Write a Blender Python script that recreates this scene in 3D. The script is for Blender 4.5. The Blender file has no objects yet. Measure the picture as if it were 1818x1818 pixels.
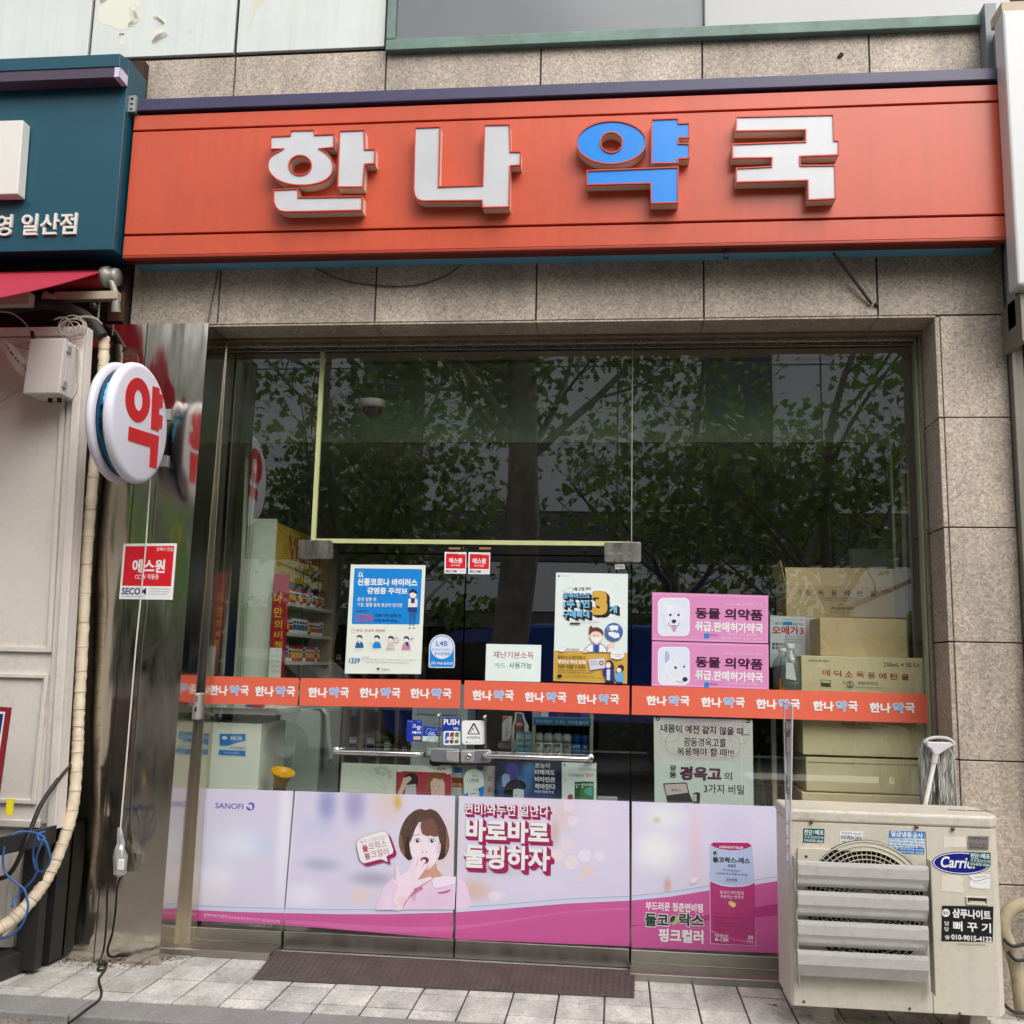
import bpy, bmesh, math, random
from mathutils import Vector, Matrix, geometry
R = math.radians
rnd = random.Random(7)
scene = bpy.context.scene
COL = scene.collection

# ---------------------------------------------------------------- camera
CAM = Vector((0.0, -5.4, 1.507))
YAW, PITCH, ROLL = R(6.06), R(8.72), R(1.31)
fwd = Vector((-math.sin(YAW)*math.cos(PITCH), math.cos(YAW)*math.cos(PITCH), math.sin(PITCH)))
rgt0 = Vector((math.cos(YAW), math.sin(YAW), 0))
up0 = rgt0.cross(fwd)
rgt = rgt0*math.cos(ROLL) + up0*math.sin(ROLL)
upv = -rgt0*math.sin(ROLL) + up0*math.cos(ROLL)
cd = bpy.data.cameras.new('camera')
cam = bpy.data.objects.new('camera', cd)
COL.objects.link(cam)
m3 = Matrix((rgt, upv, -fwd)).transposed()
cam.matrix_world = Matrix.Translation(CAM) @ m3.to_4x4()
cd.sensor_width = 36
cd.lens = 36*1775/1818
cd.clip_start = .05
cd.clip_end = 400
scene.camera = cam

# ---------------------------------------------------------------- light
SUN_EL, SUN_AZ = R(48), R(150)      # azimuth of the sun, clockwise from +y (the shop faces -y)
w = bpy.data.worlds.new('World')
scene.world = w
w.use_nodes = True
nt = w.node_tree
bg = nt.nodes['Background']
sky = nt.nodes.new('ShaderNodeTexSky')
sky.sky_type = 'NISHITA'
sky.sun_disc = False
sky.sun_elevation = SUN_EL
sky.sun_rotation = SUN_AZ
sky.dust_density = 4.0
hs = nt.nodes.new('ShaderNodeHueSaturation')
hs.inputs['Saturation'].default_value = .22
nt.links.new(sky.outputs[0], hs.inputs['Color'])
nt.links.new(hs.outputs[0], bg.inputs[0])
bg.inputs[1].default_value = .15
sd = bpy.data.lights.new('sun', 'SUN')
sd.energy = 1.35
sd.angle = R(55)
sd.color = (1, .955, .89)
sun = bpy.data.objects.new('sun', sd)
COL.objects.link(sun)
sdir = Vector((math.sin(SUN_AZ)*math.cos(SUN_EL), math.cos(SUN_AZ)*math.cos(SUN_EL), math.sin(SUN_EL)))
sun.rotation_euler = sdir.to_track_quat('Z', 'Y').to_euler()
sun.location = sdir*40
vs = scene.view_settings
vs.view_transform = 'Standard'
vs.look = 'None'
vs.gamma = 1
vs.exposure = .6
scene.cycles.max_bounces = 8
scene.cycles.transparent_max_bounces = 16
scene.cycles.sample_clamp_indirect = 4
scene.cycles.caustics_reflective = False
scene.cycles.caustics_refractive = False

# ---------------------------------------------------------------- measuring helpers
def _ray(u, v):
    return rgt*((u-909)/1775) - upv*((v-909)/1775) + fwd
def wp(u, v, y=0.0):
    """where a spot of the survey picture lies on the wall-parallel plane at depth y"""
    d = _ray(u, v); t = (y-CAM.y)/d.y
    return CAM + d*t
def wx(u, v, x):
    d = _ray(u, v); t = (x-CAM.x)/d.x
    return CAM + d*t
def wz(u, v, z=0.0):
    d = _ray(u, v); t = (z-CAM.z)/d.z
    return CAM + d*t
def Z(x0, y0, s):
    return lambda a, b: (x0+a/s, y0+b/s)

# ---------------------------------------------------------------- materials
def L(c):
    c = c/255
    return c/12.92 if c <= .04045 else ((c+.055)/1.055)**2.4
def S(r, g, b):
    return (L(r), L(g), L(b), 1)
_m = {}
def mat(name, col, rough=.55, metal=0.0, var=.0, vscale=4.0, bump=0.0, bscale=60.0, spec=.5, coat=0, alpha=1, grime=0.0, streak=0.0):
    if name in _m: return _m[name]
    m = bpy.data.materials.new(name); m.use_nodes = True
    n = m.node_tree; b = n.nodes['Principled BSDF']
    b.inputs['Roughness'].default_value = rough
    b.inputs['Metallic'].default_value = metal
    b.inputs['Specular IOR Level'].default_value = spec
    if coat: b.inputs['Coat Weight'].default_value = coat
    b.inputs['Base Color'].default_value = col
    tc = None
    def tex(scale, detail=4, rough_=.6):
        nonlocal tc
        if tc is None: tc = n.nodes.new('ShaderNodeNewGeometry')
        t = n.nodes.new('ShaderNodeTexNoise'); t.inputs['Scale'].default_value = scale
        t.inputs['Detail'].default_value = detail; t.inputs['Roughness'].default_value = rough_
        n.links.new(tc.outputs['Position'], t.inputs['Vector'])
        return t
    last = None
    if var:
        t = tex(vscale, 6)
        mr = n.nodes.new('ShaderNodeMapRange'); mr.inputs['From Min'].default_value = .3; mr.inputs['From Max'].default_value = .7
        mr.inputs['To Min'].default_value = 1-var; mr.inputs['To Max'].default_value = 1+var*.6
        n.links.new(t.outputs['Fac'], mr.inputs['Value'])
        mx = n.nodes.new('ShaderNodeMix'); mx.data_type = 'RGBA'; mx.blend_type = 'MULTIPLY'; mx.inputs[0].default_value = 1
        mx.inputs[6].default_value = col
        n.links.new(mr.outputs[0], mx.inputs[7]); last = mx.outputs[2]
    if grime:
        t = tex(2.3, 8, .7); t2 = tex(38, 3)
        ad = n.nodes.new('ShaderNodeMath'); ad.operation = 'MULTIPLY'
        n.links.new(t.outputs['Fac'], ad.inputs[0]); n.links.new(t2.outputs['Fac'], ad.inputs[1])
        mr = n.nodes.new('ShaderNodeMapRange'); mr.inputs['From Min'].default_value = .24; mr.inputs['From Max'].default_value = .42
        mr.inputs['To Min'].default_value = 0; mr.inputs['To Max'].default_value = grime
        n.links.new(ad.outputs[0], mr.inputs['Value'])
        mx = n.nodes.new('ShaderNodeMix'); mx.data_type = 'RGBA'
        n.links.new(mr.outputs[0], mx.inputs[0])
        if last: n.links.new(last, mx.inputs[6])
        else: mx.inputs[6].default_value = col
        mx.inputs[7].default_value = (col[0]*.35+.02, col[1]*.33+.016, col[2]*.3+.01, 1); last = mx.outputs[2]
    if streak:
        if tc is None: tc = n.nodes.new('ShaderNodeNewGeometry')
        mp = n.nodes.new('ShaderNodeMapping'); mp.inputs['Scale'].default_value = (13, 13, .45)
        n.links.new(tc.outputs['Position'], mp.inputs[0])
        t = n.nodes.new('ShaderNodeTexNoise'); t.inputs['Scale'].default_value = 1.6; t.inputs['Detail'].default_value = 6; t.inputs['Roughness'].default_value = .65
        n.links.new(mp.outputs[0], t.inputs['Vector'])
        mr = n.nodes.new('ShaderNodeMapRange'); mr.inputs['From Min'].default_value = .42; mr.inputs['From Max'].default_value = .74
        mr.inputs['To Min'].default_value = 0; mr.inputs['To Max'].default_value = streak
        n.links.new(t.outputs['Fac'], mr.inputs['Value'])
        mx = n.nodes.new('ShaderNodeMix'); mx.data_type = 'RGBA'
        n.links.new(mr.outputs[0], mx.inputs[0])
        if last: n.links.new(last, mx.inputs[6])
        else: mx.inputs[6].default_value = col
        mx.inputs[7].default_value = (col[0]*.45+.02, col[1]*.42+.016, col[2]*.38+.01, 1); last = mx.outputs[2]
    if last: n.links.new(last, b.inputs['Base Color'])
    if bump:
        t = tex(bscale, 3)
        bp = n.nodes.new('ShaderNodeBump'); bp.inputs['Strength'].default_value = bump; bp.inputs['Distance'].default_value = .01
        n.links.new(t.outputs['Fac'], bp.inputs['Height']); n.links.new(bp.outputs[0], b.inputs['Normal'])
    _m[name] = m
    return m
def granite(name, base, amt=1.0, scale=95, blot=.22, bsc=1.7):
    if name in _m: return _m[name]
    m = mat(name, base, .62)
    n = m.node_tree; b = n.nodes['Principled BSDF']
    g = n.nodes.new('ShaderNodeNewGeometry')
    v = n.nodes.new('ShaderNodeTexVoronoi'); v.inputs['Scale'].default_value = scale
    n.links.new(g.outputs['Position'], v.inputs['Vector'])
    bw = n.nodes.new('ShaderNodeRGBToBW'); n.links.new(v.outputs['Color'], bw.inputs[0])
    r = n.nodes.new('ShaderNodeValToRGB'); n.links.new(bw.outputs[0], r.inputs[0])
    e = r.color_ramp.elements
    def c(k): return (base[0]*k, base[1]*k, base[2]*k, 1)
    e[0].position = .12; e[0].color = c(1-.62*amt); e[1].position = .9; e[1].color = c(1+.55*amt)
    q = e.new(.35); q.color = c(1-.2*amt); q = e.new(.62); q.color = (base[0]*(1+.1*amt), base[1]*(1+.05*amt), base[2]*(1+.0*amt), 1)
    t = n.nodes.new('ShaderNodeTexNoise'); t.inputs['Scale'].default_value = bsc; t.inputs['Detail'].default_value = 7; t.inputs['Roughness'].default_value = .65
    mp = n.nodes.new('ShaderNodeMapping'); mp.inputs['Scale'].default_value = (2.2, 1, .7)
    n.links.new(g.outputs['Position'], mp.inputs[0]); n.links.new(mp.outputs[0], t.inputs['Vector'])
    mr = n.nodes.new('ShaderNodeMapRange'); mr.inputs['From Min'].default_value = .32; mr.inputs['From Max'].default_value = .68
    mr.inputs['To Min'].default_value = 1-blot; mr.inputs['To Max'].default_value = 1+blot*.55
    n.links.new(t.outputs['Fac'], mr.inputs['Value'])
    oi = n.nodes.new('ShaderNodeNewGeometry')
    rr = n.nodes.new('ShaderNodeMapRange'); rr.inputs['To Min'].default_value = .9; rr.inputs['To Max'].default_value = 1.08
    n.links.new(oi.outputs['Random Per Island'], rr.inputs['Value'])
    mm = n.nodes.new('ShaderNodeMath'); mm.operation = 'MULTIPLY'
    n.links.new(mr.outputs[0], mm.inputs[0]); n.links.new(rr.outputs[0], mm.inputs[1])
    mx = n.nodes.new('ShaderNodeMix'); mx.data_type = 'RGBA'; mx.blend_type = 'MULTIPLY'; mx.inputs[0].default_value = 1
    n.links.new(r.outputs[0], mx.inputs[6]); n.links.new(mm.outputs[0], mx.inputs[7])
    n.links.new(mx.outputs[2], b.inputs['Base Color'])
    bp = n.nodes.new('ShaderNodeBump'); bp.inputs['Strength'].default_value = .25; bp.inputs['Distance'].default_value = .004
    n.links.new(bw.outputs[0], bp.inputs['Height']); n.links.new(bp.outputs[0], b.inputs['Normal'])
    return m
def glass(name, tint, rough=.0, ior=1.55, milk=0.0):
    if name in _m: return _m[name]
    m = bpy.data.materials.new(name); m.use_nodes = True; n = m.node_tree
    n.nodes.remove(n.nodes['Principled BSDF']); o = n.nodes['Material Output']
    t = n.nodes.new('ShaderNodeBsdfTransparent'); t.inputs[0].default_value = tint
    g = n.nodes.new('ShaderNodeBsdfGlossy'); g.inputs['Roughness'].default_value = rough; g.inputs['Color'].default_value = (1, 1, 1, 1)
    f = n.nodes.new('ShaderNodeFresnel'); f.inputs['IOR'].default_value = ior
    # wear: the finest dust on the pane
    x = n.nodes.new('ShaderNodeMixShader')
    gb = n.nodes.new('ShaderNodeNewGeometry'); om = n.nodes.new('ShaderNodeMath'); om.operation = 'SUBTRACT'; om.inputs[0].default_value = 1
    n.links.new(gb.outputs['Backfacing'], om.inputs[1]); pr = n.nodes.new('ShaderNodeMath'); pr.operation = 'MULTIPLY'
    n.links.new(f.outputs[0], pr.inputs[0]); n.links.new(om.outputs[0], pr.inputs[1])
    n.links.new(pr.outputs[0], x.inputs[0]); n.links.new(t.outputs[0], x.inputs[1]); n.links.new(g.outputs[0], x.inputs[2])
    if milk:
        df = n.nodes.new('ShaderNodeBsdfDiffuse'); df.inputs[0].default_value = (.8, .8, .79, 1); x2 = n.nodes.new('ShaderNodeMixShader'); x2.inputs[0].default_value = milk
        n.links.new(x.outputs[0], x2.inputs[1]); n.links.new(df.outputs[0], x2.inputs[2]); x = x2
    n.links.new(x.outputs[0], o.inputs['Surface'])
    _m[name] = m
    return m
def steel(name, col, rough=.12, wave=.0, wscale=(1.2, 1, .5), streak=.0, smudge=.0):
    if name in _m: return _m[name]
    m = mat(name, col, rough, 1.0)
    n = m.node_tree; b = n.nodes['Principled BSDF']
    g = n.nodes.new('ShaderNodeNewGeometry')
    nrm = None
    if wave:
        mp = n.nodes.new('ShaderNodeMapping'); mp.inputs['Scale'].default_value = wscale
        n.links.new(g.outputs['Position'], mp.inputs[0])
        t = n.nodes.new('ShaderNodeTexNoise'); t.inputs['Scale'].default_value = 2.6; t.inputs['Detail'].default_value = 1.5
        n.links.new(mp.outputs[0], t.inputs['Vector'])
        bp = n.nodes.new('ShaderNodeBump'); bp.inputs['Strength'].default_value = 1; bp.inputs['Distance'].default_value = wave
        n.links.new(t.outputs['Fac'], bp.inputs['Height']); n.links.new(bp.outputs[0], b.inputs['Normal'])
    t2 = n.nodes.new('ShaderNodeTexNoise'); t2.inputs['Scale'].default_value = 5; t2.inputs['Detail'].default_value = 8; t2.inputs['Roughness'].default_value = .7
    mp2 = n.nodes.new('ShaderNodeMapping'); mp2.inputs['Scale'].default_value = (3, 3, .6)
    n.links.new(g.outputs['Position'], mp2.inputs[0]); n.links.new(mp2.outputs[0], t2.inputs['Vector'])
    mr = n.nodes.new('ShaderNodeMapRange'); mr.inputs['From Min'].default_value = .35; mr.inputs['From Max'].default_value = .75
    mr.inputs['To Min'].default_value = rough; mr.inputs['To Max'].default_value = rough+.05+smudge
    n.links.new(t2.outputs['Fac'], mr.inputs['Value']); n.links.new(mr.outputs[0], b.inputs['Roughness'])
    return m
def soft_print(name, base, blobs, rough=.35):
    """a printed out-of-focus picture: (x, z, rx, rz, colour, strength) blots laid over a base colour"""
    m = mat(name, base, rough)
    n = m.node_tree; b = n.nodes['Principled BSDF']
    g = n.nodes.new('ShaderNodeNewGeometry')
    last = None
    for (x, z, rx, rz, c, st) in blobs:
        mp = n.nodes.new('ShaderNodeMapping'); mp.vector_type = 'TEXTURE'
        mp.inputs['Location'].default_value = (x, 0, z); mp.inputs['Scale'].default_value = (rx, 1e3, rz)
        n.links.new(g.outputs['Position'], mp.inputs[0])
        ln = n.nodes.new('ShaderNodeVectorMath'); ln.operation = 'LENGTH'
        n.links.new(mp.outputs[0], ln.inputs[0])
        mr = n.nodes.new('ShaderNodeMapRange'); mr.interpolation_type = 'SMOOTHERSTEP'
        mr.inputs['From Min'].default_value = 0; mr.inputs['From Max'].default_value = 1
        mr.inputs['To Min'].default_value = st; mr.inputs['To Max'].default_value = 0
        n.links.new(ln.outputs['Value'], mr.inputs['Value'])
        mx = n.nodes.new('ShaderNodeMix'); mx.data_type = 'RGBA'
        n.links.new(mr.outputs[0], mx.inputs[0])
        if last: n.links.new(last, mx.inputs[6])
        else: mx.inputs[6].default_value = base
        mx.inputs[7].default_value = c; last = mx.outputs[2]
    n.links.new(last, b.inputs['Base Color'])
    return m

# ---------------------------------------------------------------- mesh building
class MB:
    def __init__(s):
        s.v = []; s.f = []; s.m = []; s.sm = []; s.mats = []
    def mi(s, m):
        if m not in s.mats: s.mats.append(m)
        return s.mats.index(m)
    def add(s, vs, fs, m, smooth=False):
        o = len(s.v); k = s.mi(m)
        s.v += [tuple(p) for p in vs]
        for f in fs:
            s.f.append([i+o for i in f]); s.m.append(k); s.sm.append(smooth)
        return s
    def box(s, x0, x1, y0, y1, z0, z1, m):
        vs = [(x, y, z) for x in (x0, x1) for y in (y0, y1) for z in (z0, z1)]
        return s.add(vs, [(0, 1, 3, 2), (4, 6, 7, 5), (0, 4, 5, 1), (2, 3, 7, 6), (0, 2, 6, 4), (1, 5, 7, 3)], m)
    def obox(s, c, ax, ay, az, m):
        """box from a centre and three half-axis vectors"""
        c = Vector(c); ax, ay, az = Vector(ax), Vector(ay), Vector(az)
        vs = [c+ax*i+ay*j+az*k for i in (-1, 1) for j in (-1, 1) for k in (-1, 1)]
        return s.add(vs, [(0, 1, 3, 2), (4, 6, 7, 5), (0, 4, 5, 1), (2, 3, 7, 6), (0, 2, 6, 4), (1, 5, 7, 3)], m)
    def prism(s, poly, y0, y1, m, m_side=None, holes=()):
        """polygon(s) in (x, z), from front y0 to back y1"""
        loops = [list(poly)]+[list(h) for h in holes]
        flat = [p for l in loops for p in l]
        tr = geometry.tessellate_polygon([[Vector((p[0], p[1], 0)) for p in l] for l in loops])
        vs = [(p[0], y0, p[1]) for p in flat]
        # face towards -y
        fs = []
        for t in tr:
            a, b, c = [flat[i] for i in t]
            cr = (b[0]-a[0])*(c[1]-a[1])-(b[1]-a[1])*(c[0]-a[0])
            fs.append(tuple(t) if cr > 0 else tuple(reversed(t)))
        s.add(vs, fs, m)
        if y1 is None or y1 == y0: return s
        s.add([(p[0], y1, p[1]) for p in flat], [tuple(reversed(f)) for f in fs], m_side or m)
        for li, l in enumerate(loops):
            ar = sum(l[i][0]*l[(i+1) % len(l)][1]-l[(i+1) % len(l)][0]*l[i][1] for i in range(len(l)))
            ll = l if (ar > 0) == (li == 0) else l[::-1]
            k = len(ll)
            vs = [(p[0], y0, p[1]) for p in ll]+[(p[0], y1, p[1]) for p in ll]
            s.add(vs, [(i, i+k, (i+1) % k+k, (i+1) % k) for i in range(k)], m_side or m)
        return s
    def extr(s, poly, axis, a0, a1, m):
        """polygon in the two other axes (in xyz order), extruded along axis"""
        loops = [[Vector((p[0], p[1], 0)) for p in poly]]
        tr = geometry.tessellate_polygon(loops); k = len(poly)
        def mk(p, a):
            q = list(p); q.insert(axis, a); return tuple(q)
        vs = [mk(p, a0) for p in poly]+[mk(p, a1) for p in poly]
        fs = [tuple(t) for t in tr]+[tuple(i+k for i in reversed(t)) for t in tr]+[(i, i+k, (i+1) % k+k, (i+1) % k) for i in range(k)]
        return s.add(vs, fs, m)
    def tube(s, pts, r, m, n=10, caps=True, smooth=True):
        pts = [Vector(p) for p in pts]; k = len(pts)
        rr = r if isinstance(r, (list, tuple)) else [r]*k
        vs = []; u = None
        for i, p in enumerate(pts):
            d = (pts[min(i+1, k-1)]-pts[max(i-1, 0)])
            if d.length < 1e-9: d = Vector((0, 0, 1))
            d.normalize()
            if u is None:
                u = d.orthogonal().normalized()
            else:
                u = (u-d*u.dot(d))
                u = u.normalized() if u.length > 1e-6 else d.orthogonal().normalized()
            w_ = d.cross(u)
            for j in range(n):
                a = 2*math.pi*j/n
                vs.append(p+(u*math.cos(a)+w_*math.sin(a))*rr[i])
        fs = [(i*n+j, i*n+(j+1) % n, (i+1)*n+(j+1) % n, (i+1)*n+j) for i in range(k-1) for j in range(n)]
        s.add(vs, fs, m, smooth)
        if caps:
            s.add(vs[:n], [tuple(reversed(range(n)))], m); s.add(vs[-n:], [tuple(range(n))], m)
        return s
    def lathe(s, prof, org, axis, m, n=40, smooth=True):
        """profile of (radius, distance along axis)"""
        ax = Vector(axis).normalized(); u = ax.orthogonal().normalized(); w_ = ax.cross(u); o = Vector(org)
        vs = []
        for (r, h) in prof:
            for j in range(n):
                a = 2*math.pi*j/n
                vs.append(o+ax*h+(u*math.cos(a)+w_*math.sin(a))*max(r, 1e-5))
        fs = [(i*n+j, i*n+(j+1) % n, (i+1)*n+(j+1) % n, (i+1)*n+j) for i in range(len(prof)-1) for j in range(n)]
        return s.add(vs, fs, m, smooth)
    def sphere(s, c, r, m, n=12):
        rx, ry, rz = r if isinstance(r, (tuple, list)) else (r, r, r)
        vs = []
        for i in range(n+1):
            t = math.pi*i/n
            for j in range(2*n):
                a = math.pi*j/n
                vs.append((c[0]+rx*math.sin(t)*math.cos(a), c[1]+ry*math.sin(t)*math.sin(a), c[2]+rz*math.cos(t)))
        k = 2*n
        return s.add(vs, [(i*k+j, (i+1)*k+j, (i+1)*k+(j+1) % k, i*k+(j+1) % k) for i in range(n) for j in range(k)], m, True)
    def mesh(s, name, off=(0, 0, 0), bev=0, seg=2, weld=True):
        me = bpy.data.meshes.new(name)
        me.from_pydata([(p[0]-off[0], p[1]-off[1], p[2]-off[2]) for p in s.v], [], s.f)
        for m in s.mats: me.materials.append(m)
        me.polygons.foreach_set('material_index', s.m)
        me.polygons.foreach_set('use_smooth', s.sm)
        if bev:
            bm = bmesh.new(); bm.from_mesh(me)
            bmesh.ops.remove_doubles(bm, verts=bm.verts, dist=1e-6)
            es = [e for e in bm.edges if len(e.link_faces) == 2 and e.calc_face_angle(0) > R(35)]
            bmesh.ops.bevel(bm, geom=es, offset=bev, segments=seg, affect='EDGES', profile=.5, clamp_overlap=True)
            bm.to_mesh(me); bm.free()
        me.update()
        return me

def tag(o, label, cat, group=None, kind=None):
    if label: o['label'] = label
    if cat: o['category'] = cat
    if group: o['group'] = group
    if kind: o['kind'] = kind
    return o
def empty(name, loc, label, cat, group=None):
    o = bpy.data.objects.new(name, None); COL.objects.link(o); o.location = loc; o.empty_display_size = .1
    return tag(o, label, cat, group)
def root_loc(o):
    while o.parent: o = o.parent
    return o.location
def part(name, mb, parent, label=None, bev=0, seg=2):
    o = bpy.data.objects.new(name, mb.mesh(name, root_loc(parent), bev, seg))
    COL.objects.link(o); o.parent = parent
    if label: o['label'] = label
    return o
def solo(name, mb, loc, label, cat, group=None, bev=0, seg=2):
    o = bpy.data.objects.new(name, mb.mesh(name, loc, bev, seg)); COL.objects.link(o); o.location = loc
    return tag(o, label, cat, group)
def struct(name, mb, bev=0):
    o = bpy.data.objects.new(name, mb.mesh(name, (0, 0, 0), bev)); COL.objects.link(o); o['kind'] = 'structure'
    return o
def dup(o, loc, label=None, rz=None):
    c = o.copy(); COL.objects.link(c); c.location = loc
    if rz is not None: c.rotation_euler = (0, 0, rz)
    if label: c['label'] = label
    for ch in list(o.children):
        d = ch.copy(); COL.objects.link(d); d.parent = c
        for g in list(ch.children):
            e = g.copy(); COL.objects.link(e); e.parent = d
    return c

# ---------------------------------------------------------------- outlines and lettering
def curve(pts, n=6, closed=True):
    """smooth line through points"""
    k = len(pts); out = []
    for i in range(k if closed else k-1):
        p0, p1, p2, p3 = [pts[(i+j) % k] if closed else pts[min(max(i+j, 0), k-1)] for j in (-1, 0, 1, 2)]
        for q in range(n):
            t = q/n
            out.append(tuple(.5*(2*b+(c-a)*t+(2*a-5*b+4*c-d)*t*t+(3*b-a-3*c+d)*t**3) for a, b, c, d in zip(p0, p1, p2, p3)))
    if not closed: out.append(tuple(pts[-1]))
    return out
def ell(cu, cv, ru, rv, n=32, tilt=0.0):
    o = []
    for i in range(n):
        a = 2*math.pi*i/n; x, y = ru*math.cos(a), rv*math.sin(a)
        o.append((cu+x*math.cos(tilt)-y*math.sin(tilt), cv+x*math.sin(tilt)+y*math.cos(tilt)))
    return o
def rrect(u0, v0, u1, v1, r, n=5):
    o = []
    for (cu, cv, a0) in ((u1-r, v0+r, -90), (u1-r, v1-r, 0), (u0+r, v1-r, 90), (u0+r, v0+r, 180)):
        for i in range(n+1):
            a = R(a0+90*i/n); o.append((cu+r*math.cos(a), cv+r*math.sin(a)))
    return o
_tc = {}
def glyphs(s, bold, depth=0.0, res=3):
    """mesh of a line of writing, normalised to its own box"""
    key = (s, round(bold, 4), depth, res)
    if key in _tc: return _tc[key]
    c = bpy.data.curves.new('t', 'FONT'); c.body = s; c.size = 1; c.resolution_u = res
    c.offset = bold if depth else min(bold, .012); c.extrude = depth
    o = bpy.data.objects.new('t', c)
    me = o.to_mesh()
    vs = [tuple(v.co) for v in me.vertices]; fs = [tuple(p.vertices) for p in me.polygons]
    o.to_mesh_clear(); bpy.data.objects.remove(o); bpy.data.curves.remove(c)
    ex = max(0, bold-.012)
    if ex > 0 and not depth:
        V, F = [], []
        for k, (dx, dz) in enumerate(((-1, -1), (1, -1), (-1, 1), (1, 1), (0, 0))):
            b = len(V); V += [(x+dx*ex, y+dz*ex, k*.00006) for x, y, _ in vs]; F += [tuple(i+b for i in f) for f in fs]
        vs, fs = V, F
    if not vs: vs = [(0, 0, 0), (1, 1, 0)]
    xs = [v[0] for v in vs]; ys = [v[1] for v in vs]
    _tc[key] = (vs, fs, min(xs), max(xs), min(ys), max(ys))
    return _tc[key]
def put_text(mb, s, x0, x1, z0, z1, y, m, bold=.0, rot=0.0, shear=0.0, depth=0.0):
    vs, fs, a0, a1, b0, b1 = glyphs(s, bold, 1.0 if depth else 0.0)
    w_, h = max(a1-a0, 1e-6), max(b1-b0, 1e-6); cx, cz = (x0+x1)/2, (z0+z1)/2
    W, H = x1-x0, z1-z0; out = []
    ca, sa = math.cos(rot), math.sin(rot)
    for (p, q, k) in vs:
        X = ((p-a0)/w_-.5)*(W-abs(shear)*H)+shear*H*((q-b0)/h-.5); Zz = ((q-b0)/h-.5)*H
        yy = y-k*.5 if not depth else y-(k+1)/2*depth
        out.append((cx+X*ca-Zz*sa, yy, cz+X*sa+Zz*ca))
    mb.add(out, fs, m)

class Flat:
    """a sheet on a wall-parallel plane with its print as child parts, each print layer a hair above the last"""
    STEP = .00006
    def __init__(s, name, label, cat, y, poly, m, thick=.0012, group=None, fr=None, parent=None):
        s.y = y; s.k = 0; s.parts = {}; s.fr = fr or (lambda a, b: (a, b)); s.plab = {}
        pl = [s.P(p) for p in poly]
        mb = MB(); mb.prism(pl, y, y+thick, m)
        zs = min(p[1] for p in pl); xs = sum(p[0] for p in pl)/len(pl)
        if parent is None: s.root = solo(name, mb, (xs, y, zs), label, cat, group)
        else: s.root = part(name, mb, parent, label)
    def P(s, p):
        q = wp(*s.fr(*p), s.y); return (q.x, q.z)
    def mbof(s, pt):
        if pt not in s.parts: s.parts[pt] = MB()
        return s.parts[pt]
    def poly(s, pts, m, pt='print', holes=()):
        s.k += 1; s.mbof(pt).prism([s.P(p) for p in pts], s.y-s.STEP*s.k, None, m, holes=[[s.P(p) for p in h] for h in holes])
    def rect(s, u0, v0, u1, v1, m, pt='print', r=0):
        s.poly(rrect(u0, v0, u1, v1, r) if r else [(u0, v0), (u1, v0), (u1, v1), (u0, v1)], m, pt)
    def ell(s, cu, cv, ru, rv, m, pt='print', n=28, tilt=0, hole=0):
        s.poly(ell(cu, cv, ru, rv, n, tilt), m, pt, [ell(cu, cv, ru*hole, rv*hole, n, tilt)] if hole else ())
    def blob(s, pts, m, pt='print', n=5):
        s.poly(curve(pts, n), m, pt)
    def line(s, pts, wd, m, pt='print', smooth=0, closed=False):
        """stroke of width wd metres"""
        if smooth: pts = curve(pts, smooth, closed)
        q = [s.P(p) for p in pts]
        if closed: q.append(q[0])
        s.k += 1; y = s.y-s.STEP*s.k; mb = s.mbof(pt); vs = []
        for i, p in enumerate(q):
            a = Vector(q[max(i-1, 0)]); b = Vector(q[min(i+1, len(q)-1)])
            if closed and i in (0, len(q)-1): a, b = Vector(q[-2]), Vector(q[1])
            d = (b-a); d = d.normalized() if d.length > 1e-9 else Vector((1, 0)); nn = Vector((-d.y, d.x))*wd/2
            vs += [(p[0]+nn.x, y, p[1]+nn.y), (p[0]-nn.x, y, p[1]-nn.y)]
        mb.add(vs, [(2*i, 2*i+1, 2*i+3, 2*i+2) for i in range(len(q)-1)], m)
    def text(s, t, u0, v0, u1, v1, m, bold=0.0, pt='lettering', rot=0.0, shear=0.0):
        um, vm = (u0+u1)/2, (v0+v1)/2
        x0 = s.P((u0, vm))[0]; x1 = s.P((u1, vm))[0]; z0 = s.P((um, v1))[1]; z1 = s.P((um, v0))[1]
        s.k += 1
        put_text(s.mbof(pt), t, x0, x1, z0, z1, s.y-s.STEP*s.k, m, bold, R(rot), shear)
        if bold > .012: s.k += 2
    def stext(s, t, cu, cv, h, m, bold=0.0, pt='lettering', rot=0.0, ratio=None):
        """text centred with its natural proportions, h = height in survey units"""
        g = glyphs(t, bold); asp = (g[3]-g[2])/max(g[5]-g[4], .01)
        if ratio: asp *= ratio
        s.text(t, cu-h*asp/2, cv-h/2, cu+h*asp/2, cv+h/2, m, bold, pt, rot)
    def done(s):
        for k, mb in s.parts.items():
            if mb.f: part(k, mb, s.root, s.plab.get(k))
        return s.root
def copy_flat(root, dx, label):
    l = root.location
    return dup(root, (l.x+dx, l.y, l.z), label)

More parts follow.
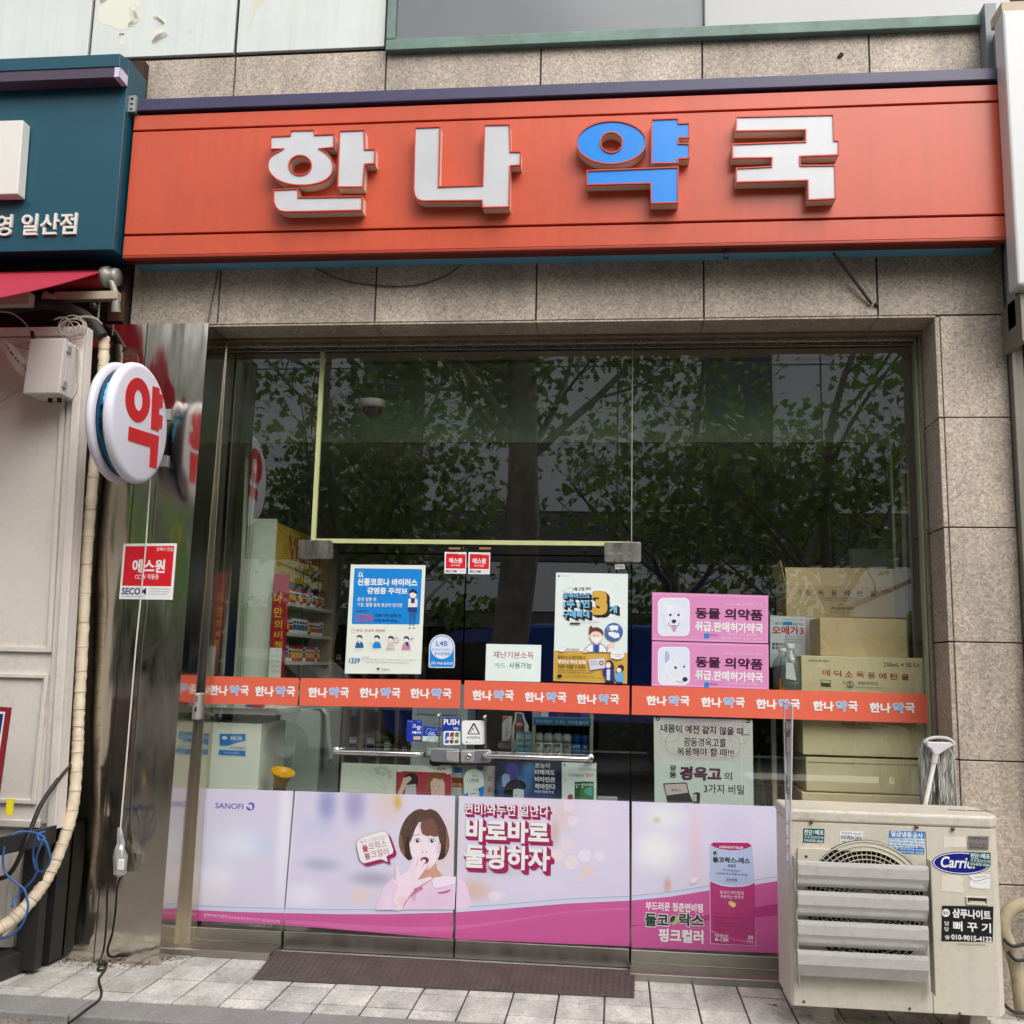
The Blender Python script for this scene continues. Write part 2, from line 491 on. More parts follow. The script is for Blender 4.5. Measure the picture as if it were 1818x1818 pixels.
# shared materials
WHITE = mat('white print', S(232, 234, 234), .5)
PAPER = mat('paper', S(226, 232, 222), .6, var=.04, vscale=9)
BLACKP = mat('black print', S(26, 24, 26), .5)
NAVYP = mat('navy print', S(28, 42, 110), .5)
REDP = mat('red print', S(200, 30, 38), .5)
GREYP = mat('grey print', S(120, 122, 124), .6)
ORANGE = mat('orange vinyl', S(226, 104, 80), .4, var=.03)
LBLUE = mat('light blue print', S(120, 184, 236), .5)
SKYP = mat('sky blue print', S(8, 132, 214), .45)
SKIN = mat('printed skin', S(238, 205, 192), .5)
DARK = mat('dark plastic', S(28, 27, 27), .5)
CHROME = steel('polished steel', (.72, .71, .69, 1), .08)
RUBBER = mat('black cable rubber', S(30, 29, 29), .55)

# ================================================================ ground
ASPH = mat('worn asphalt', (.11, .105, .1, 1), .85, var=.3, vscale=3, bump=.5, bscale=140)
mb = MB(); mb.box(-140, 140, -140, 60, -.6, -.06, ASPH); struct('ground', mb)
g2 = granite('grey paving', (.36, .35, .335, 1), .35, 130)
mb = MB(); mb.box(-30, 30, -6.6, -1.1, -.3, -.032, granite('dusty paving', (.24, .215, .19, 1), .5, 90)); struct('footpath', mb)
TILE = []
for i, k in enumerate((1.0, .93, 1.06, .87)):
    TILE.append(granite('pavement tile %s' % 'abcd'[i], (.58*k, .555*k, .52*k, 1), .35, 120, .38, 3.2))
GROUT = mat('tile grout', (.07, .06, .045, 1), .9, var=.5, vscale=12)
mb = MB(); mb.box(-6, 5, -.896, .3, -.3, -.0065, GROUT); struct('pavement_bed', mb)
mb = MB(); r2 = random.Random(3)
X0 = -2.357-.2105*14
for i in range(36):
    for (y0, y1) in ((-.893, -.783), (-.777, -.566), (-.560, -.349), (-.343, -.132), (-.126, .1)):
        x = X0+i*.2105; dz = r2.uniform(-.0015, .0015)
        if x > 2.6: continue
        mb.box(x+.0042, x+.2063, y0+.003, y1-.003, -.05, dz, r2.choice(TILE))
struct('pavement', mb, .002)
mb = MB()
x = -6.3
while x < 4:
    mb.box(x+.002, x+.998, -1.1, -.899, -.3, .001, granite('kerb stone', (.27, .265, .26, 1), .3, 160)); x += 1.0
struct('kerb', mb, .008)
# road across the pavement where the parked cars stand
mb = MB(); mb.box(-60, 60, -6.85, -6.6, -.3, -.02, granite('kerb stone', (.3, .3, .3, 1))); struct('roadside_kerb', mb, .01)
# litter and leaf dust at the foot of the walls
LIT = [mat('dry leaf bits', S(120, 92, 60), .9), mat('pale grit', S(170, 160, 140), .9), mat('dark grit', S(60, 52, 44), .9)]
mb = MB(); r2 = random.Random(11)
def scat(n, fx, fy, z=0.001, s0=.003, s1=.011):
    for _ in range(n):
        x, y = fx(), fy(); s = r2.uniform(s0, s1); a = r2.uniform(0, 6.28); h = r2.uniform(.001, .005)
        ca, sa = math.cos(a)*s, math.sin(a)*s
        vs = [(x+ca, y+sa, z+h), (x-sa*.6, y+ca*.6, z+.001), (x-ca, y-sa, z+h*.6), (x+sa*.6, y-ca*.6, z+.001)]
        mb.add(vs, [(0, 1, 2, 3)], r2.choice(LIT))
scat(150, lambda: r2.uniform(-2.75, -2.3), lambda: -.38-abs(r2.gauss(0, .05)))
scat(60, lambda: r2.uniform(-2.27, -2.15), lambda: -.22-abs(r2.gauss(0, .04)))
scat(260, lambda: r2.uniform(-3.2, -1.4), lambda: -1.1-abs(r2.gauss(0, .06)), -.031)
scat(110, lambda: r2.uniform(-2.9, 2.2), lambda: r2.uniform(-1.08, -.3), .0025, .002, .006)
scat(120, lambda: r2.uniform(.7, 2.1), lambda: r2.uniform(-.55, -.3), .0025, .004, .014)
o = struct('leaf_litter', mb); o['kind'] = 'stuff'

# ================================================================ the building
GR = granite('granite facing', (.45, .384, .316, 1), .6, 98, .3)
GRD = mat('granite joint', (.045, .038, .03, 1), .9)
bld = empty('commercial_building', (-.3, 0, 0), 'beige granite fronted building with white upper panels around the pharmacy shopfront', 'building')
# cladding: separate slabs over a dark backing, open joints between
mb = MB()
mb.box(-3.95, 3.4, -.288, .3, 3.905, 4.93, GRD); mb.box(-2.70, 3.4, -.288, .3, 3.34, 3.9049, GRD)
xs = [-3.98, -3.09, -2.2, -1.315, -.437, .447, 1.331, 1.957]
for a, b in zip(xs[:-1], xs[1:]):
    for z0, z1 in ((3.33, 3.902), (3.910, 4.42), (4.426, 4.935)):
        if z0 < 3.5 and b < -2.7: continue
        mb.box(max(a+.003, -2.705 if z0 < 3.5 else -9), b-.003, -.302, -.286, z0, z1, GR)
part('granite_cladding', mb, bld, bev=.002)
# soffit and head of the opening
mb = MB()
xs2 = [-2.24, -1.315, -.437, .447, 1.331, 1.62]
for a, b in zip(xs2[:-1], xs2[1:]):
    mb.box(a+.002, b-.002, -.298, -.10, 3.318, 3.338, GR)
mb.box(-2.3, 1.66, -.099, .3, 3.30, 3.6, mat('soffit board', S(128, 110, 88), .7, var=.2))
part('soffit', mb, bld, bev=.0015)
# right pilaster: front slabs, bevelled edge slabs on the return
mb = MB()
zs = [-.3, .545, 1.108, 1.669, 2.232, 2.79, 3.326]
for a, b in zip(zs[:-1], zs[1:]):
    mb.box(1.638, 1.955, -.302, -.27, a+.003, b-.003, GR)
    mb.box(1.612, 1.6355, -.296, -.07, a+.0035, b-.0035, GR)
mb.box(1.6375, 1.95, -.2695, .3, -.3, 3.33, GRD)
part('pilaster', mb, bld, bev=.003)
mb = MB()
ALU = mat('weathered aluminium', S(128, 122, 112), .45, .35, var=.15, vscale=6)
mb.box(1.958, 2.02, -.33, .1, -.05, 3.66, ALU); mb.box(1.955, 1.972, -.36, -.33, -.05, 3.66, ALU)
part('corner_trim', mb, bld, bev=.003)
# white upper panels
WPAN = mat('white painted panel', S(208, 213, 210), .42, streak=.16, var=.06, vscale=2.2, grime=.07)
JNT = mat('dark sealant', S(42, 34, 32), .8)
for k, (a, b) in enumerate(((-4.88, -3.985), (-3.98, -3.096), (-3.092, -2.209), (-2.205, -1.322))):
    mb = MB(); mb.box(a+.008, b-.008, -.31, -.27, 4.957, 6.4, WPAN)
    wpn = part('white_panel', mb, bld, bev=.003)
    if k == 2:
        # peeling paint: bare patches and curled flakes
        f = Z(0, 0, 3.03); mp = MB(); rg = random.Random(2); bare = mat('bare primer', S(216, 216, 202), .7); bare2 = mat('old cream coat', S(206, 204, 186), .8)
        def pp(pts, m, y):
            mp.prism([(wp(*f(*p), -.31).x, wp(*f(*p), -.31).z) for p in [(a_+rg.gauss(0, 4.5), b_+rg.gauss(0, 4.5)) for a_, b_ in curve(pts, 5)]], y, None, m)
        pp([(525, 20), (560, -30), (700, -40), (760, 5), (735, 60), (750, 95), (715, 135), (660, 160), (610, 150), (545, 125), (525, 90)], bare, -.3105)
        pp([(700, 40), (730, 30), (750, 55), (735, 80), (752, 100), (718, 138), (690, 140), (715, 108), (700, 84)], bare2, -.3112)
        pp([(790, 165), (840, 158), (850, 140), (895, 150), (880, 180), (900, 195), (868, 205), (840, 190)], bare, -.3108)
        pp([(640, 205), (680, 200), (660, 250), (640, 240)], bare, -.3105); pp([(1010, 165), (1030, 168), (1028, 178), (1008, 174)], bare2, -.3105)
        flake = mat('lifted paint flake', S(236, 232, 218), .6)
        for (p, q, wd, lift) in (((828, 82), (885, 132), 10, .02), ((820, 228), (900, 182), 12, .03), ((715, 40), (738, 98), 12, .018), ((690, 135), (735, 112), 10, .015), ((540, 10), (575, -12), 12, .02), ((640, 185), (670, 182), 5, .01)):
            A = wp(*f(*p), -.313); B = wp(*f(*q), -.313); d = (B-A); nn = Vector((-d.z, 0, d.x)).normalized()*wd/3.03*.0029
            vs = []
            for t in range(7):
                c = A+d*t/6; l = lift*(math.sin(math.pi*t/6)*.6+.4*t/6)
                vs += [c-nn, c+nn*.2+Vector((0, -l*.7, 0)), c+nn+Vector((0, -l, -.004))]
            mp.add(vs, [(3*i+j, 3*i+j+1, 3*i+j+4, 3*i+j+3) for i in range(6) for j in (0, 1)], flake, True)
        part('peeling_paint', mp, wpn)
    if k == 3:
        f = Z(0, 0, 3.03); mp = MB()
        mp.prism([(wp(*f(*p), -.31).x, wp(*f(*p), -.31).z) for p in curve([(1355, -10), (1410, -12), (1420, 10), (1395, 30), (1375, 60), (1345, 175), (1340, 160), (1365, 30)], 4)], -.3105, None, mat('old cream coat', S(206, 204, 186), .8))
        part('peeling_paint', mp, wpn)
mb = MB(); mb.box(-4.9, -1.30, -.288, .3, 4.941, 6.4, JNT); part('panel_backing', mb, bld)
# band window of grey spandrel glass in a verdigris frame
VERD = mat('verdigris frame', S(112, 138, 128), .6, var=.28, vscale=7, grime=.25)
fz = 4.935
win = MB()
def fr(a, b): win.prism(a, -.345, -.26, VERD)
pA, pB = 4.945, 4.90
win.box(-1.312, 2.06, -.345, -.25, 4.91, 4.975, VERD)
win.box(-1.312, -1.262, -.345, -.25, 4.977, 6.4, VERD)
win.box(.452, .462, -.343, -.25, 4.977, 6.4, JNT)
wo = part('spandrel_window', win, bld, bev=.004)
for a, b, c, nm in ((-1.26, .450, S(112, 116, 120), 'grey spandrel glass'), (.464, 2.06, S(168, 169, 170), 'pale spandrel glass')):
    mb = MB(); mb.box(a, b, -.318, -.27, 4.977, 6.4, mat(nm, c, .12, var=.05, vscale=1.5)); part('pane', mb, wo)
# stainless column cladding on the left
COLS = steel('stainless cladding', (.60, .55, .47, 1), .07, .017, (2.2, 1, .5), smudge=.1)
mb = MB()
def q(u, v, y): p = wp(u, v, y); return (p.x, p.z)
c0, c1 = q(370, 579, -.38), q(281, 1716, -.38)
s0, s1 = q(262, 579, -.38), q(166, 1708, -.38)
mb.prism([(-3.2, 0.0), (s1[0]-.003, 0.0), (s0[0]-.003, 3.31), (-3.2, 3.31)], -.380, .2, COLS)
mb.prism([(s1[0]+.003, 0.0), (c1[0], 0), (c0[0], 3.31), (s0[0]+.003, 3.31)], -.380, .2, COLS)
mb.prism([(-3.2, -.1), (c1[0]-.004, -.1), (c0[0]-.004, 3.31), (-3.2, 3.31)], -.3765, .19, JNT)
part('column_cladding', mb, bld)
# room behind the glass
RW = mat('shop wall paint', S(104, 106, 98), .8, var=.1)
RC = mat('shop ceiling board', S(150, 152, 140), .8)
mb = MB()
mb.box(-2.62, -2.5, .32, 5.6, -.1, 3.12, RW); mb.box(1.82, 1.94, .32, 5.6, -.1, 3.12, RW); mb.box(-2.62, 1.94, 5.6, 5.75, -.1, 3.12, RW)
mb.box(-2.7, 2.0, .32, 5.75, -.2, .0, mat('shop floor tile', S(96, 92, 84), .35))
part('room_wall', mb, bld)
mb = MB(); mb.box(-2.62, 1.94, .34, 5.75, 2.98, 3.1, RC); mb.box(-2.62, 1.94, .30, .335, 2.80, 3.28, mat('blind box', S(84, 98, 78), .7)); part('room_ceiling', mb, bld)
# upper shell so that daylight does not leak in from above
mb = MB(); mb.box(-5, 3.4, .305, 7, 3.31, 9.0, GRD); mb.box(-2.75, -2.63, .21, 5.8, -.1, 3.3, GRD); mb.box(1.95, 3.4, .2, 5.8, -.1, 3.3, GRD); mb.box(-2.7, 2, 5.76, 5.9, -.2, 3.3, GRD); mb.box(-2.75, 1.95, .32, 5.8, 3.14, 3.3, GRD)
part('structural_shell', mb, bld)

# ================================================================ shopfront
SS = steel('brushed stainless', (.50, .475, .43, 1), .2, .004, (6, 1, .4), smudge=.1)
SSB = steel('bright jamb stainless', (.66, .60, .49, 1), .16, .008, (6, 1, .7), smudge=.05)
SSD = steel('dull stainless sill', (.40, .38, .34, 1), .28, .003, (2, 1, 1), smudge=.12)
GLS = glass('clear pane', (.955, .975, .96, 1), 0, 2.6)
GEDGE = mat('greenish glass edge', S(196, 200, 146), .35, var=.1, vscale=12)
shop = empty('glass_shopfront', (-.33, 0, 0), 'pharmacy glass shopfront with stainless frame and double glass doors', 'shopfront')
mb = MB()
j = [q(385, 612, -.10), q(407, 612, -.10), q(339, 1690, -.10), q(309, 1690, -.10)]
mb.prism([(j[3][0], 0), (j[2][0]-.003, 0), (j[1][0]-.003, 3.3), (j[0][0], 3.3)], -.12, -.03, SSB)
mb.box(-2.38, -2.262, -.028, .03, 0, 3.3, SS)
mb.prism([(j[3][0]-.12, 0), (j[3][0]-.002, 0), (j[0][0]-.002, 3.3), (j[0][0]-.12, 3.3)], -.2, -.06, SS)
part('jamb', mb, shop, bev=.003)
mb = MB(); mb.box(1.596, 1.611, -.072, .03, 0, 3.3, SS); mb.box(1.585, 1.5955, -.03, .03, 0, 3.3, mat('pale gasket', S(168, 172, 140), .5)); part('jamb', mb, shop, bev=.002)
mb = MB(); mb.box(-2.262, 1.585, -.06, .03, 3.275, 3.299, SS); mb.box(-2.262, 1.585, -.02, .025, 3.262, 3.274, mat('black gasket', S(40, 38, 34), .6)); part('head_rail', mb, shop, bev=.002)
# panes
def pane(a, b, z0, z1, name='fixed_pane', par=None):
    mb = MB(); mb.box(a, b, 0, .010, z0, z1, GLS); return part(name, mb, par or shop)
pane(-2.26, -1.732, .10, 3.262)
pane(-1.728, .077, 2.106, 3.262, 'transom_pane')
pane(.083, 1.584, .10, 3.262)
mb = MB()
a, b = q(573, 620, -.004), q(556, 960, -.004)
mb.prism([(b[0]-.013, b[1]-.03), (b[0]+.012, b[1]-.03), (a[0]+.012, 3.262), (a[0]-.011, 3.262)], -.006, .016, GEDGE)
mb.box(b[0]+.0135, .070, -.005, .014, 2.158, 2.182, GEDGE)
mb.box(.0775, .0825, -.003, .012, 2.11, 3.262, mat('pale silicone', S(150, 152, 140), .5))
part('glazing_bead', mb, shop)
# sill: stainless kick panel and the step that carries it
mb = MB()
for a, b in ((-2.262, -1.735), (.086, 1.61)):
    mb = MB(); mb.box(a, b, -.03, .04, .036, .100, SSD); mb.box(a-.01, b, -.2, .04, -.01, .0355, SSD)
    part('sill', mb, shop, bev=.003)
mb = MB(); mb.box(-1.734, .085, -.08, .06, -.02, .004, granite('threshold stone', (.34, .33, .31, 1), .4, 140)); part('threshold', mb, shop)
# doors
def door(a, b, side):
    mb = MB(); mb.box(a, b, 0, .010, .1, 2.098, GLS); d = part('door_leaf', mb, shop)
    mb = MB(); mb.box(a, b, -.016, .026, .009, .099, SSD)
    part('bottom_rail', mb, d, bev=.003)
    mb = MB(); y = -.018
    h0 = wp(*( (590, 1333) if side < 0 else (1047, 1349)), -.07); h1 = wp(*((748, 1341) if side < 0 else (858, 1341)), -.07)
    zz = 1.005
    s = -1 if side < 0 else 1
    xa, xb = (h0.x, h1.x)
    zt = (h0.z+h1.z)/2
    n = 14; tl = []
    for i in range(6):
        t = i/5*math.pi/2; tl.append((xa+s*-.0+(-s)*.03*(1-math.cos(math.pi/2-t))*0+(-s)*.03*math.sin(t)*0, 0, 0))
    path = [(xa, 0.0, zt), (xa, -.035, zt), (xa-s*.006, -.054, zt), (xa-s*.018, -.066, zt), (xa-s*.036, -.07, zt), (xb+s*.036, -.07, zt), (xb+s*.018, -.066, zt), (xb+s*.006, -.054, zt), (xb, -.035, zt), (xb, -.012, zt)]
    mb.tube(path, .0125, CHROME, 14)
    mb.lathe([(.022, 0), (.022, .004), (.014, .008)], (xa, -.001, zt), (0, -1, 0), CHROME, 20)
    part('handle', mb, d)
    return d
dl = door(-1.727, -.824, -1); dr = door(-.816, .077, 1)
# lock housings
f = Z(700, 1240, 9.09)
for d, outer, plate, hole in ((dl, [(600, 800), (1050, 825), (1045, 1045), (600, 1015), (575, 960), (585, 840)], [(835, 850), (1045, 850), (1040, 1025), (865, 1010), (838, 985)], (700, 905)),
                              (dr, [(1080, 830), (1530, 830), (1565, 870), (1570, 960), (1540, 1040), (1075, 1045)], [(1075, 850), (1290, 855), (1285, 1005), (1255, 1025), (1072, 1020)], (1420, 935))):
    mb = MB(); pl = [q(*f(*p), -.03) for p in outer]; mb.prism(pl, -.03, -.001, mat('lock case grey', S(168, 168, 174), .3, .7))
    lo = part('lock', mb, d, bev=.004)
    mb = MB(); mb.prism([q(*f(*p), -.036) for p in plate], -.037, -.029, mat('lock plate', S(206, 205, 206), .25, .6)); part('lock_plate', mb, lo, bev=.002)
mb = MB(); c = wp(*f(1200, 935), -.037); mb.lathe([(.016, 0), (.016, .004), (.011, .008), (.004, .0085), (.0035, .002)], (c.x, -.037, c.z), (0, -1, 0), CHROME, 24); mb.lathe([(.004, .009), (0, .009)], (c.x, -.037, c.z), (0, -1, 0), DARK, 12)
part('keyhole', mb, dr)
# pivot bolts of the lock (posts with ball heads)
for d, (u0, v0), (u1, v1) in ((dl, (712, 275), (722, 790)), (dr, (1455, 300), (1470, 805))):
    mb = MB(); a = wp(*f(u0, v0), -.02); b = wp(*f(u1, v1), -.02)
    mb.tube([(b.x, -.012, b.z), (a.x+.005, -.012, a.z)], .0055, CHROME, 10); mb.sphere((a.x, -.022, a.z), .0098, CHROME, 8)
    part('bolt_rod', mb, d)
# patch hinges: corner plates holding door, transom and side pane
def plate(name, pts, y0, y1, m, par, bev=.004):
    mb = MB(); mb.prism([q(u, v, y0) for u, v in pts], y0, y1, m); return part(name, mb, par, bev=bev)
PATCH = steel('patch fitting steel', (.52, .5, .46, 1), .22, .004, (4, 1, 4), smudge=.2)
plate('patch_fitting', rrect(530, 959, 590.5, 992, 4), -.014, -.001, PATCH, shop)
plate('patch_fitting', rrect(1073, 962.5, 1138, 998, 4), -.014, -.001, PATCH, shop)
f5 = Z(350, 560, 3.636)
for (u0, v0, u1, v1, d) in ((547, 976, 590, 991, dl), (1074, 982, 1121, 996.5, dr)):
    plate('door_patch', rrect(u0, v0, u1, v1, 2), -.017, -.0145, PATCH, d, .001)
# small door stop brackets above the meeting stiles
for u in (807, 861):
    mb = MB(); c = wp(u, 974, -.01); mb.box(c.x-.032, c.x+.032, -.014, -.001, c.z-.006, c.z+.006, mat('aged brass', S(168, 132, 92), .4, .5)); part('door_stop', mb, shop, bev=.001)

# ================================================================ main sign
SGN = mat('orange sign panel', S(203, 84, 56), .3, var=.12, vscale=1.1, grime=.1, streak=.2)
SGD = mat('sign groove', S(96, 24, 18), .6)
NAVC = mat('navy cap metal', S(62, 58, 92), .4, var=.12, vscale=5)
TEALU = mat('teal underside', S(96, 158, 190), .5, var=.1)
sign = empty('pharmacy_sign', (-.38, -.5, 3.64), 'long orange fascia sign with raised white and blue Hangul letters above the shopfront', 'shop sign')
def sx(z, left): # ends lean a little with the old wall
    return (-2.676 if left else 1.914+(z-3.64)*.012)
mb = MB()
zz = [3.655, 3.765, 3.778, 4.374, 4.386, 4.472]
for a, b in ((3.655, 3.765), (3.778, 4.374), (4.386, 4.472)):
    mb.prism([(-2.676, a), (sx(a, 0), a), (sx(b, 0), b), (-2.676, b)], -.500, -.47, SGN)
mb.prism([(-2.672, 3.642), (1.905, 3.642), (1.92, 4.48), (-2.672, 4.48)], -.4695, -.40, SGD)
mb.box(-2.676, 1.914, -.5, -.4705, 3.640, 3.6535, mat('dark orange lip', S(150, 42, 30), .5))
part('sign_panel', mb, sign, bev=.0025)
mb = MB(); mb.prism([(-2.668, 4.492), (1.928, 4.492), (1.932, 4.556), (-2.668, 4.562)], -.515, -.30, NAVC); part('top_cap', mb, sign, bev=.004)
mb = MB(); mb.box(-2.66, 1.895, -.468, -.304, 3.646, 3.6545, TEALU); mb.box(-2.66, 1.895, -.40, -.32, 3.656, 4.49, mat('sign box back', S(70, 60, 66), .7)); part('underside', mb, sign)
f2, f3 = Z(400, 150, 3.03), Z(950, 150, 3.03)
ACRW = mat('white acrylic face', S(202, 204, 209), .12, var=.07, vscale=5, bump=.12, bscale=5, streak=.06)
ACRB = mat('blue acrylic face', S(32, 138, 232), .2, var=.03)
RIM = mat('red letter rim', S(196, 62, 44), .35)
RET = mat('cream letter return', S(212, 200, 184), .5, var=.08)
LY = -.575
def offset(poly, d):
    k = len(poly); ar = sum(poly[i][0]*poly[(i+1) % k][1]-poly[(i+1) % k][0]*poly[i][1] for i in range(k)); sg = 1 if ar > 0 else -1
    out = []
    for i in range(k):
        a, b, c = Vector(poly[i-1]), Vector(poly[i]), Vector(poly[(i+1) % k])
        e1, e2 = (b-a).normalized(), (c-b).normalized()
        n1, n2 = Vector((e1.y, -e1.x))*sg, Vector((e2.y, -e2.x))*sg
        t = (n1+n2); l = max(t.length, .35); t = t/t.length if t.length > 1e-6 else n1
        out.append(tuple(b+t*d/max(n1.dot(t), .45)))
    return out
def sign_letter(shapes, fr, face):
    """shapes: list of (outer, hole or None) in survey crop units"""
    root = None
    pts = [q(*fr(*p), LY) for o, h in shapes for p in o]
    cx = sum(p[0] for p in pts)/len(pts); cz = min(p[1] for p in pts)
    mf, mr_, ms = MB(), MB(), MB()
    for o, h in shapes:
        O = [q(*fr(*p), LY) for p in o]; H = [[q(*fr(*p), LY) for p in h]] if h else []
        mf.prism(offset(O, -.006), LY+.006, LY+.012, face, holes=[offset(x_, .004) for x_ in H])
        ms.prism(offset(O, -.002), LY+.0125, -.5008, RET, holes=[offset(x_, .002) for x_ in H])
        for lp, sgn in [(O, 1)]+[(x_, -1) for x_ in H]:
            A, B = (lp, offset(lp, -.0065)) if sgn > 0 else (lp, offset(lp, .0065))
            k = len(lp)
            vs = [(p[0], y, p[1]) for y in (LY, LY+.012) for l_ in (A, B) for p in l_]
            fs = []
            for i in range(k):
                n_ = (i+1) % k
                fs += [(i, n_, k+n_, k+i), (i, 2*k+i, 2*k+n_, n_), (k+i, k+n_, 3*k+n_, 3*k+i)]
            mr_.add(vs, fs, RIM)
    o = part('letter', ms, sign); part('face', mf, o); part('rim', mr_, o)
ho = [(348, 243), (480, 240), (483, 266), (587, 262), (586, 340), (512, 345)]+curve([(545, 362), (572, 395), (584, 438), (572, 482), (540, 515), (490, 534), (430, 543), (360, 540), (295, 522), (250, 490), (226, 450), (228, 408), (250, 375), (303, 346)], 4, False)[0:]+[(240, 349), (240, 275), (346, 270)]
sign_letter([(ho, ell(402, 433, 57, 50, 28)), ([(612, 245), (750, 240), (752, 345), (807, 343), (806, 427), (752, 430), (742, 553), (600, 553)], None),
             ([(256, 562), (392, 555), (396, 603), (740, 598), (737, 678), (320, 687), (290, 680), (268, 660), (257, 630)], None)], f2, ACRW)
sign_letter([([(1018, 228), (1158, 222), (1150, 545), (1382, 537), (1392, 213), (1532, 210), (1536, 357), (1592, 357), (1590, 435), (1535, 438), (1530, 660), (1382, 663), (1378, 625), (1062, 628), (1034, 620), (1016, 598), (1010, 560)], None)], f2, ACRW)
sign_letter([(ell(411, 310, 190, 118, 48, -.02), ell(411, 310, 56, 52, 28)), ([(625, 183), (773, 178), (775, 205), (833, 203), (833, 285), (775, 288), (773, 313), (833, 315), (833, 397), (773, 400), (772, 423), (623, 425)], None),
             ([(277, 460), (773, 440), (773, 637), (622, 640), (620, 532), (277, 541)], None)], f3, ACRB)
sign_letter([([(1080, 170), (1608, 158), (1612, 298), (1638, 298), (1636, 380), (1428, 388), (1430, 432), (1617, 430), (1622, 615), (1467, 622), (1465, 517), (1080, 527), (1080, 447), (1270, 437), (1272, 395), (1060, 398), (1058, 317), (1453, 303), (1453, 245), (1078, 252)], None)], f3, ACRW)
# small galvanised bracket at the sign's left end, and stays
mb = MB(); a = wp(236, 187, -.52)
mb.box(a.x-.02, a.x+.022, -.535, -.515, a.z-.045, a.z+.05, mat('galvanised steel', S(176, 178, 176), .4, .6)); 
for dz in (-.03, 0, .03): mb.box(a.x-.008, a.x+.008, -.537, -.5345, a.z+dz-.005, a.z+dz+.005, DARK)
part('end_bracket', mb, sign)
mb = MB(); a = wp(1290, 452, -.45); mb.box(a.x-.012, a.x+.012, -.46, -.42, 3.60, 3.645, mat('purple wire clip', S(70, 50, 78), .6)); part('wire_clip', mb, sign)

# ================================================================ teal sign of the next shop
TEAL = mat('teal sign metal', S(14, 74, 92), .35, var=.05, vscale=1.5)
TY = -.565
ts = empty('teal_sign', (-3.4, TY, 3.6), 'dark teal box sign with white raised letters, left of the orange sign', 'shop sign')
e0, e1 = q(228, 129, TY), q(201, 443, TY)
mb = MB(); mb.prism([(-5.2, e1[1]), (e1[0], e1[1]), (e0[0], 4.77), (-5.2, 4.77)], TY, -.36, TEAL); part('sign_box', mb, ts, bev=.004)
mb = MB(); hx = wp(214, 95, -.66).x; hz = wp(214, 95, -.66).z
mb.extr([(-.66, hz-.075), (-.66, hz), (-.56, hz+.02), (-.36, hz+.02), (-.36, hz-.0), (-.564, hz-.0), (TY-.001, hz-.075)], 0, -5.2, hx, TEAL)
part('top_hood', mb, ts, bev=.003)
mb = MB(); mb.box(-5.2, hx-.03, -.655, TY-.002, hz-.135, hz-.076, mat('plum light strip', S(74, 62, 80), .5)); mb.box(hx-.029, hx+.004, -.657, TY-.002, hz-.137, hz-.0765, mat('pale strip end', S(206, 200, 222), .4)); part('light_strip', mb, ts, bev=.002)
mb = MB(); mb.prism([(-5.0, q(0, 346, -.64)[1]), q(31, 344, -.64), q(41, 213, -.64), (-5.0, q(0, 211, -.64)[1])], -.64, TY-.005, mat('white raised letter', S(222, 220, 214), .4)); part('raised_letter', mb, ts, bev=.004)
mb = MB(); um = mat('white raised letter', S(222, 220, 214), .4)
a, b = wp(-5, 400, TY), wp(138, 400, TY); zt_, zb_ = wp(70, 381, TY).z, wp(70, 419, TY).z
put_text(mb, '영 일산점', a.x, b.x, zb_, zt_, TY-.001, um, .014, depth=.014)
mb.v = [p for p in mb.v]
part('lettering', mb, ts)
# ================================================================ white vertical sign at the right edge
rs = empty('white_sign', (1.95, -.6, 3.34), 'tall white light box sign at the right end of the granite wall', 'shop sign')
WB = mat('white sign face', S(208, 210, 210), .4, var=.03)
mb = MB(); a0, a1 = q(1783, 34, -.62), q(1808, 518, -.62)
mb.prism([(1.9, 3.36), (2.7, 3.36), (2.7, 4.80), (1.9, 4.80)], -.62, -.50, WB); part('sign_box', mb, rs, bev=.012)
mb = MB(); mb.box(1.905, 2.7, -.6, -.45, 4.803, 4.86, mat('dusty tan cap', S(196, 180, 156), .7, var=.1)); mb.box(1.93, 2.7, -.499, -.40, 3.2, 4.8, mat('grey sign side', S(128, 134, 138), .5)); part('back_box', mb, rs, bev=.003)
mb = MB(); mb.box(1.90, 1.96, -.395, -.31, 4.35, 5.0, mat('grey sign side', S(128, 134, 138), .5)); part('bracket', mb, rs, bev=.003)
mb = MB(); mb.box(1.93, 1.955, -.56, -.32, 3.1, 3.34, ALU); part('bracket', mb, rs, bev=.003)

# ================================================================ round pharmacy sign on the column
DX = -2.36; DC = Vector((DX+.002, -.760, 2.657)); DR = .302
ACW = mat('white sign acrylic', S(224, 222, 234), .28)
ACR = mat('red sign letter', S(206, 34, 42), .35)
BLM = steel('blue mirror band', (.03, .13, .24, 1), .2, .02, (6, 6, 6))
ds = empty('round_sign', (DX-.1, -.76, 2.36), 'round white projecting sign with red letters and blue band on the steel column', 'shop sign')
mb = MB()
mb.lathe([(0, 0), (DR-.03, 0), (DR-.012, -.004), (DR-.002, -.016), (DR, -.03), (DR, -.038), (DR-.012, -.049), (DR-.04, -.052), (0, -.052)], DC, (1, 0, 0), ACW, 64)
part('front_disc', mb, ds)
mb = MB(); mb.lathe([(0, -.0525), (DR-.032, -.053), (DR-.032, -.094), (0, -.0945)], DC, (1, 0, 0), BLM, 64); part('band', mb, ds)
mb = MB(); mb.lathe([(0, -.095), (DR-.04, -.0955), (DR-.012, -.099), (DR, -.108), (DR, -.122), (DR-.012, -.136), (DR-.03, -.142), (0, -.142)], DC, (1, 0, 0), ACW, 64); part('rear_disc', mb, ds)
f = Z(0, 550, 3.03); mb = MB()
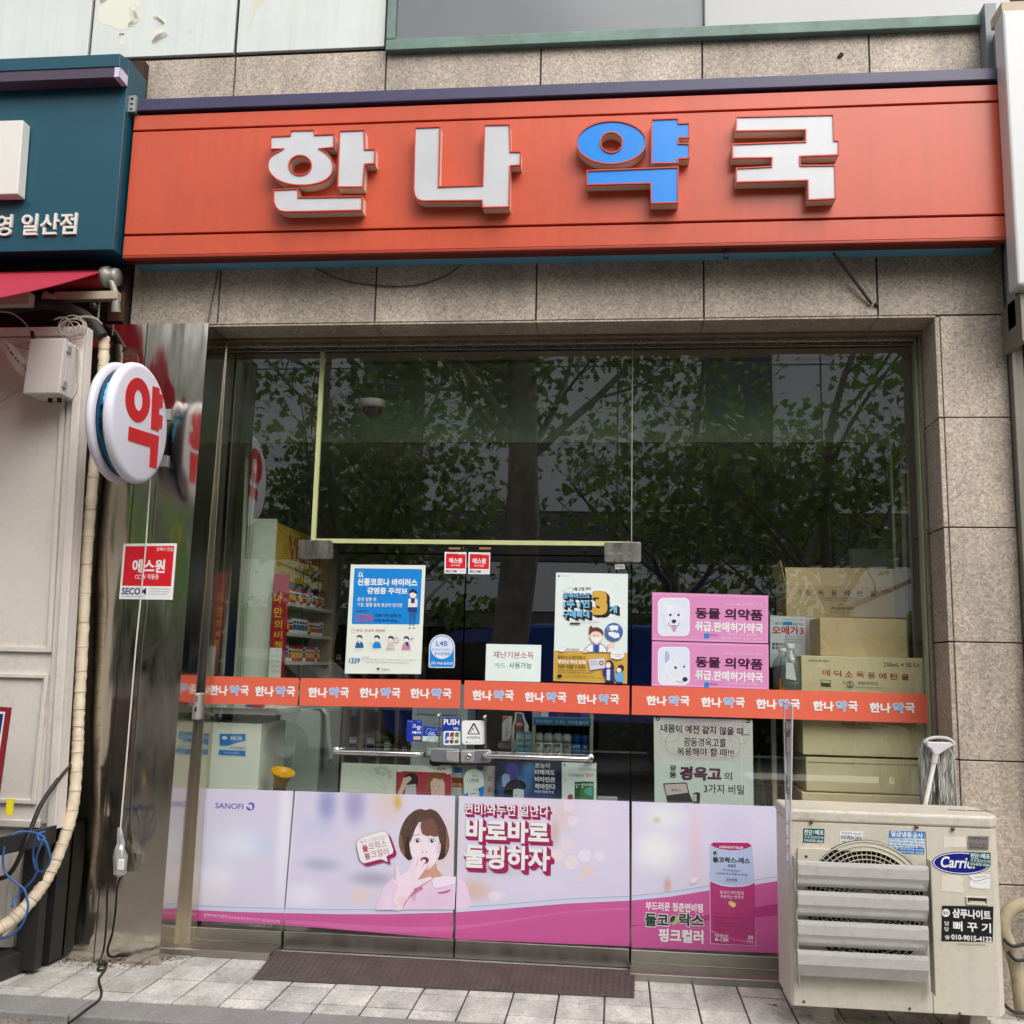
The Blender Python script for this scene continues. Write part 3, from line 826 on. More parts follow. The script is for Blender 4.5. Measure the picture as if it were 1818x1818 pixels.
def discpoly(pts, hole=None):
    lo = [wx(*f(*p), DX) for p in pts]; hl = [wx(*f(*p), DX) for p in hole] if hole else None
    tmp = MB(); tmp.prism([(p.y, p.z) for p in lo], 0, .0022, ACR, holes=[[(p.y, p.z) for p in hl]] if hl else ())
    mb.add([(DX+.0025+.0022-p[1], p[0], p[2]) for p in tmp.v], tmp.f, ACR)
discpoly(ell(737, 485, 66, 120, 40, -.05), ell(741, 487, 22, 57, 28, -.03))
discpoly([(818, 410), (854, 422), (854, 452), (873, 460), (871, 527), (853, 530), (852, 563), (872, 570), (867, 640), (850, 640), (849, 655), (808, 640)])
discpoly([(690, 627), (852, 680), (838, 855), (800, 845), (806, 740), (685, 703)])
part('lettering', mb, ds)
gal = mat('galvanised steel', S(176, 178, 176), .4, .6)
for v in (742, 823):
    mb = MB()
    p = wx(303 if v < 800 else 296, v, -2.42)
    mb.box(-2.455, -2.385, -.395, -.3815, p.z-.03, p.z+.03, gal); mb.box(-2.428, -2.420, -.50, -.3955, p.z-.022, p.z+.022, gal)
    for k in (-.01, .01): mb.box(-2.421+k*.2, -2.4195, -.4+k-.002, -.4+k+.003, p.z-.004, p.z+.004, DARK)
    part('bracket', mb, ds, bev=.001)
# stay wire from the lintel to the sign, and cords
mb = MB(); mb.tube([wp(388, 474, -.31), wp(366, 590, -.33), wp(333, 670, -.37), wx(303, 736, -2.42)], .0045, mat('grey stay wire', S(88, 84, 78), .5)); solo('stay_wire', mb, tuple(wp(366, 590, -.33)), 'thin grey wire running from the granite lintel down to the round sign', 'wire')
mb = MB(); cw = mat('white cord', S(210, 206, 200), .5)
mb.tube([wp(267, 850, -.42), wp(258, 980, -.415), wp(241, 1150, -.412), wp(226, 1330, -.42), wp(214, 1470, -.435)], .0042, cw, 8); solo('power_cord', mb, tuple(wp(241, 1150, -.41)), 'thin white cord hanging down the steel column from the round sign', 'cord')
# plug wrapped in a clear bag
f = Z(0, 1150, 2.72)
plug = empty('wrapped_plug', tuple(wp(*f(580, 1100), -.44)), 'cord plug wrapped in a clear plastic bag, hanging in front of the steel column', 'plug')
BAG = glass('crumpled clear film', (.7, .7, .68, 1), .12, 2.2, .3)
mb = MB(); prof = []
pts = [wp(*f(578, 868), -.44), wp(*f(580, 905), -.44), wp(*f(582, 945), -.44), wp(*f(580, 970), -.44), wp(*f(580, 1010), -.44), wp(*f(580, 1060), -.44), wp(*f(578, 1092), -.44), wp(*f(576, 1102), -.44)]
mb.tube(pts, [.006, .013, .016, .026, .034, .033, .029, .012], BAG, 18, True, False)
r2 = random.Random(5)
mb.v = [(x+r2.gauss(0, .0022), y+r2.gauss(0, .0022), z+r2.gauss(0, .0015)) for x, y, z in mb.v]
part('plastic_bag', mb, plug)
mb = MB(); a = wp(*f(582, 1045), -.478); mb.box(a.x-.018, a.x+.014, -.476, -.462, a.z-.03, a.z+.022, mat('white plug', S(226, 224, 218), .4)); part('plug_body', mb, plug, bev=.004)
mb = MB()
cp = [wp(*f(548, 1095), -.44), wp(*f(520, 1170), -.43), wp(*f(516, 1290), -.42), wp(*f(508, 1400), -.41), wp(*f(498, 1470), -.40), wz(*f(478, 1525), .012), wz(*f(515, 1522), .02), wz(*f(505, 1552), .012), wz(*f(472, 1556), .008), wz(*f(488, 1528), .016), wz(*f(512, 1545), .008), wz(*f(478, 1600), .006), wz(*f(490, 1660), .006), wz(*f(478, 1700), .007), wz(*f(420, 1745), .007), wz(*f(365, 1788), .006), wz(*f(330, 1815), -.02)]
mb.tube(curve(cp, 6, False), .0055, RUBBER, 8)
solo('extension_cord', mb, tuple(wz(*f(478, 1600), 0)), 'black cord running from the wrapped plug down to a knot on the pavement tiles', 'cord')

# ================================================================ panelled wall of the next shop
CREAM = mat('cream painted panel', S(222, 214, 206), .5, var=.05, vscale=2.5, grime=.2)
pw = empty('panelled_front', (-3.1, -.6, .68), 'cream painted wooden panel front of the next shop, left of the steel column', 'shop front')
e_t, e_b = q(152, 578, -.6), q(100, 1472, -.6)
mb = MB(); mb.prism([(-4.2, e_b[1]), (e_b[0], e_b[1]), (e_t[0], e_t[1]), (-4.2, e_t[1])], -.575, -.52, CREAM); part('panel', mb, pw, bev=.002)
def lerp(t): return e_b[0]+(e_t[0]-e_b[0])*t
mb = MB(); H = e_t[1]-e_b[1]
mb.prism([(e_b[0]-.045, e_b[1]), (e_b[0], e_b[1]), (e_t[0], e_t[1]), (e_t[0]-.045, e_t[1])], -.612, -.5751, CREAM)
mb.prism([(e_b[0]-.085, e_b[1]+.02), (e_b[0]-.052, e_b[1]+.02), (e_t[0]-.052, e_t[1]), (e_t[0]-.085, e_t[1])], -.590, -.5752, CREAM)
mb.box(-4.2, lerp(.99)-.09, -.59, -.5753, e_t[1]-.05, e_t[1], CREAM)
mb.box(-4.2, lerp(0)-.09, -.6, -.5754, e_b[1], e_b[1]+.035, CREAM)
part('stile', mb, pw, bev=.004)
def mould(u0, v0, u1, v1, v2, wd=.022):
    """raised bead round a field: top edge v0..., right edge from (u0,v0) to (u1,v1)"""
    A, B = q(u0, v0, -.585), q(u1, v1, -.585)
    m_ = MB(); lo = -4.2
    m_.prism([(B[0]-wd, B[1]), B, A, (A[0]-wd, A[1])], -.594, -.5756, CREAM)
    m_.prism([(lo, B[1]), (B[0]-wd, B[1]), (B[0]-wd, B[1]+wd), (lo, B[1]+wd)], -.593, -.5756, CREAM)
    m_.prism([(lo, A[1]-wd), (A[0]-wd, A[1]-wd), (A[0]-wd, A[1]), (lo, A[1])], -.593, -.5756, CREAM)
    part('moulding', m_, pw, bev=.004)
mould(122, 600, 92, 1158, 0); mould(87, 1197, 63, 1428, 0)
mb = MB(); lx = wp(32, 1600, -.56).x; mb.box(-4.2, lx, -.565, -.505, .10, .665, CREAM); mb.box(-4.2, lx-.05, -.578, -.566, .16, .185, CREAM); mb.box(-4.2, lx-.05, -.578, -.566, .57, .595, CREAM); mb.box(lx-.049, lx-.025, -.578, -.566, .16, .595, CREAM); part('lower_panel', mb, pw, bev=.003)
# dark gap beside the panel and dark underbuilding
mb = MB(); mb.box(-4.2, -2.74, -.50, -.39, .02, .66, mat('black steel', S(34, 33, 33), .5)); solo('black_skirt', mb, (-3.4, -.45, .02), 'black metal skirting below the cream panel front', 'skirting')
mb = MB(); mb.box(-4.5, -2.72, -.36, -.06, 3.3, 3.62, mat('dark recess board', S(52, 34, 24), .8, var=.3)); mb.box(-2.80, -2.712, -.38, -.3605, 3.33, 3.5, mat('brown wood board', S(84, 54, 30), .7, var=.2)); mb.box(-4.5, -2.72, -.36, -.06, 3.6205, 4.9, mat('dark recess board', S(52, 34, 24)))
solo('wood_fascia', mb, (-3.2, -.3, 3.3), 'dark brown boards in the gap under the teal sign', 'fascia')
BK = mat('black steel', S(34, 33, 33), .5)
bench = empty('steel_frame', (-2.75, -.7, 0), 'dark steel bar and post before the cream panel, tied with blue cord', 'frame')
mb = MB(); a, b = wp(0, 1502, -.82), wp(94, 1482, -.66)
mb.obox((a+b)/2, (b-a)/2, Vector((0, .03, 0)), Vector((0, 0, .042)), BK); part('bar', mb, bench, bev=.003)
mb = MB(); a = wp(62, 1495, -.62); mb.box(a.x-.045, a.x+.06, -.63, -.568, .02, .66, mat('flat black steel', S(38, 36, 34), .6)); part('post', mb, bench, bev=.003)
mb = MB(); a = wz(-60, 1740, .05); b = wz(88, 1683, .05); d = (b-a); n_ = Vector((-d.y, d.x, 0)).normalized()
mb.obox((a+b)/2, d/2, n_*.05, Vector((0, 0, .055)), mat('worn black timber', S(46, 42, 40), .7, var=.3, vscale=14, grime=.4)); part('base_rail', mb, bench, bev=.006)
# blue cord
mb = MB(); f = Z(0, 1150, 2.72)
bp = [(55, 905), (100, 888), (160, 892), (205, 905), (215, 890), (185, 900), (190, 930), (215, 920), (185, 905), (165, 950), (160, 1010), (175, 1070), (205, 1080), (235, 1045), (240, 1000), (215, 930), (190, 970), (175, 1020), (178, 1080), (150, 1130), (100, 1180), (65, 1220), (60, 1250)]
mb.tube([wp(*f(*p), -.87+.04*math.sin(i*.12)) for i, p in enumerate(curve(bp, 6, False))], .0055, mat('blue cord', S(52, 98, 156), .5), 8)
bp = [(20, 960), (15, 1030), (25, 1085), (70, 1130), (115, 1165), (130, 1210), (135, 1260), (110, 1330), (60, 1385), (0, 1405), (-60, 1410)]
mb.tube([wp(*f(*p), -.85) for p in curve(bp, 6, False)], .0055, mat('blue cord', S(52, 98, 156), .5), 8)
solo('blue_rope', mb, tuple(wp(70, 1640, -.85)), 'blue rope looped over the end of the dark steel bar', 'rope')
# black cable from the hose to the ground
mb = MB(); mb.tube(curve([wp(124, 1358, -.5), wp(100, 1388, -.62), wp(72, 1430, -.7), wp(52, 1480, -.76), wp(42, 1505, -.78), wp(22, 1545, -.78), wp(0, 1560, -.78), wp(-50, 1566, -.78)], 6, False), .011, RUBBER, 10)
solo('black_cable', mb, tuple(wp(42, 1505, -.78)), 'thick black cable drooping from the white hose across the cream panel', 'cable')
# taped hose
TAPE = mat('cream hose tape', S(226, 210, 184), .6, var=.16, vscale=16, bump=.3, bscale=60)
hose = empty('taped_hose', tuple(wp(150, 1150, -.45)), 'cream taped air conditioner hose running down beside the steel column', 'hose')
mb = MB(); hp = [wp(u, v, y) for u, v, y in ((185, 598, -.455), (181, 690, -.455), (165, 850, -.45), (153, 1000, -.45), (146, 1150, -.455), (140, 1260, -.46), (137, 1340, -.47), (128, 1440, -.50), (100, 1525, -.56), (70, 1580, -.62), (30, 1625, -.70), (-10, 1652, -.78), (-60, 1668, -.85))]
hp = [Vector(p) for p in curve([tuple(p) for p in hp], 12, False)]; r2 = random.Random(8)
mb.tube(hp, [.029+.0022*math.sin(i*2.4)+r2.uniform(-.001, .001) for i in range(len(hp))], TAPE, 14); part('taped_section', mb, hose)
mb = MB()
for i in range(4, len(hp)-3, 4):
    d_ = (hp[i+1]-hp[i]).normalized(); c_ = hp[i]+d_*r2.uniform(-.01, .01); tl_ = Vector((r2.uniform(-.15, .15), r2.uniform(-.15, .15), 0)); mb.lathe([(.0305, -.0016), (.0325, 0), (.0305, .0016)], c_, d_+tl_, mat('tape edge', S(176, 158, 130), .7), 14)
part('tape_edge', mb, hose)
mb = MB(); f = Z(0, 440, 6.49)
bpz = [(-120, 640), (150, 690), (420, 655), (640, 660), (820, 710), (950, 770), (1060, 850), (1130, 940), (1180, 1020)]
mb.tube(curve([tuple(wp(*f(*p), -.50)) for p in bpz], 6, False), .030, mat('black hose sleeve', S(40, 38, 37), .7, bump=.3), 14); part('black_sleeve', mb, hose)
mb = MB(); mb.tube(curve([tuple(wp(*f(*p), -.52)) for p in [(110, 1265), (95, 1300), (60, 1372), (30, 1395)]], 6, False), .02, TAPE, 10)
# second short hose end
mb = MB(); mb.tube(curve([tuple(p) for p in (wp(46, 1605, -.64), wp(40, 1622, -.66), wp(22, 1640, -.7), wp(2, 1660, -.74))], 6, False), .018, TAPE, 12); part('hose_branch', mb, hose)
# junction box
JB = mat('junction box plastic', S(204, 198, 194), .45, var=.03)
jb = empty('junction_box', tuple(wp(95, 700, -.66)), 'pale grey junction box with two latches on the cream panel, under a coil of wire', 'junction box')
x0, x1 = wp(49, 650, -.76).x, wp(113, 650, -.76).x; z1, z0 = wp(85, 601, -.76).z, wp(76, 699, -.76).z
def shear_box(mbx, x0_, x1_, ya, yb, za, zb, m): # the box leans as it hangs in the picture
    k = -.055; vs = [(x+k*(z1-z)*-1*-1*-1 if 0 else x-(z1-z)*.04, y, z) for x in (x0_, x1_) for y in (ya, yb) for z in (za, zb)]
    mbx.add(vs, [(0, 1, 3, 2), (4, 6, 7, 5), (0, 4, 5, 1), (2, 3, 7, 6), (0, 2, 6, 4), (1, 5, 7, 3)], m)
mb = MB(); shear_box(mb, x0+.004, x1-.004, -.725, -.595, z0+.003, z1-.003, JB); part('box_body', mb, jb, bev=.008)
mb = MB(); shear_box(mb, x0, x1, -.765, -.7275, z0, z1, JB); part('lid', mb, jb, bev=.007)
for t in (.84, .2):
    zc = z0+(z1-z0)*t; mb = MB(); shear_box(mb, x1-.001, x1+.006, -.745, -.705, zc-.018, zc+.018, mat('latch grey', S(170, 166, 162), .4)); shear_box(mb, x1+.0055, x1+.0075, -.738, -.73, zc-.014, zc+.014, DARK); shear_box(mb, x1+.0055, x1+.0075, -.72, -.713, zc-.014, zc+.014, DARK)
    part('latch', mb, jb, bev=.001)
mb = MB()
for dx in (.09, .14): mb.lathe([(.012, 0), (.012, .02)], (x0+dx-.012, -.66, z0-.016), (0, 0, 1), DARK, 14)
part('cable_gland', mb, jb)
# coil of grey wire above it
mb = MB(); WIRE = mat('grey wire', S(168, 160, 150), .5); r2 = random.Random(21)
c = wp(*f(850, 930), -.66)
lp = []
for i in range(150):
    t = i/150; a = t*math.pi*2*4.6; rx = .058+.016*math.sin(t*9); rz = .05+.012*math.cos(t*7)
    lp.append((c.x+rx*math.cos(a)-.012*math.sin(t*8), -.66-.02*math.sin(t*5)-.01*math.cos(a*.5), c.z+rz*math.sin(a)+.01*math.sin(t*11)))
mb.tube(lp, .003, WIRE, 6)
for pl in ([(1170, 870), (1100, 820), (980, 800), (820, 830), (700, 880)], [(1180, 880), (1080, 800), (940, 790), (760, 850), (680, 960), (720, 1030)], [(640, 820), (740, 810), (830, 880), (880, 980), (960, 1000)], [(620, 830), (690, 800), (790, 820), (860, 960), (880, 1010)],
           [(790, 1030), (850, 1090), (890, 1180), (910, 1300), (895, 1450), (890, 1630), (840, 1730), (740, 1755)], [(880, 1140), (905, 1200), (890, 1320), (900, 1400), (880, 1560)]):
    mb.tube(curve([tuple(wp(*f(*p), -.655)) for p in pl], 6, False), .0032, WIRE, 6)
solo('wire_coil', mb, tuple(c), 'loose coil of thin grey wire hanging above the junction box', 'wire')
mb = MB(); mb.tube(curve([tuple(wp(*f(*p), -.64)) for p in [(-60, 735), (50, 738), (150, 760), (250, 830), (320, 910), (365, 970)]], 6, False), .004, WIRE, 6); a = wp(*f(378, 1010), -.64)
mb.tube([wp(*f(368, 970), -.64), wp(*f(388, 1055), -.65)], .011, DARK, 8)
mb.tube(curve([tuple(wp(*f(*p), -.63)) for p in [(-80, 1820), (40, 1760), (150, 1680), (300, 1595)]], 6, False), .0055, WIRE, 6)
mb.tube(curve([tuple(wp(*f(*p), -.63)) for p in [(170, 1150), (230, 1135), (280, 1165), (350, 1160)]], 6, False), .004, WIRE, 6)
solo('thin_cables', mb, tuple(a), 'thin pale cables running into the junction box from the left', 'cable')
# slim white housing left of the box
LN = mat('white housing', S(214, 208, 196), .45, var=.05)
mb = MB(); pts = [(10, 1060), (70, 1085), (130, 1180), (290, 1400), (300, 1460), (265, 1470), (170, 1400), (60, 1220), (15, 1110)]
mb.prism([q(*f(*p), -.70) for p in curve(pts, 3)], -.70, -.60, LN); hl = solo('cable_housing', mb, tuple(wp(*f(160, 1300), -.65)), 'slanted white plastic housing with dark printing, left of the junction box', 'housing', bev=.004)
mb = MB()
for (a, b) in ((75, 1120), (100, 1150), (130, 1205), (150, 1230), (185, 1275), (210, 1305)):
    c1 = q(*f(a, b), -.7); mb.box(c1[0]-.006, c1[0]+.004, -.7012, -.7005, c1[1]-.004, c1[1]+.004, GREYP if a < 120 else DARK)
part('printing', mb, hl)
# awning
AWR = mat('red awning cloth', S(186, 48, 74), .7, var=.06)
aw = empty('roller_awning', (-3.6, -.45, 3.5), 'red roller awning with grey end cap under the teal sign', 'awning')
# cloth passes light
n = AWR.node_tree; b_ = n.nodes['Principled BSDF']; tl = n.nodes.new('ShaderNodeBsdfTranslucent'); tl.inputs[0].default_value = S(226, 96, 126); ms_ = n.nodes.new('ShaderNodeMixShader'); ms_.inputs[0].default_value = .28
n.links.new(b_.outputs[0], ms_.inputs[1]); n.links.new(tl.outputs[0], ms_.inputs[2]); n.links.new(ms_.outputs[0], n.nodes['Material Output'].inputs[0])
mb = MB(); pa, pb = wx(192, 480, -2.79), wx(0, 528, -2.79); d = pb-pa; far = pb+d*.12
vs = []
for i in range(9):
    for k in range(5):
        t = i/8; x = -2.79-(k/4)*2.4
        vs.append((x, pa.y+(far.y-pa.y)*t, pa.z+(far.z-pa.z)*t+.012*math.sin(t*math.pi)*(-1)))
o_ = len(vs); vs += [(x, y, z+.004) for x, y, z in vs]
fs = [(i*5+k, i*5+k+1, (i+1)*5+k+1, (i+1)*5+k) for i in range(8) for k in range(4)]
mb.add(vs, fs+[tuple(o_+j for j in reversed(f_)) for f_ in fs], AWR, True); part('cloth', mb, aw)
mb = MB(); rz = wp(150, 497, -.45).z; mb.lathe([(.05, 0), (.05, 2.4)], (-5.2, -.45, rz), (1, 0, 0), mat('dark red roll', S(140, 18, 32), .6), 24); part('roller', mb, aw)
mb = MB(); ec = mat('grey cast end cap', S(150, 148, 138), .45, .3, var=.1, vscale=30)
a = wp(208, 492, -.45); mb.lathe([(0, -.07), (.056, -.07), (.06, -.05), (.06, -.03), (.045, -.02), (.05, 0), (.045, .02), (0, .02)], (a.x-.01, -.45, a.z), (1, 0, 0), ec, 28)
mb.tube([(a.x-.02, -.47, a.z-.03), (a.x+.012, -.47, a.z-.11), (a.x+.01, -.45, a.z-.2)], [.02, .018, .026], ec, 12); part('end_cap', mb, aw)
mb = MB(); b0, b1 = wp(100, 528, -.46), wp(212, 527, -.46); mb.box(b0.x, b1.x, -.49, -.44, b0.z-.025, b0.z+.022, mat('cream arm', S(178, 168, 146), .5, var=.1)); c0_, c1_ = wp(0, 533, -.66), wp(58, 533, -.66)
mb.box(c0_.x-1.5, c1_.x, -.69, -.64, c1_.z-.035, c1_.z+.035, mat('pale front rail', S(176, 164, 154), .5)); mb.tube([wp(76, 525, -.5), wp(98, 533, -.47)], .03, ec, 10); part('arm', mb, aw, bev=.004)
mb = MB(); c2 = wp(172, 548, -.45); mb.lathe([(.02, 0), (.02, .03), (.006, .03)], (c2.x, -.47, c2.z), (0, -1, 0), DARK, 14); mb.box(c2.x+.012, c2.x+.02, -.46, -.452, c2.z-.10, c2.z+.05, gal); part('clamp', mb, aw)
# blue board with a red edge at the picture's left edge
sb = empty('blue_board', (-2.95, -.98, .05), 'blue sign board with a red and white edge at the far left edge', 'sign board')
mb = MB(); a, b = wp(15, 1256, -1.0), wp(2, 1500, -1.0); mb.prism([(-3.9, .2), (b.x-.075, .2), (a.x, a.z), (-3.9, a.z+.02)], -1.0, -.97, mat('dark red edge', S(140, 28, 40), .45)); mb.prism([(-3.9, .21), (b.x-.08, .21), (a.x-.006, a.z-.006), (-3.9, a.z+.01)], -.9695, -.962, mat('board back grey', S(90, 88, 86), .6)); part('edge', mb, sb, bev=.003)
mb = MB(); mb.prism([(-3.9, .23), (b.x-.09, .23), (a.x-.013, a.z-.02), (-3.9, a.z)], -1.003, -1.0003, WHITE); part('white_line', mb, sb)
mb = MB(); mb.prism([(-3.9, .25), (b.x-.10, .25), (a.x-.02, a.z-.03), (-3.9, a.z-.01)], -1.006, -1.0032, mat('blue board face', S(28, 46, 120), .4)); part('face', mb, sb)
mb = MB(); c_ = wp(8, 1435, -1.01); mb.box(c_.x-.02, c_.x+.01, -.968, -.955, c_.z-.035, c_.z+.035, mat('yellow tag', S(236, 220, 40), .5)); part('tag', mb, sb)

# stay rod and loose cable on the lintel
mb = MB(); mb.tube([wp(1480, 450, -.42), wp(1500, 476, -.36), wp(1548, 540, -.315)], .008, mat('dark stay rod', S(64, 58, 52), .5, .4)); mb.sphere(tuple(wp(1556, 541, -.31)), .013, DARK, 8)
solo('stay_rod', mb, tuple(wp(1500, 476, -.36)), 'dark rod bracing the orange sign against the lintel at right', 'rod')
mb = MB(); mb.tube(curve([tuple(wp(u, v, -.312)) for u, v in ((548, 466), (575, 484), (620, 500), (690, 508), (745, 505), (790, 490), (825, 466))], 6, False), .0035, mat('dark loose cable', S(74, 66, 56), .6), 6)
solo('loose_cable', mb, tuple(wp(690, 508, -.31)), 'thin dark cable sagging on the granite lintel below the orange sign', 'cable')
mb = MB(); c_ = wp(1492, 99, -.303)
for dx, dz, s_ in ((0, 0, .012), (.01, .006, .008), (-.008, -.008, .008), (.004, .014, .006)): mb.sphere((c_.x+dx, -.305, c_.z+dz), (s_, .006, s_), mat('dark stain blob', S(50, 42, 36), .9), 6)
solo('wasp_nest', mb, tuple(c_), 'small dark clump stuck on the upper granite band', 'clump')

# ================================================================ outdoor unit of the air conditioner
AC = mat('aged beige enamel', S(209, 202, 187), .42, streak=.14, var=.05, vscale=5, grime=.22)
ACL = mat('aged beige lid', S(203, 197, 182), .45, var=.06, vscale=5, grime=.35)
LOUV = mat('anodised louvre', S(210, 209, 206), .34, .3, var=.06, vscale=8, grime=.22)
AY = -.78
ac = empty('air_conditioner', (1.19, -.6, 0), 'old beige outdoor air conditioner unit with grey louvres and stickers, right of the shop door', 'air conditioner')
AX0, AX1 = .752, 1.638
zt = .862
mb = MB(); mb.extr([(AX0+.012, AY), (AX0, AY+.012), (AX0, -.45), (AX1, -.45), (AX1, AY+.05), (AX1-.035, AY)], 2, .105, zt, AC); cas = part('casing', mb, ac, bev=.003)
mb = MB()
lid = [(AX0-.004, AY-.006), (AX0-.004, -.445), (AX1-.02, -.445), (AX1+.006, -.50), (AX1+.006, AY+.048), (AX1-.034, AY-.006)]
mb.extr(lid, 2, zt+.0005, zt+.052, ACL); part('lid', mb, ac, bev=.012, seg=3)
mb = MB(); fz_ = Z(1350, 1250, 3.2)
for (u, v) in ((290, 670), (888, 698), (1095, 710)): c_ = wp(*fz_(u, v), AY-.01); mb.lathe([(.0085, 0), (.0085, .004), (.005, .006), (0, .006)], (c_.x, AY-.006, c_.z), (0, -1, 0), mat('rusty screw', S(104, 84, 68), .5, .5), 12)
for (u, v) in ((247, 1690), (848, 1730), (1132, 1757)): c_ = wp(*fz_(u, v), AY); mb.lathe([(.006, 0), (.006, .003), (0, .004)], (c_.x, AY, c_.z), (0, -1, 0), mat('rusty screw', S(104, 84, 68)), 12)
part('screw', mb, ac)
mb = MB(); a, b = q(*fz_(938, 722), AY), q(*fz_(985, 1765), AY); mb.prism([(b[0]-.0015, .106), (b[0]+.001, .106), (a[0]+.001, a[1]), (a[0]-.0015, a[1])], AY-.0006, None, mat('seam shadow gap', S(60, 52, 44), .8)); part('seam', mb, ac)
# raised bellmouth panel with fan guard
fc = wp(1541, 1606, AY-.02); FR = .262
mb = MB(); o_ = [q(*fz_(*p), AY-.012) for p in [(212, 840), (216, 818), (640, 838), (700, 850), (760, 888), (880, 960), (925, 1040), (930, 1420), (930, 1480), (250, 1500), (212, 1400)]]
mb.prism(o_, AY-.014, AY-.0005, AC, holes=[[(fc.x+FR*math.cos(t*math.pi/28), fc.z+FR*math.sin(t*math.pi/28)) for t in range(56)]]); part('bellmouth', mb, ac, bev=.004)
mb = MB(); mb.lathe([(FR+.001, 0), (FR+.001, .0126)], (fc.x, AY-.0005, fc.z), (0, -1, 0), DARK, 56); mb.lathe([(0, .0006), (FR, .0006)], (fc.x, AY, fc.z), (0, -1, 0), mat('fan cavity', S(14, 13, 12), .8), 56)
part('fan_cavity', mb, ac)
mb = MB(); gw = mat('fan guard wire', S(206, 198, 180), .5)
for k in range(3, 15):
    r_ = FR*k/14.2; mb.tube([(fc.x+r_*math.cos(t*math.pi/24), AY-.016, fc.z+r_*math.sin(t*math.pi/24)) for t in range(49)], .0021, gw, 5, False)
for t in range(64):
    a_ = t*math.pi/32+.02; mb.tube([(fc.x+.05*math.cos(a_), AY-.014, fc.z+.05*math.sin(a_)), (fc.x+FR*math.cos(a_+.18), AY-.0135, fc.z+FR*math.sin(a_+.18))], .0016, gw, 4, False)
mb.lathe([(0, .018), (.045, .016), (.05, .010)], (fc.x, AY, fc.z), (0, -1, 0), AC, 24)
part('fan_guard', mb, ac)
mb = MB(); c_ = wp(*fz_(260, 866), AY-.014); mb.lathe([(.006, 0), (.006, .001), (0, .001)], (c_.x, AY-.0142, c_.z), (0, -1, 0), DARK, 12); part('screw_hole', mb, ac)
# louvre frame: two side strips and four bent blades
LYF = AY-.085
for us in ((183, 205, 860, 1590), (948, 985, 880, 1640)):
    mb = MB(); a, b = wp(*fz_(us[0], us[2]), AY-.03), wp(*fz_(us[0]+28, us[3]), AY-.03)
    mb.prism([(b.x-.001, b.z), (b.x+.003, b.z), (a.x+.003, a.z), (a.x-.001, a.z)], LYF+.01, AY-.0145 if us[0] < 500 else AY-.0145, mat('grey strip', S(176, 172, 164), .4, .3))
    part('louvre_bracket', mb, ac)
for (t0, t1, bt) in ((893, 930, 1040), (1062, 1100, 1215), (1230, 1270, 1385), (1395, 1447, 1565)):
    A = wp(*fz_(205, t0), LYF); B = wp(*fz_(958, t1), LYF)
    C_ = wp(*fz_(212, bt-20), LYF+.05)
    zt_ = (A.z+B.z)/2; h = .104; x0_, x1_ = A.x+.004, B.x-.004
    prof = [(LYF+.012, zt_), (LYF-.004, zt_-.002), (LYF-.006, zt_-.012), (LYF-.004, zt_-.05), (LYF+.006, zt_-.066), (LYF+.030, zt_-h+.004), (LYF+.031, zt_-h), (LYF+.028, zt_-h), (LYF+.004, zt_-.068), (LYF-.0065, zt_-.051), (LYF-.0085, zt_-.012), (LYF-.006, zt_+.0015), (LYF+.012, zt_+.003)]
    mb = MB(); mb.extr(prof, 0, x0_, x1_, LOUV); part('louvre', mb, ac)
mb = MB(); mb.extr([(AX0+.05, AY+.0), (AX0+.02, AY-.055)], 2, 0, .001, AC) if 0 else None
# feet
CONC = mat('pale foot block', S(190, 182, 168), .8, var=.15, vscale=20)
for (u, v) in ((1464, 1812), (1728, 1820)):
    mb = MB(); p_ = wz(u, v, 0); mb.extr([(p_.x-.045, 0), (p_.x+.045, 0), (p_.x+.035, .06), (p_.x+.037, .104), (p_.x-.037, .104), (p_.x-.035, .06)], 1, -.64, -.50, CONC); part('foot', mb, ac, bev=.004)
# grip recess
mb = MB(); g0, g1 = q(*fz_(1165, 1090), AY), q(*fz_(1293, 1145), AY); mb.prism([(g0[0], g1[1]), (g1[0], g1[1]), (g1[0], g0[1]), (g0[0], g0[1])], AY-.006, AY-.0005, AC, holes=[[(g0[0]+.007, g1[1]+.008), (g1[0]-.007, g1[1]+.008), (g1[0]-.007, g0[1]-.006), (g0[0]+.007, g0[1]-.006)]])
gr = part('grip', mb, ac, bev=.002)
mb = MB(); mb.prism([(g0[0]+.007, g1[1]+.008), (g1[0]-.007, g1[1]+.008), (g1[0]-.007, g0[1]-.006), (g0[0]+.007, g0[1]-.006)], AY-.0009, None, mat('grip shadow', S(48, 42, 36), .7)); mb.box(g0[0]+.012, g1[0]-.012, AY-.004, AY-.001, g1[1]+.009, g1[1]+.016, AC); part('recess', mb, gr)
# maker's badge
BLU = mat('badge blue', S(22, 28, 128), .25)
fb = Flat('badge', 'oval blue badge with white script lettering', None, AY-.0012, [fz_(*p) for p in ell(1142, 904, 166, 65, 48, .03)], BLU, .0012, parent=ac)
fb.fr = fz_
fb.ell(1142, 904, 160, 60, WHITE, 'ring', 48, .03); fb.ell(1142, 904, 155, 55.5, BLU, 'ring', 48, .03)
fb.text('Carrier', 1018, 868, 1245, 932, WHITE, .022, shear=.22)
fb.done()
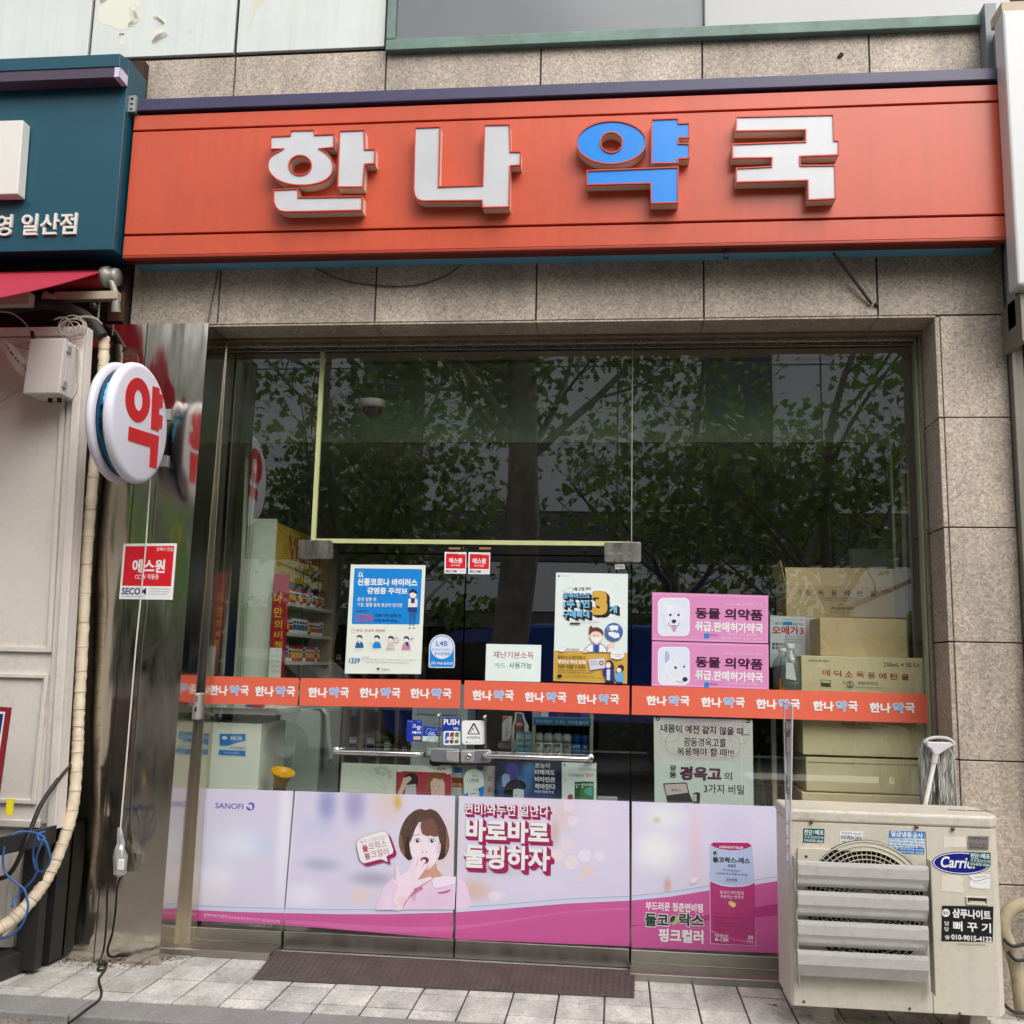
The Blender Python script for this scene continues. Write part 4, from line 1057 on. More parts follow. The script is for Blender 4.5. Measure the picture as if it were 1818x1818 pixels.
# stickers on the unit
def sticker(box, bgm, rows, label, y=AY-.0012, r=3, tilt=0.0):
    u0, v0, u1, v1 = box; cu, cv = (u0+u1)/2, (v0+v1)/2
    def rot(p):
        ca, sa = math.cos(tilt), math.sin(tilt); return (cu+(p[0]-cu)*ca-(p[1]-cv)*sa, cv+(p[0]-cu)*sa+(p[1]-cv)*ca)
    F = Flat('sticker', label, None, y, [fz_(*rot(p)) for p in rrect(u0, v0, u1, v1, r)], bgm, .0006, parent=ac)
    F.fr = fz_; F.STEP = .0002
    for rw in rows: 
        if rw[0] == 'r': F.poly([rot((rw[1], rw[2])), rot((rw[3], rw[2])), rot((rw[3], rw[4])), rot((rw[1], rw[4]))], rw[5], 'print')
        else:
            t, a0, b0, a1, b1, m, bd = rw; p = rot(((a0+a1)/2, (b0+b1)/2)); F.text(t, p[0]-(a1-a0)/2, p[1]-(b1-b0)/2, p[0]+(a1-a0)/2, p[1]+(b1-b0)/2, m, bd, rot=-math.degrees(tilt))
    return F.done()
TEALP = mat('dark green sticker', S(22, 48, 56), .4); MINT = mat('mint print', S(206, 240, 240), .5)
def flyer(u, v, lab, y=AY-.0012, bg=TEALP):
    sticker((u, v, u+120, v+80), bg, [('전단', u+5, v+5, u+52, v+36, MINT, .03), ('내외', u+54, v+6, u+66, v+34, MINT, .0), ('배포', u+68, v+5, u+116, v+36, MINT, .03), ('수도권전지역', u+6, v+40, u+114, v+57, MINT, .012), ('010-8181-0265', u+6, v+60, u+114, v+76, MINT, .02)], lab, y, 1, .03)
flyer(243, 708, 'dark green flyer sticker at the unit top left')
sticker((452, 722, 580, 797), WHITE, [('배관세척 냉난방', 462, 728, 572, 743, BLACKP, .0), ('010-9034-2424', 457, 748, 575, 772, BLACKP, .02), ('배관 세척 스케일링', 462, 777, 572, 790, BLACKP, .0)], 'white sticker with a phone number', tilt=.03, r=4)
BLS = mat('blue sticker', S(40, 122, 196), .4); PLB = mat('pale blue sticker', S(206, 226, 236), .5)
sticker((730, 722, 932, 850), BLS, [('일급냉동공사', 740, 726, 922, 757, WHITE, .03), ('r', 732, 762, 930, 815, PLB), ('냉장고 냉동기 에어컨 냉각기', 738, 766, 925, 779, NAVYP, .01), ('저온창고 설비 제작 시공 및 A/S', 738, 783, 925, 796, NAVYP, .01), ('1급 냉동기술자 24시간 출동', 742, 800, 922, 812, NAVYP, .01), ('전 화 (031)978-3329', 742, 817, 925, 831, WHITE, .012), ('야 간 (031)720-3329', 742, 834, 925, 847, WHITE, .012)], 'blue and white repair sticker', tilt=.03)
mb = MB(); torn = mat('torn paper remains', S(222, 216, 202), .8, var=.08, vscale=40)
def tornp(pts, nm='torn_sticker', y=AY-.001, m=torn):
    mb = MB(); mb.prism([q(*fz_(*p), AY) for p in pts], y, AY-.0002, m); part(nm, mb, ac)
tornp([(1040, 752), (1060, 748), (1085, 757), (1120, 747), (1140, 755), (1164, 752), (1166, 812), (1120, 816), (1085, 812), (1042, 818)])
tornp([(1030, 976), (1080, 972), (1140, 978), (1160, 990), (1140, 1015), (1165, 1060), (1150, 1073), (1090, 1068), (1028, 1062)])
tornp([(1120, 1356), (1278, 1362), (1276, 1376), (1210, 1370), (1122, 1370)], m=mat('glue mark', S(176, 164, 142), .7))
sticker((1176, 750, 1297, 830), mat('grey metal sticker', S(142, 136, 132), .35, .2), [('대한에어컨', 1186, 756, 1288, 772, BLACKP, .012), ('설치 이전 수리', 1190, 777, 1284, 787, GREYP, .01), ('배관공사 가스충전', 1188, 792, 1286, 803, BLACKP, 0), ('031-970-2424', 1190, 808, 1284, 822, BLACKP, .012)], 'grey metallic rating sticker', tilt=.02, r=1)
flyer(1187, 843, 'dark green flyer sticker stuck over the blue badge', AY-.0034)
F = Flat('sticker', 'crumpled half torn white sticker', None, AY-.0014, [fz_(*p) for p in [(1188, 972), (1250, 966), (1302, 968), (1306, 1020), (1300, 1050), (1240, 1048), (1205, 1042), (1186, 1030), (1195, 1000)]], WHITE, .0006, parent=ac); F.fr = fz_
F.line([(1190, 985), (1215, 1005), (1255, 1000), (1300, 985)], .002, BLACKP, smooth=4); F.line([(1210, 1012), (1255, 1018), (1285, 1008)], .0018, mat('grey crease', S(176, 180, 184), .6), smooth=4); F.line([(1215, 985), (1285, 978)], .004, mat('grey crease', S(176, 180, 184)), smooth=0); F.done()
BKS = mat('black sticker', S(24, 23, 24), .35)
sticker((1030, 1148, 1322, 1350), BKS, [('샴푸나이트', 1090, 1166, 1308, 1220, WHITE, .035), ('뻐 꾸 기', 1095, 1238, 1310, 1294, WHITE, .03), ('담', 1045, 1236, 1072, 1260, WHITE, .012), ('당', 1045, 1268, 1072, 1292, WHITE, .012), ('010-9015-4122', 1086, 1314, 1316, 1344, WHITE, .03), ('☎', 1048, 1316, 1078, 1340, WHITE, .02)], 'big black and white nightclub sticker', tilt=.02, r=1)
F = Flat('sticker', 'white round mark on the black sticker', None, AY-.0042, [fz_(*p) for p in ell(1054, 1186, 23, 23, 28)], WHITE, .0004, parent=ac); F.fr = fz_; F.text('일산', 1038, 1177, 1070, 1196, BLACKP, .02); F.done()
# vents on the lid
mb = MB()
for i in range(7):
    c_ = wp(*fz_(1065+i*14, 682), -.6); mb.box(c_.x, c_.x+.011, -.62, -.60, zt+.0522, zt+.0528, DARK)
for i in range(8):
    c_ = wp(*fz_(1175+i*16, 688), -.6); mb.box(c_.x, c_.x+.012, -.63+(i % 2)*.01, -.60, zt+.0522, zt+.0528, mat('dark stamp', S(86, 74, 62), .6))
part('lid_stamp', mb, ac)
# clear wind guard panel on its left side
CLR = glass('clear acrylic', (.88, .88, .90, 1), .04, 1.6, .1); FROST = mat('frosted acrylic edge', S(206, 200, 206), .3)
gd = empty('clear_guard', (.745, -.85, .69), 'upright clear acrylic guard panel fixed to the left side of the air conditioner', 'guard panel')
mb = MB(); mb.extr([(-1.03, 1.37), (-.885, 1.372), (-.70, .90), (-.70, .70), (-.765, .66), (-.86, .70)], 0, .742, .748, CLR) if 0 else None
gp = [(-1.02, 1.365), (-.80, 1.372), (-.60, 1.372), (-.60, .74), (-.76, .70), (-.80, .74), (-.86, .90)]
mb = MB(); mb.extr([(-1.0, 1.368), (-.79, 1.372), (-.79, .70), (-.83, .66), (-.87, .74)], 0, .7405, .7455, CLR); part('panel', mb, gd)
mb = MB()
for (a, b) in (((-1.0, 1.368), (-.79, 1.372)), ((-1.0, 1.368), (-.87, .74)), ((-.87, .74), (-.83, .66)), ((-.79, 1.372), (-.79, .70))):
    mb.tube([(.743, a[0], a[1]), (.743, b[0], b[1])], .0042, FROST, 6)
part('edge_strip', mb, gd)
mb = MB()
for z_ in (.80, .86): mb.lathe([(.006, 0), (.006, .004), (0, .005)], (.7405, -.82, z_), (-1, 0, 0), gal, 10)
mb.extr([(-.835, 1.29), (-.815, 1.29), (-.815, 1.18), (-.84, 1.12)], 0, .7395, .7402, mat('plum print', S(110, 70, 92), .5)); mb.extr([(-.84, 1.06), (-.815, 1.07), (-.815, 1.0), (-.845, .98)], 0, .7395, .7402, mat('plum print', S(110, 70, 92)))
part('fixing', mb, gd)

# ================================================================ mop standing head up behind the unit
mop = empty('mop', tuple(wp(1648, 1440, -.40)), 'grey string mop standing head up behind the air conditioner', 'mop')
mb = MB(); mb.tube([wp(*fz_(905, 680), -.41), wp(*fz_(928, 610), -.41), wp(*fz_(988, 325), -.41)], .0105, mat('white mop pole', S(226, 222, 216), .35), 12)
mb.tube([wp(*fz_(986, 335), -.41), wp(*fz_(995, 285), -.41)], .015, mat('mop socket grey', S(198, 194, 196), .4), 14); part('handle', mb, mop)
mb = MB(); hp_ = [(945, 215), (1085, 218), (1088, 240), (1040, 268), (1012, 290), (985, 285), (970, 255), (948, 240)]
mb.prism([q(*fz_(*p), -.42) for p in hp_], -.425, -.39, mat('mop clamp plastic', S(206, 202, 208), .4)); part('clamp', mb, mop, bev=.004)
MOPM = [mat('mop yarn grey', S(150, 150, 147), .9), mat('mop yarn pale', S(186, 185, 180), .9), mat('mop yarn dark', S(112, 112, 110), .9)]
r2 = random.Random(4); mb = MB()
a, b = wp(*fz_(930, 205), -.40), wp(*fz_(1092, 215), -.40)
for i in range(150):
    t = r2.random(); side = r2.choice((-1, 1)); 
    if .36 < t < .52: side = 1
    x = a.x+(b.x-a.x)*t; z = a.z+(b.z-a.z)*t-.0; ln = r2.uniform(.24, .325) if t > .4 else r2.uniform(.24, .30)
    if .25 < t < .45: ln *= .8
    y0 = -.362+side*.012; pts = [(x, -.372, z+.004), (x+r2.uniform(-.004, .004), y0, z-.012)]
    x2 = x+(t-.5)*.03
    for k in range(1, 7): pts.append((x2+.004*math.sin(k*1.7+i)+r2.uniform(-.003, .003), y0+side*r2.uniform(0, .008), z-.012-ln*k/6))
    mb.tube(pts, r2.uniform(.0022, .0034), r2.choice(MOPM), 5, False)
part('mop_strands', mb, mop)
mb = MB(); mb.tube(curve([tuple(wp(*fz_(*p), -.385)) for p in [(932, 225), (950, 200), (1000, 190), (1060, 195), (1092, 215), (1098, 235), (1080, 230)]], 5, False), .008, MOPM[1], 8); part('head_band', mb, mop)

# ================================================================ right edge: hose, cables, neighbour
rh = empty('grey_hose', tuple(wp(1800, 1700, -.5)), 'dusty insulated hose curling against the wall right of the air conditioner', 'hose')
mb = MB(); mb.tube(curve([tuple(wp(u, v, -.42)) for u, v in ((1850, 1608), (1815, 1606), (1790, 1620), (1782, 1650), (1796, 1690), (1806, 1730), (1812, 1780), (1822, 1830))], 8, False), .03, mat('dusty hose tape', S(170, 158, 132), .7, var=.2, vscale=14, bump=.3), 14); part('insulation', mb, rh)
mb = MB()
for pl in ([(1782, 1668), (1800, 1680), (1830, 1672)], [(1790, 1690), (1805, 1705), (1835, 1700)], [(1780, 1780), (1800, 1796), (1840, 1800)]): mb.tube(curve([tuple(wp(u, v, -.47)) for u, v in pl], 6, False), .008, RUBBER, 8)
part('cable', mb, rh)
mb = MB(); mb.box(2.06, 3.4, -.22, .1, 2.95, 3.4, mat('dark red brick', S(70, 30, 24), .85, var=.3, vscale=25)); mb.box(2.0605, 3.4, -.225, .1, -.1, 2.9495, mat('grey neighbour wall', S(150, 146, 140), .7, var=.1)); mb.box(2.062, 2.4, -.24, -.2255, 2.0, 2.7, WB)
solo('neighbour_wall', mb, (2.5, -.1, 0), 'strip of the next shop wall beyond the aluminium trim at the right edge', 'wall')
mb = MB(); mb.tube(curve([tuple(wp(u, v, -.30)) for u, v in ((1812, 540), (1816, 600), (1804, 640), (1808, 720), (1812, 800), (1806, 860))], 6, False), .007, mat('grey conduit', S(140, 136, 130), .5), 8)
solo('wall_cable', mb, tuple(wp(1806, 700, -.3)), 'grey cable dropping down the right edge of the wall', 'cable')
# weeds by the foot of the unit
mb = MB(); r2 = random.Random(9); WEED = [mat('weed green', (.07, .13, .03, 1), .6), mat('weed pale', (.11, .17, .05, 1), .6)]
for cx_ in (.98, 1.06, 1.15, 1.30, 1.36):
    for i in range(8):
        a_ = r2.uniform(0, 6.28); l = r2.uniform(.02, .05); x, y = cx_+r2.uniform(-.03, .03), -.74+r2.uniform(-.04, .06)
        d = Vector((math.cos(a_), math.sin(a_), 0)); s = Vector((-d.y, d.x, 0))*l*.3; p0 = Vector((x, y, .002)); p1 = p0+d*l*.5+Vector((0, 0, l*.7)); p2 = p0+d*l+Vector((0, 0, l*.55))
        mb.add([p0, p1-s, p2, p1+s], [(0, 1, 2, 3)], r2.choice(WEED))
o = solo('weeds', mb, (1.15, -.7, 0), 'small green weeds growing under the air conditioner', 'weeds'); o['kind'] = 'stuff'

# ================================================================ chequer plate ramp
CHK = mat('rusty chequer plate', S(86, 76, 70), .55, .25, var=.3, vscale=9, grime=.3)
ramp = empty('ramp_plate', (-.8, -.3, 0), 'dark brown chequer plate ramp on the pavement before the doors', 'ramp')
P_ = [wz(485, 1698, .03), wz(448, 1741, .006), wz(1125, 1773, .006), wz(1128, 1735, .03)]
tl, bl_, br_, tr_ = [(-1.735, -.125, .030), (-1.71, -.512, .006), (.095, -.46, .006), (.105, -.128, .030)]
mb = MB()
top = [Vector(p) for p in (bl_, br_, tr_, tl)]
vs = [tuple(p) for p in top]+[(p.x, p.y, -.001+.002) for p in top]
mb.add(vs, [(0, 1, 2, 3), (0, 4, 5, 1), (1, 5, 6, 2), (2, 6, 7, 3), (3, 7, 4, 0)], CHK); part('plate', mb, ramp, bev=.0015)
mb = MB()
NX, NY = 62, 13
for i in range(NX):
    for k in range(NY):
        s_, t_ = (i+.5)/NX, (k+.5)/NY
        p = (top[0]*(1-s_)+top[1]*s_)*(1-t_)+(top[3]*(1-s_)+top[2]*s_)*t_
        a_ = R(45) if (i+k) % 2 else R(-45); d = Vector((math.cos(a_), math.sin(a_), 0))*.0115; n_ = Vector((-d.y, d.x, 0))*.28
        up_ = Vector((0, 0, .0022)); lo = Vector((0, 0, .0002)); d.z = d.y*.066; n_.z = n_.y*.066
        mb.add([p+d+lo, p+n_+up_, p-d+lo, p-n_+up_], [(0, 1, 2), (0, 2, 3)], CHK)
part('tread', mb, ramp)

# ================================================================ vinyl on the glass
GY = -.0030
def cap(u0, v0, r0, u1, v1, r1, n=7):
    a = math.atan2(v1-v0, u1-u0); o = []
    for i in range(n+1): t = a+math.pi/2+math.pi*i/n; o.append((u0+r0*math.cos(t), v0+r0*math.sin(t)))
    for i in range(n+1): t = a-math.pi/2+math.pi*i/n; o.append((u1+r1*math.cos(t), v1+r1*math.sin(t)))
    return o
MAG = mat('magenta print', S(204, 92, 156), .35, var=.06, vscale=3); MAGD = mat('deep magenta print', S(176, 36, 104), .4); MAGT = mat('dark magenta print', S(160, 30, 92), .4)
SILV = mat('silver blue stripe', S(206, 212, 236), .35)
wave = [(330, 1615), (420, 1619), (501, 1621), (600, 1623), (700, 1623), (804, 1620), (891, 1614), (1008, 1604), (1120, 1599), (1190, 1592), (1258, 1581), (1338, 1571), (1400, 1561)]
def bl(u, v, ru, rv, c, st):
    a = wp(u, v, GY); b = wp(u+ru, v, GY); d = wp(u, v+rv, GY)
    return (a.x, a.z, abs(b.x-a.x), abs(a.z-d.z), S(*c), st)
BG = soft_print('blurred pharmacy print', S(216, 211, 234), [
    bl(420, 1510, 90, 70, (226, 232, 248), .9), bl(380, 1560, 60, 50, (238, 236, 248), .8), bl(470, 1500, 40, 40, (200, 210, 240), .6), bl(440, 1530, 70, 30, (214, 206, 226), .5), bl(372, 1590, 60, 40, (232, 222, 228), .6),
    bl(505, 1470, 22, 230, (236, 234, 250), .8), bl(580, 1430, 30, 60, (128, 134, 196), .75), bl(630, 1430, 34, 60, (150, 140, 196), .75), bl(560, 1470, 60, 40, (196, 200, 234), .6),
    bl(690, 1430, 50, 60, (222, 200, 198), .8), bl(706, 1424, 14, 26, (206, 178, 74), .9), bl(650, 1500, 80, 40, (216, 208, 224), .6), bl(570, 1535, 60, 22, (150, 160, 194), .6), bl(660, 1560, 70, 24, (160, 160, 180), .75), bl(540, 1590, 60, 40, (232, 230, 250), .8), bl(640, 1590, 34, 26, (232, 206, 190), .7),
    bl(780, 1500, 70, 120, (226, 204, 202), .75), bl(840, 1580, 60, 36, (216, 178, 160), .75), bl(880, 1540, 90, 30, (190, 186, 196), .6), bl(930, 1440, 60, 50, (226, 210, 226), .7), bl(1000, 1450, 40, 50, (218, 196, 190), .7), bl(985, 1480, 16, 40, (196, 148, 108), .5), bl(1060, 1460, 50, 70, (224, 212, 232), .7), bl(880, 1590, 22, 14, (240, 226, 238), .8), bl(960, 1570, 60, 30, (222, 214, 238), .7),
    bl(1180, 1450, 60, 40, (226, 232, 236), .9), bl(1166, 1456, 12, 9, (214, 190, 150), .8), bl(1165, 1510, 70, 60, (236, 238, 240), .9), bl(1235, 1500, 20, 120, (226, 196, 210), .75), bl(1185, 1572, 12, 26, (208, 158, 140), .75), bl(1300, 1470, 70, 60, (206, 196, 230), .6), bl(1350, 1530, 60, 50, (214, 210, 234), .6)], .3)
segs = [([(356, 1399.5), (521, 1404.5), (502, 1642), (338, 1634)], 'pale blurred advert panel with a small blue company name, left of the doors'),
        ([(524, 1404.5), (808, 1413), (803, 1667), (504, 1642)], 'advert panel with an astonished woman, along the foot of the left door'),
        ([(815, 1413), (1117, 1422.5), (1118, 1680), (808, 1667.5)], 'advert panel with a big white and magenta slogan, at the foot of the right door'),
        ([(1122, 1423), (1388, 1432), (1394, 1693), (1121, 1681.5)], 'advert panel with a pink medicine box, on the fixed pane right of the doors')]
banners = []
for k, (pl, lab) in enumerate(segs):
    F = Flat('advert_panel', lab, 'advertisement', GY, pl, BG, .0012, group='advert panels along the foot of the shopfront')
    banners.append(F)
    ul0, ul1 = pl[0][0], pl[1][0]; bl0, bl1 = pl[3], pl[2]
    def edge_u(v, left):
        a, b = (pl[0], pl[3]) if left else (pl[1], pl[2])
        return a[0]+(b[0]-a[0])*(v-a[1])/(b[1]-a[1])
    def wv(u):
        for (a, b), (c, d) in zip(wave[:-1], wave[1:]):
            if a <= u <= c: return b+(d-b)*(u-a)/(c-a)
        return wave[-1][1]
    uL, uR = edge_u(1615, True), edge_u(1595, False)
    us = [uL+(uR-uL)*i/16 for i in range(17)]
    F.poly([(u, wv(u)-8) for u in us]+[(u, wv(u)+2) for u in reversed(us)], SILV, 'stripe')
    F.poly([(u, wv(u)-8.6) for u in us]+[(u, wv(u)-7.4) for u in reversed(us)], mat('stripe edge blue', S(150, 164, 206), .4), 'stripe')
    F.poly([(u, wv(u)) for u in us]+[(edge_u(pl[2][1], False), pl[2][1]), pl[3]], MAG, 'pink_field')
    if k in (1, 2):
        F.poly([(u, wv(u)+18+6*math.sin(u*.01)) for u in us]+[(u, wv(u)+24+9*math.sin(u*.01+.4)) for u in reversed(us)], mat('pink sheen', S(212, 110, 170), .35), 'pink_field')
    if k == 3:
        F.poly([(u, wv(u)+46-i_*.4) for i_, u in enumerate(us)]+[(u, wv(u)+62-i_*1.2) for i_, u in enumerate(reversed(us))], mat('pink shade', S(176, 62, 128), .35), 'pink_field')
# company name
F = banners[0]; F.fr = Z(320, 1240, 3.952)
BRB = mat('logo blue', S(64, 84, 176), .4)
F.text('SANOFI', 246, 735, 442, 775, BRB, .012)
F.poly([(462, 760), (466, 775), (480, 787), (500, 786), (488, 774), (478, 762)], BRB, 'emblem'); F.poly([(476, 738), (492, 729), (510, 732), (521, 748), (520, 768), (508, 783), (494, 788), (505, 772), (508, 756), (500, 742), (488, 740), (486, 750)], BRB, 'emblem')
PKT = mat('pale pink print', S(240, 206, 226), .4)
F.text('심의필 2019-1481-0058', 165, 1513, 328, 1522, PKT); F.text('둘코락스에스 장용정 [효능효과] 변비 변비로 인한 다음 증상의 완화', 165, 1532, 700, 1556, PKT, rot=-2)
# the woman
F = banners[1]; F.fr = Z(600, 1400, 6.992)
HAIR = mat('printed brown hair', S(96, 72, 64), .4, var=.3, vscale=45); HAIRD = mat('printed dark hair', S(58, 44, 42), .4); HAIRL = mat('printed light hair', S(140, 106, 82), .4, var=.2, vscale=50)
FACE = soft_print('printed face', S(240, 226, 236), [bl(725, 1505, 8, 8, (238, 206, 214), .5), bl(777, 1505, 8, 8, (238, 206, 214), .5), bl(752, 1465, 26, 10, (226, 196, 196), .6), bl(752, 1540, 24, 10, (226, 196, 200), .6)], .4)
NECK = mat('printed neck', S(206, 158, 138), .4); HANDM = soft_print('printed hand', S(243, 222, 238), [bl(715, 1600, 14, 18, (232, 196, 208), .6), bl(733, 1548, 8, 14, (236, 210, 222), .5)], .4); HANDS_ = mat('printed hand shade', S(222, 186, 196), .4)
BLOUSE = soft_print('printed blouse', S(234, 208, 234), [bl(690, 1600, 14, 30, (240, 218, 242), .7), bl(770, 1600, 26, 20, (228, 196, 226), .6), bl(735, 1590, 8, 20, (206, 130, 180), .5)], .5); BLOL = mat('printed collar', S(242, 224, 244), .5); BLOS = mat('printed fold', S(204, 160, 198), .5)
p_ = 'woman_picture'
F.blob([(1085, 268), (1150, 254), (1230, 290), (1300, 385), (1345, 490), (1378, 620), (1382, 720), (1355, 810), (1310, 870), (1235, 882), (1180, 800), (950, 800), (920, 865), (880, 892), (830, 850), (780, 780), (755, 680), (765, 560), (800, 450), (860, 350), (950, 275), (1030, 252)], HAIR, p_)
F.blob([(780, 560), (800, 640), (820, 740), (880, 860), (830, 845), (780, 780), (757, 680), (765, 580)], HAIRL, p_); F.blob([(1340, 500), (1370, 620), (1372, 720), (1350, 800), (1310, 860), (1330, 760), (1345, 640)], HAIRL, p_)
F.blob([(885, 560), (900, 700), (915, 800), (925, 860), (885, 890), (835, 850), (830, 760), (850, 640)], HAIRD, p_); F.blob([(1275, 620), (1300, 700), (1330, 760), (1320, 850), (1240, 880), (1230, 800), (1262, 720)], HAIRD, p_)
F.poly([(1010, 930), (1215, 900), (1232, 1000), (1300, 1080), (1200, 1150), (1000, 1270), (960, 1250), (1000, 1110)], NECK, p_)
F.blob([(888, 660), (900, 560), (950, 480), (1000, 420), (1150, 420), (1235, 520), (1275, 640), (1277, 740), (1250, 850), (1195, 945), (1130, 1000), (1045, 1000), (965, 925), (915, 840), (893, 740)], FACE, p_)
for ex in (985, 1165):
    F.ell(ex, 650, 46, 30, mat('printed eye shade', S(206, 176, 190), .4), p_); F.ell(ex, 652, 41, 27, WHITE, p_); F.ell(ex+2, 650, 23, 23, mat('printed iris', S(84, 68, 76), .3), p_); F.ell(ex+2, 650, 11, 11, BLACKP, p_); F.ell(ex+10, 641, 6, 6, WHITE, p_)
    F.line([(ex-46, 650), (ex-28, 626), (ex, 617), (ex+30, 626), (ex+48, 648)], .0016, HAIRD, p_, 4)
F.line([(925, 590), (965, 573), (1020, 573)], .0022, HAIR, p_, 4); F.line([(1135, 573), (1185, 570), (1225, 590)], .0022, HAIR, p_, 4)
F.line([(1056, 660), (1050, 740), (1038, 782)], .0012, mat('printed nose shade', S(216, 186, 196), .4), p_, 4); F.ell(1052, 790, 10, 6, mat('printed nostril', S(150, 104, 110), .4), p_); F.ell(1100, 790, 10, 6, mat('printed nostril', S(150, 104, 110)), p_)
F.ell(1078, 890, 53, 44, mat('printed lips', S(172, 88, 104), .4), p_); F.ell(1076, 886, 40, 29, mat('printed mouth', S(66, 30, 40), .4), p_)
F.poly([(1100, 320), (1020, 390), (960, 500), (925, 600), (895, 680), (880, 560), (905, 450), (970, 360), (1050, 320)], HAIR, p_); F.poly([(1095, 320), (1190, 360), (1260, 470), (1290, 640), (1272, 690), (1250, 600), (1215, 500), (1150, 410)], HAIR, p_)
F.blob([(1055, 390), (1180, 385), (1240, 500), (1238, 585), (1190, 596), (1150, 580), (1120, 590), (1085, 578), (1045, 556), (1028, 470)], mat('printed fringe', S(124, 86, 78), .4, var=.35, vscale=90), p_)
for (a, b, c_) in ((1000, 300, 900), (1050, 285, 1010), (1130, 290, 1200), (1180, 300, 1290), (950, 330, 840)): F.line([(a, b), ((a+c_)/2+(c_-a)*.2, (b+560)/2-40), (c_, 560)], .0009, HAIRL if a % 100 else HAIRD, p_, 5)
for i in range(16):
    a0_ = 770+i*12 if i < 8 else 1250+(i-8)*15; sg_ = -1 if i < 8 else 1
    F.line([(1085+sg_*(20+(i % 8)*14), 275+(i % 8)*6), (1085+sg_*(150+(7-i % 8 if i < 8 else i % 8)*16), 470), (a0_+20*sg_*0, 640), (a0_+(40 if i < 8 else -20), 800)], .0008, (HAIRL, HAIRD, HAIR)[i % 3], p_, 4)
F.line([(905, 800), (935, 870), (985, 940), (1050, 996)], .001, mat('printed nose shade', S(216, 186, 196)), p_, 4); F.line([(1262, 760), (1235, 860), (1190, 945), (1130, 998)], .0016, mat('printed nose shade', S(216, 186, 196)), p_, 4)
F.poly([(465, 1502), (520, 1350), (580, 1205), (650, 1145), (668, 1104), (745, 1150), (960, 1270), (1170, 1120), (1290, 1086), (1468, 1093), (1448, 1502)], BLOUSE, p_)
for i in range(26): 
    u = 880+i*22; F.line([(u, 1240+abs(i-8)*-2), (u-2, 1500)], .0006, BLOS, p_)
F.poly([(1165, 1132), (1200, 1102), (1320, 1083), (1468, 1096), (1462, 1180), (1300, 1222), (1195, 1242)], BLOL, p_); F.line([(1165, 1132), (1195, 1242), (1300, 1222), (1462, 1182)], .0008, BLOS, p_)
F.poly([(668, 1104), (690, 1170), (735, 1200), (760, 1150)], BLOL, p_)
F.blob([(1240, 1284), (1300, 1276), (1350, 1262), (1405, 1250), (1385, 1272), (1330, 1295), (1260, 1298)], mat('printed pink motif', S(206, 92, 150), .4), p_)
F.poly([(985, 1230), (1030, 1195), (1060, 1240), (960, 1300), (880, 1360), (800, 1500), (830, 1400)], mat('printed pink shade', S(206, 120, 170), .4), p_)
for c_ in ((752, 1110, 34, 738, 968, 15), (900, 1050, 40, 975, 862, 18), (930, 1070, 40, 1068, 892, 20), (970, 1090, 38, 1102, 945, 17), (960, 1185, 44, 1148, 1108, 17)):
    F.poly(cap(c_[0]+4, c_[1]+6, c_[2]+3, c_[3]+4, c_[4]+6, c_[5]+3), HANDS_, p_); F.poly(cap(*c_), HANDM, p_)
F.blob([(735, 1100), (800, 1060), (880, 1020), (970, 1060), (995, 1130), (965, 1215), (890, 1330), (830, 1420), (790, 1502), (690, 1502), (690, 1390), (735, 1250), (745, 1160)], HANDM, p_)
F.line([(930, 1030), (900, 1100)], .0008, HANDS_, p_); F.line([(975, 1075), (940, 1130)], .0008, HANDS_, p_); F.line([(800, 1090), (830, 1140)], .0008, HANDS_, p_)
F.poly([(465, 1502), (520, 1350), (580, 1205), (690, 1170), (740, 1230), (690, 1390), (700, 1420), (745, 1440), (740, 1502)], BLOUSE, p_); F.line([(660, 1200), (700, 1290), (680, 1390), (740, 1440)], .0010, BLOS, p_, 4)
# speech bubble
sp = [(232, 690), (244, 645), (300, 605), (545, 526), (592, 533), (625, 575), (690, 760), (684, 800), (640, 820), (604, 836), (622, 908), (540, 872), (335, 924), (292, 908), (268, 862)]
for k in (40, 26, 12): F.poly([(a+k, b+k*.85) for a, b in sp], MAGT, 'speech_bubble')
F.poly([(a+(a-460)*.02, b+(b-725)*.02) for a, b in sp], MAGT, 'speech_bubble'); F.poly(sp, WHITE, 'speech_bubble')
MT = mat('thin magenta print', S(184, 96, 146), .4)
F.stext('새로 나왔어요!', 434, 632, 62, mat('pale magenta print', S(206, 150, 186), .4), 0, 'speech_bubble', 13, .82); F.stext('코락스', 494, 698, 92, MT, .006, 'speech_bubble', 13, .86); F.stext('크컬러', 520, 796, 92, MT, .006, 'speech_bubble', 13, .86)
F.stext('둘', 342, 742, 84, MAGD, .03, 'speech_bubble', 13, .9); F.stext('핑', 366, 838, 84, MAGD, .03, 'speech_bubble', 13, .9)
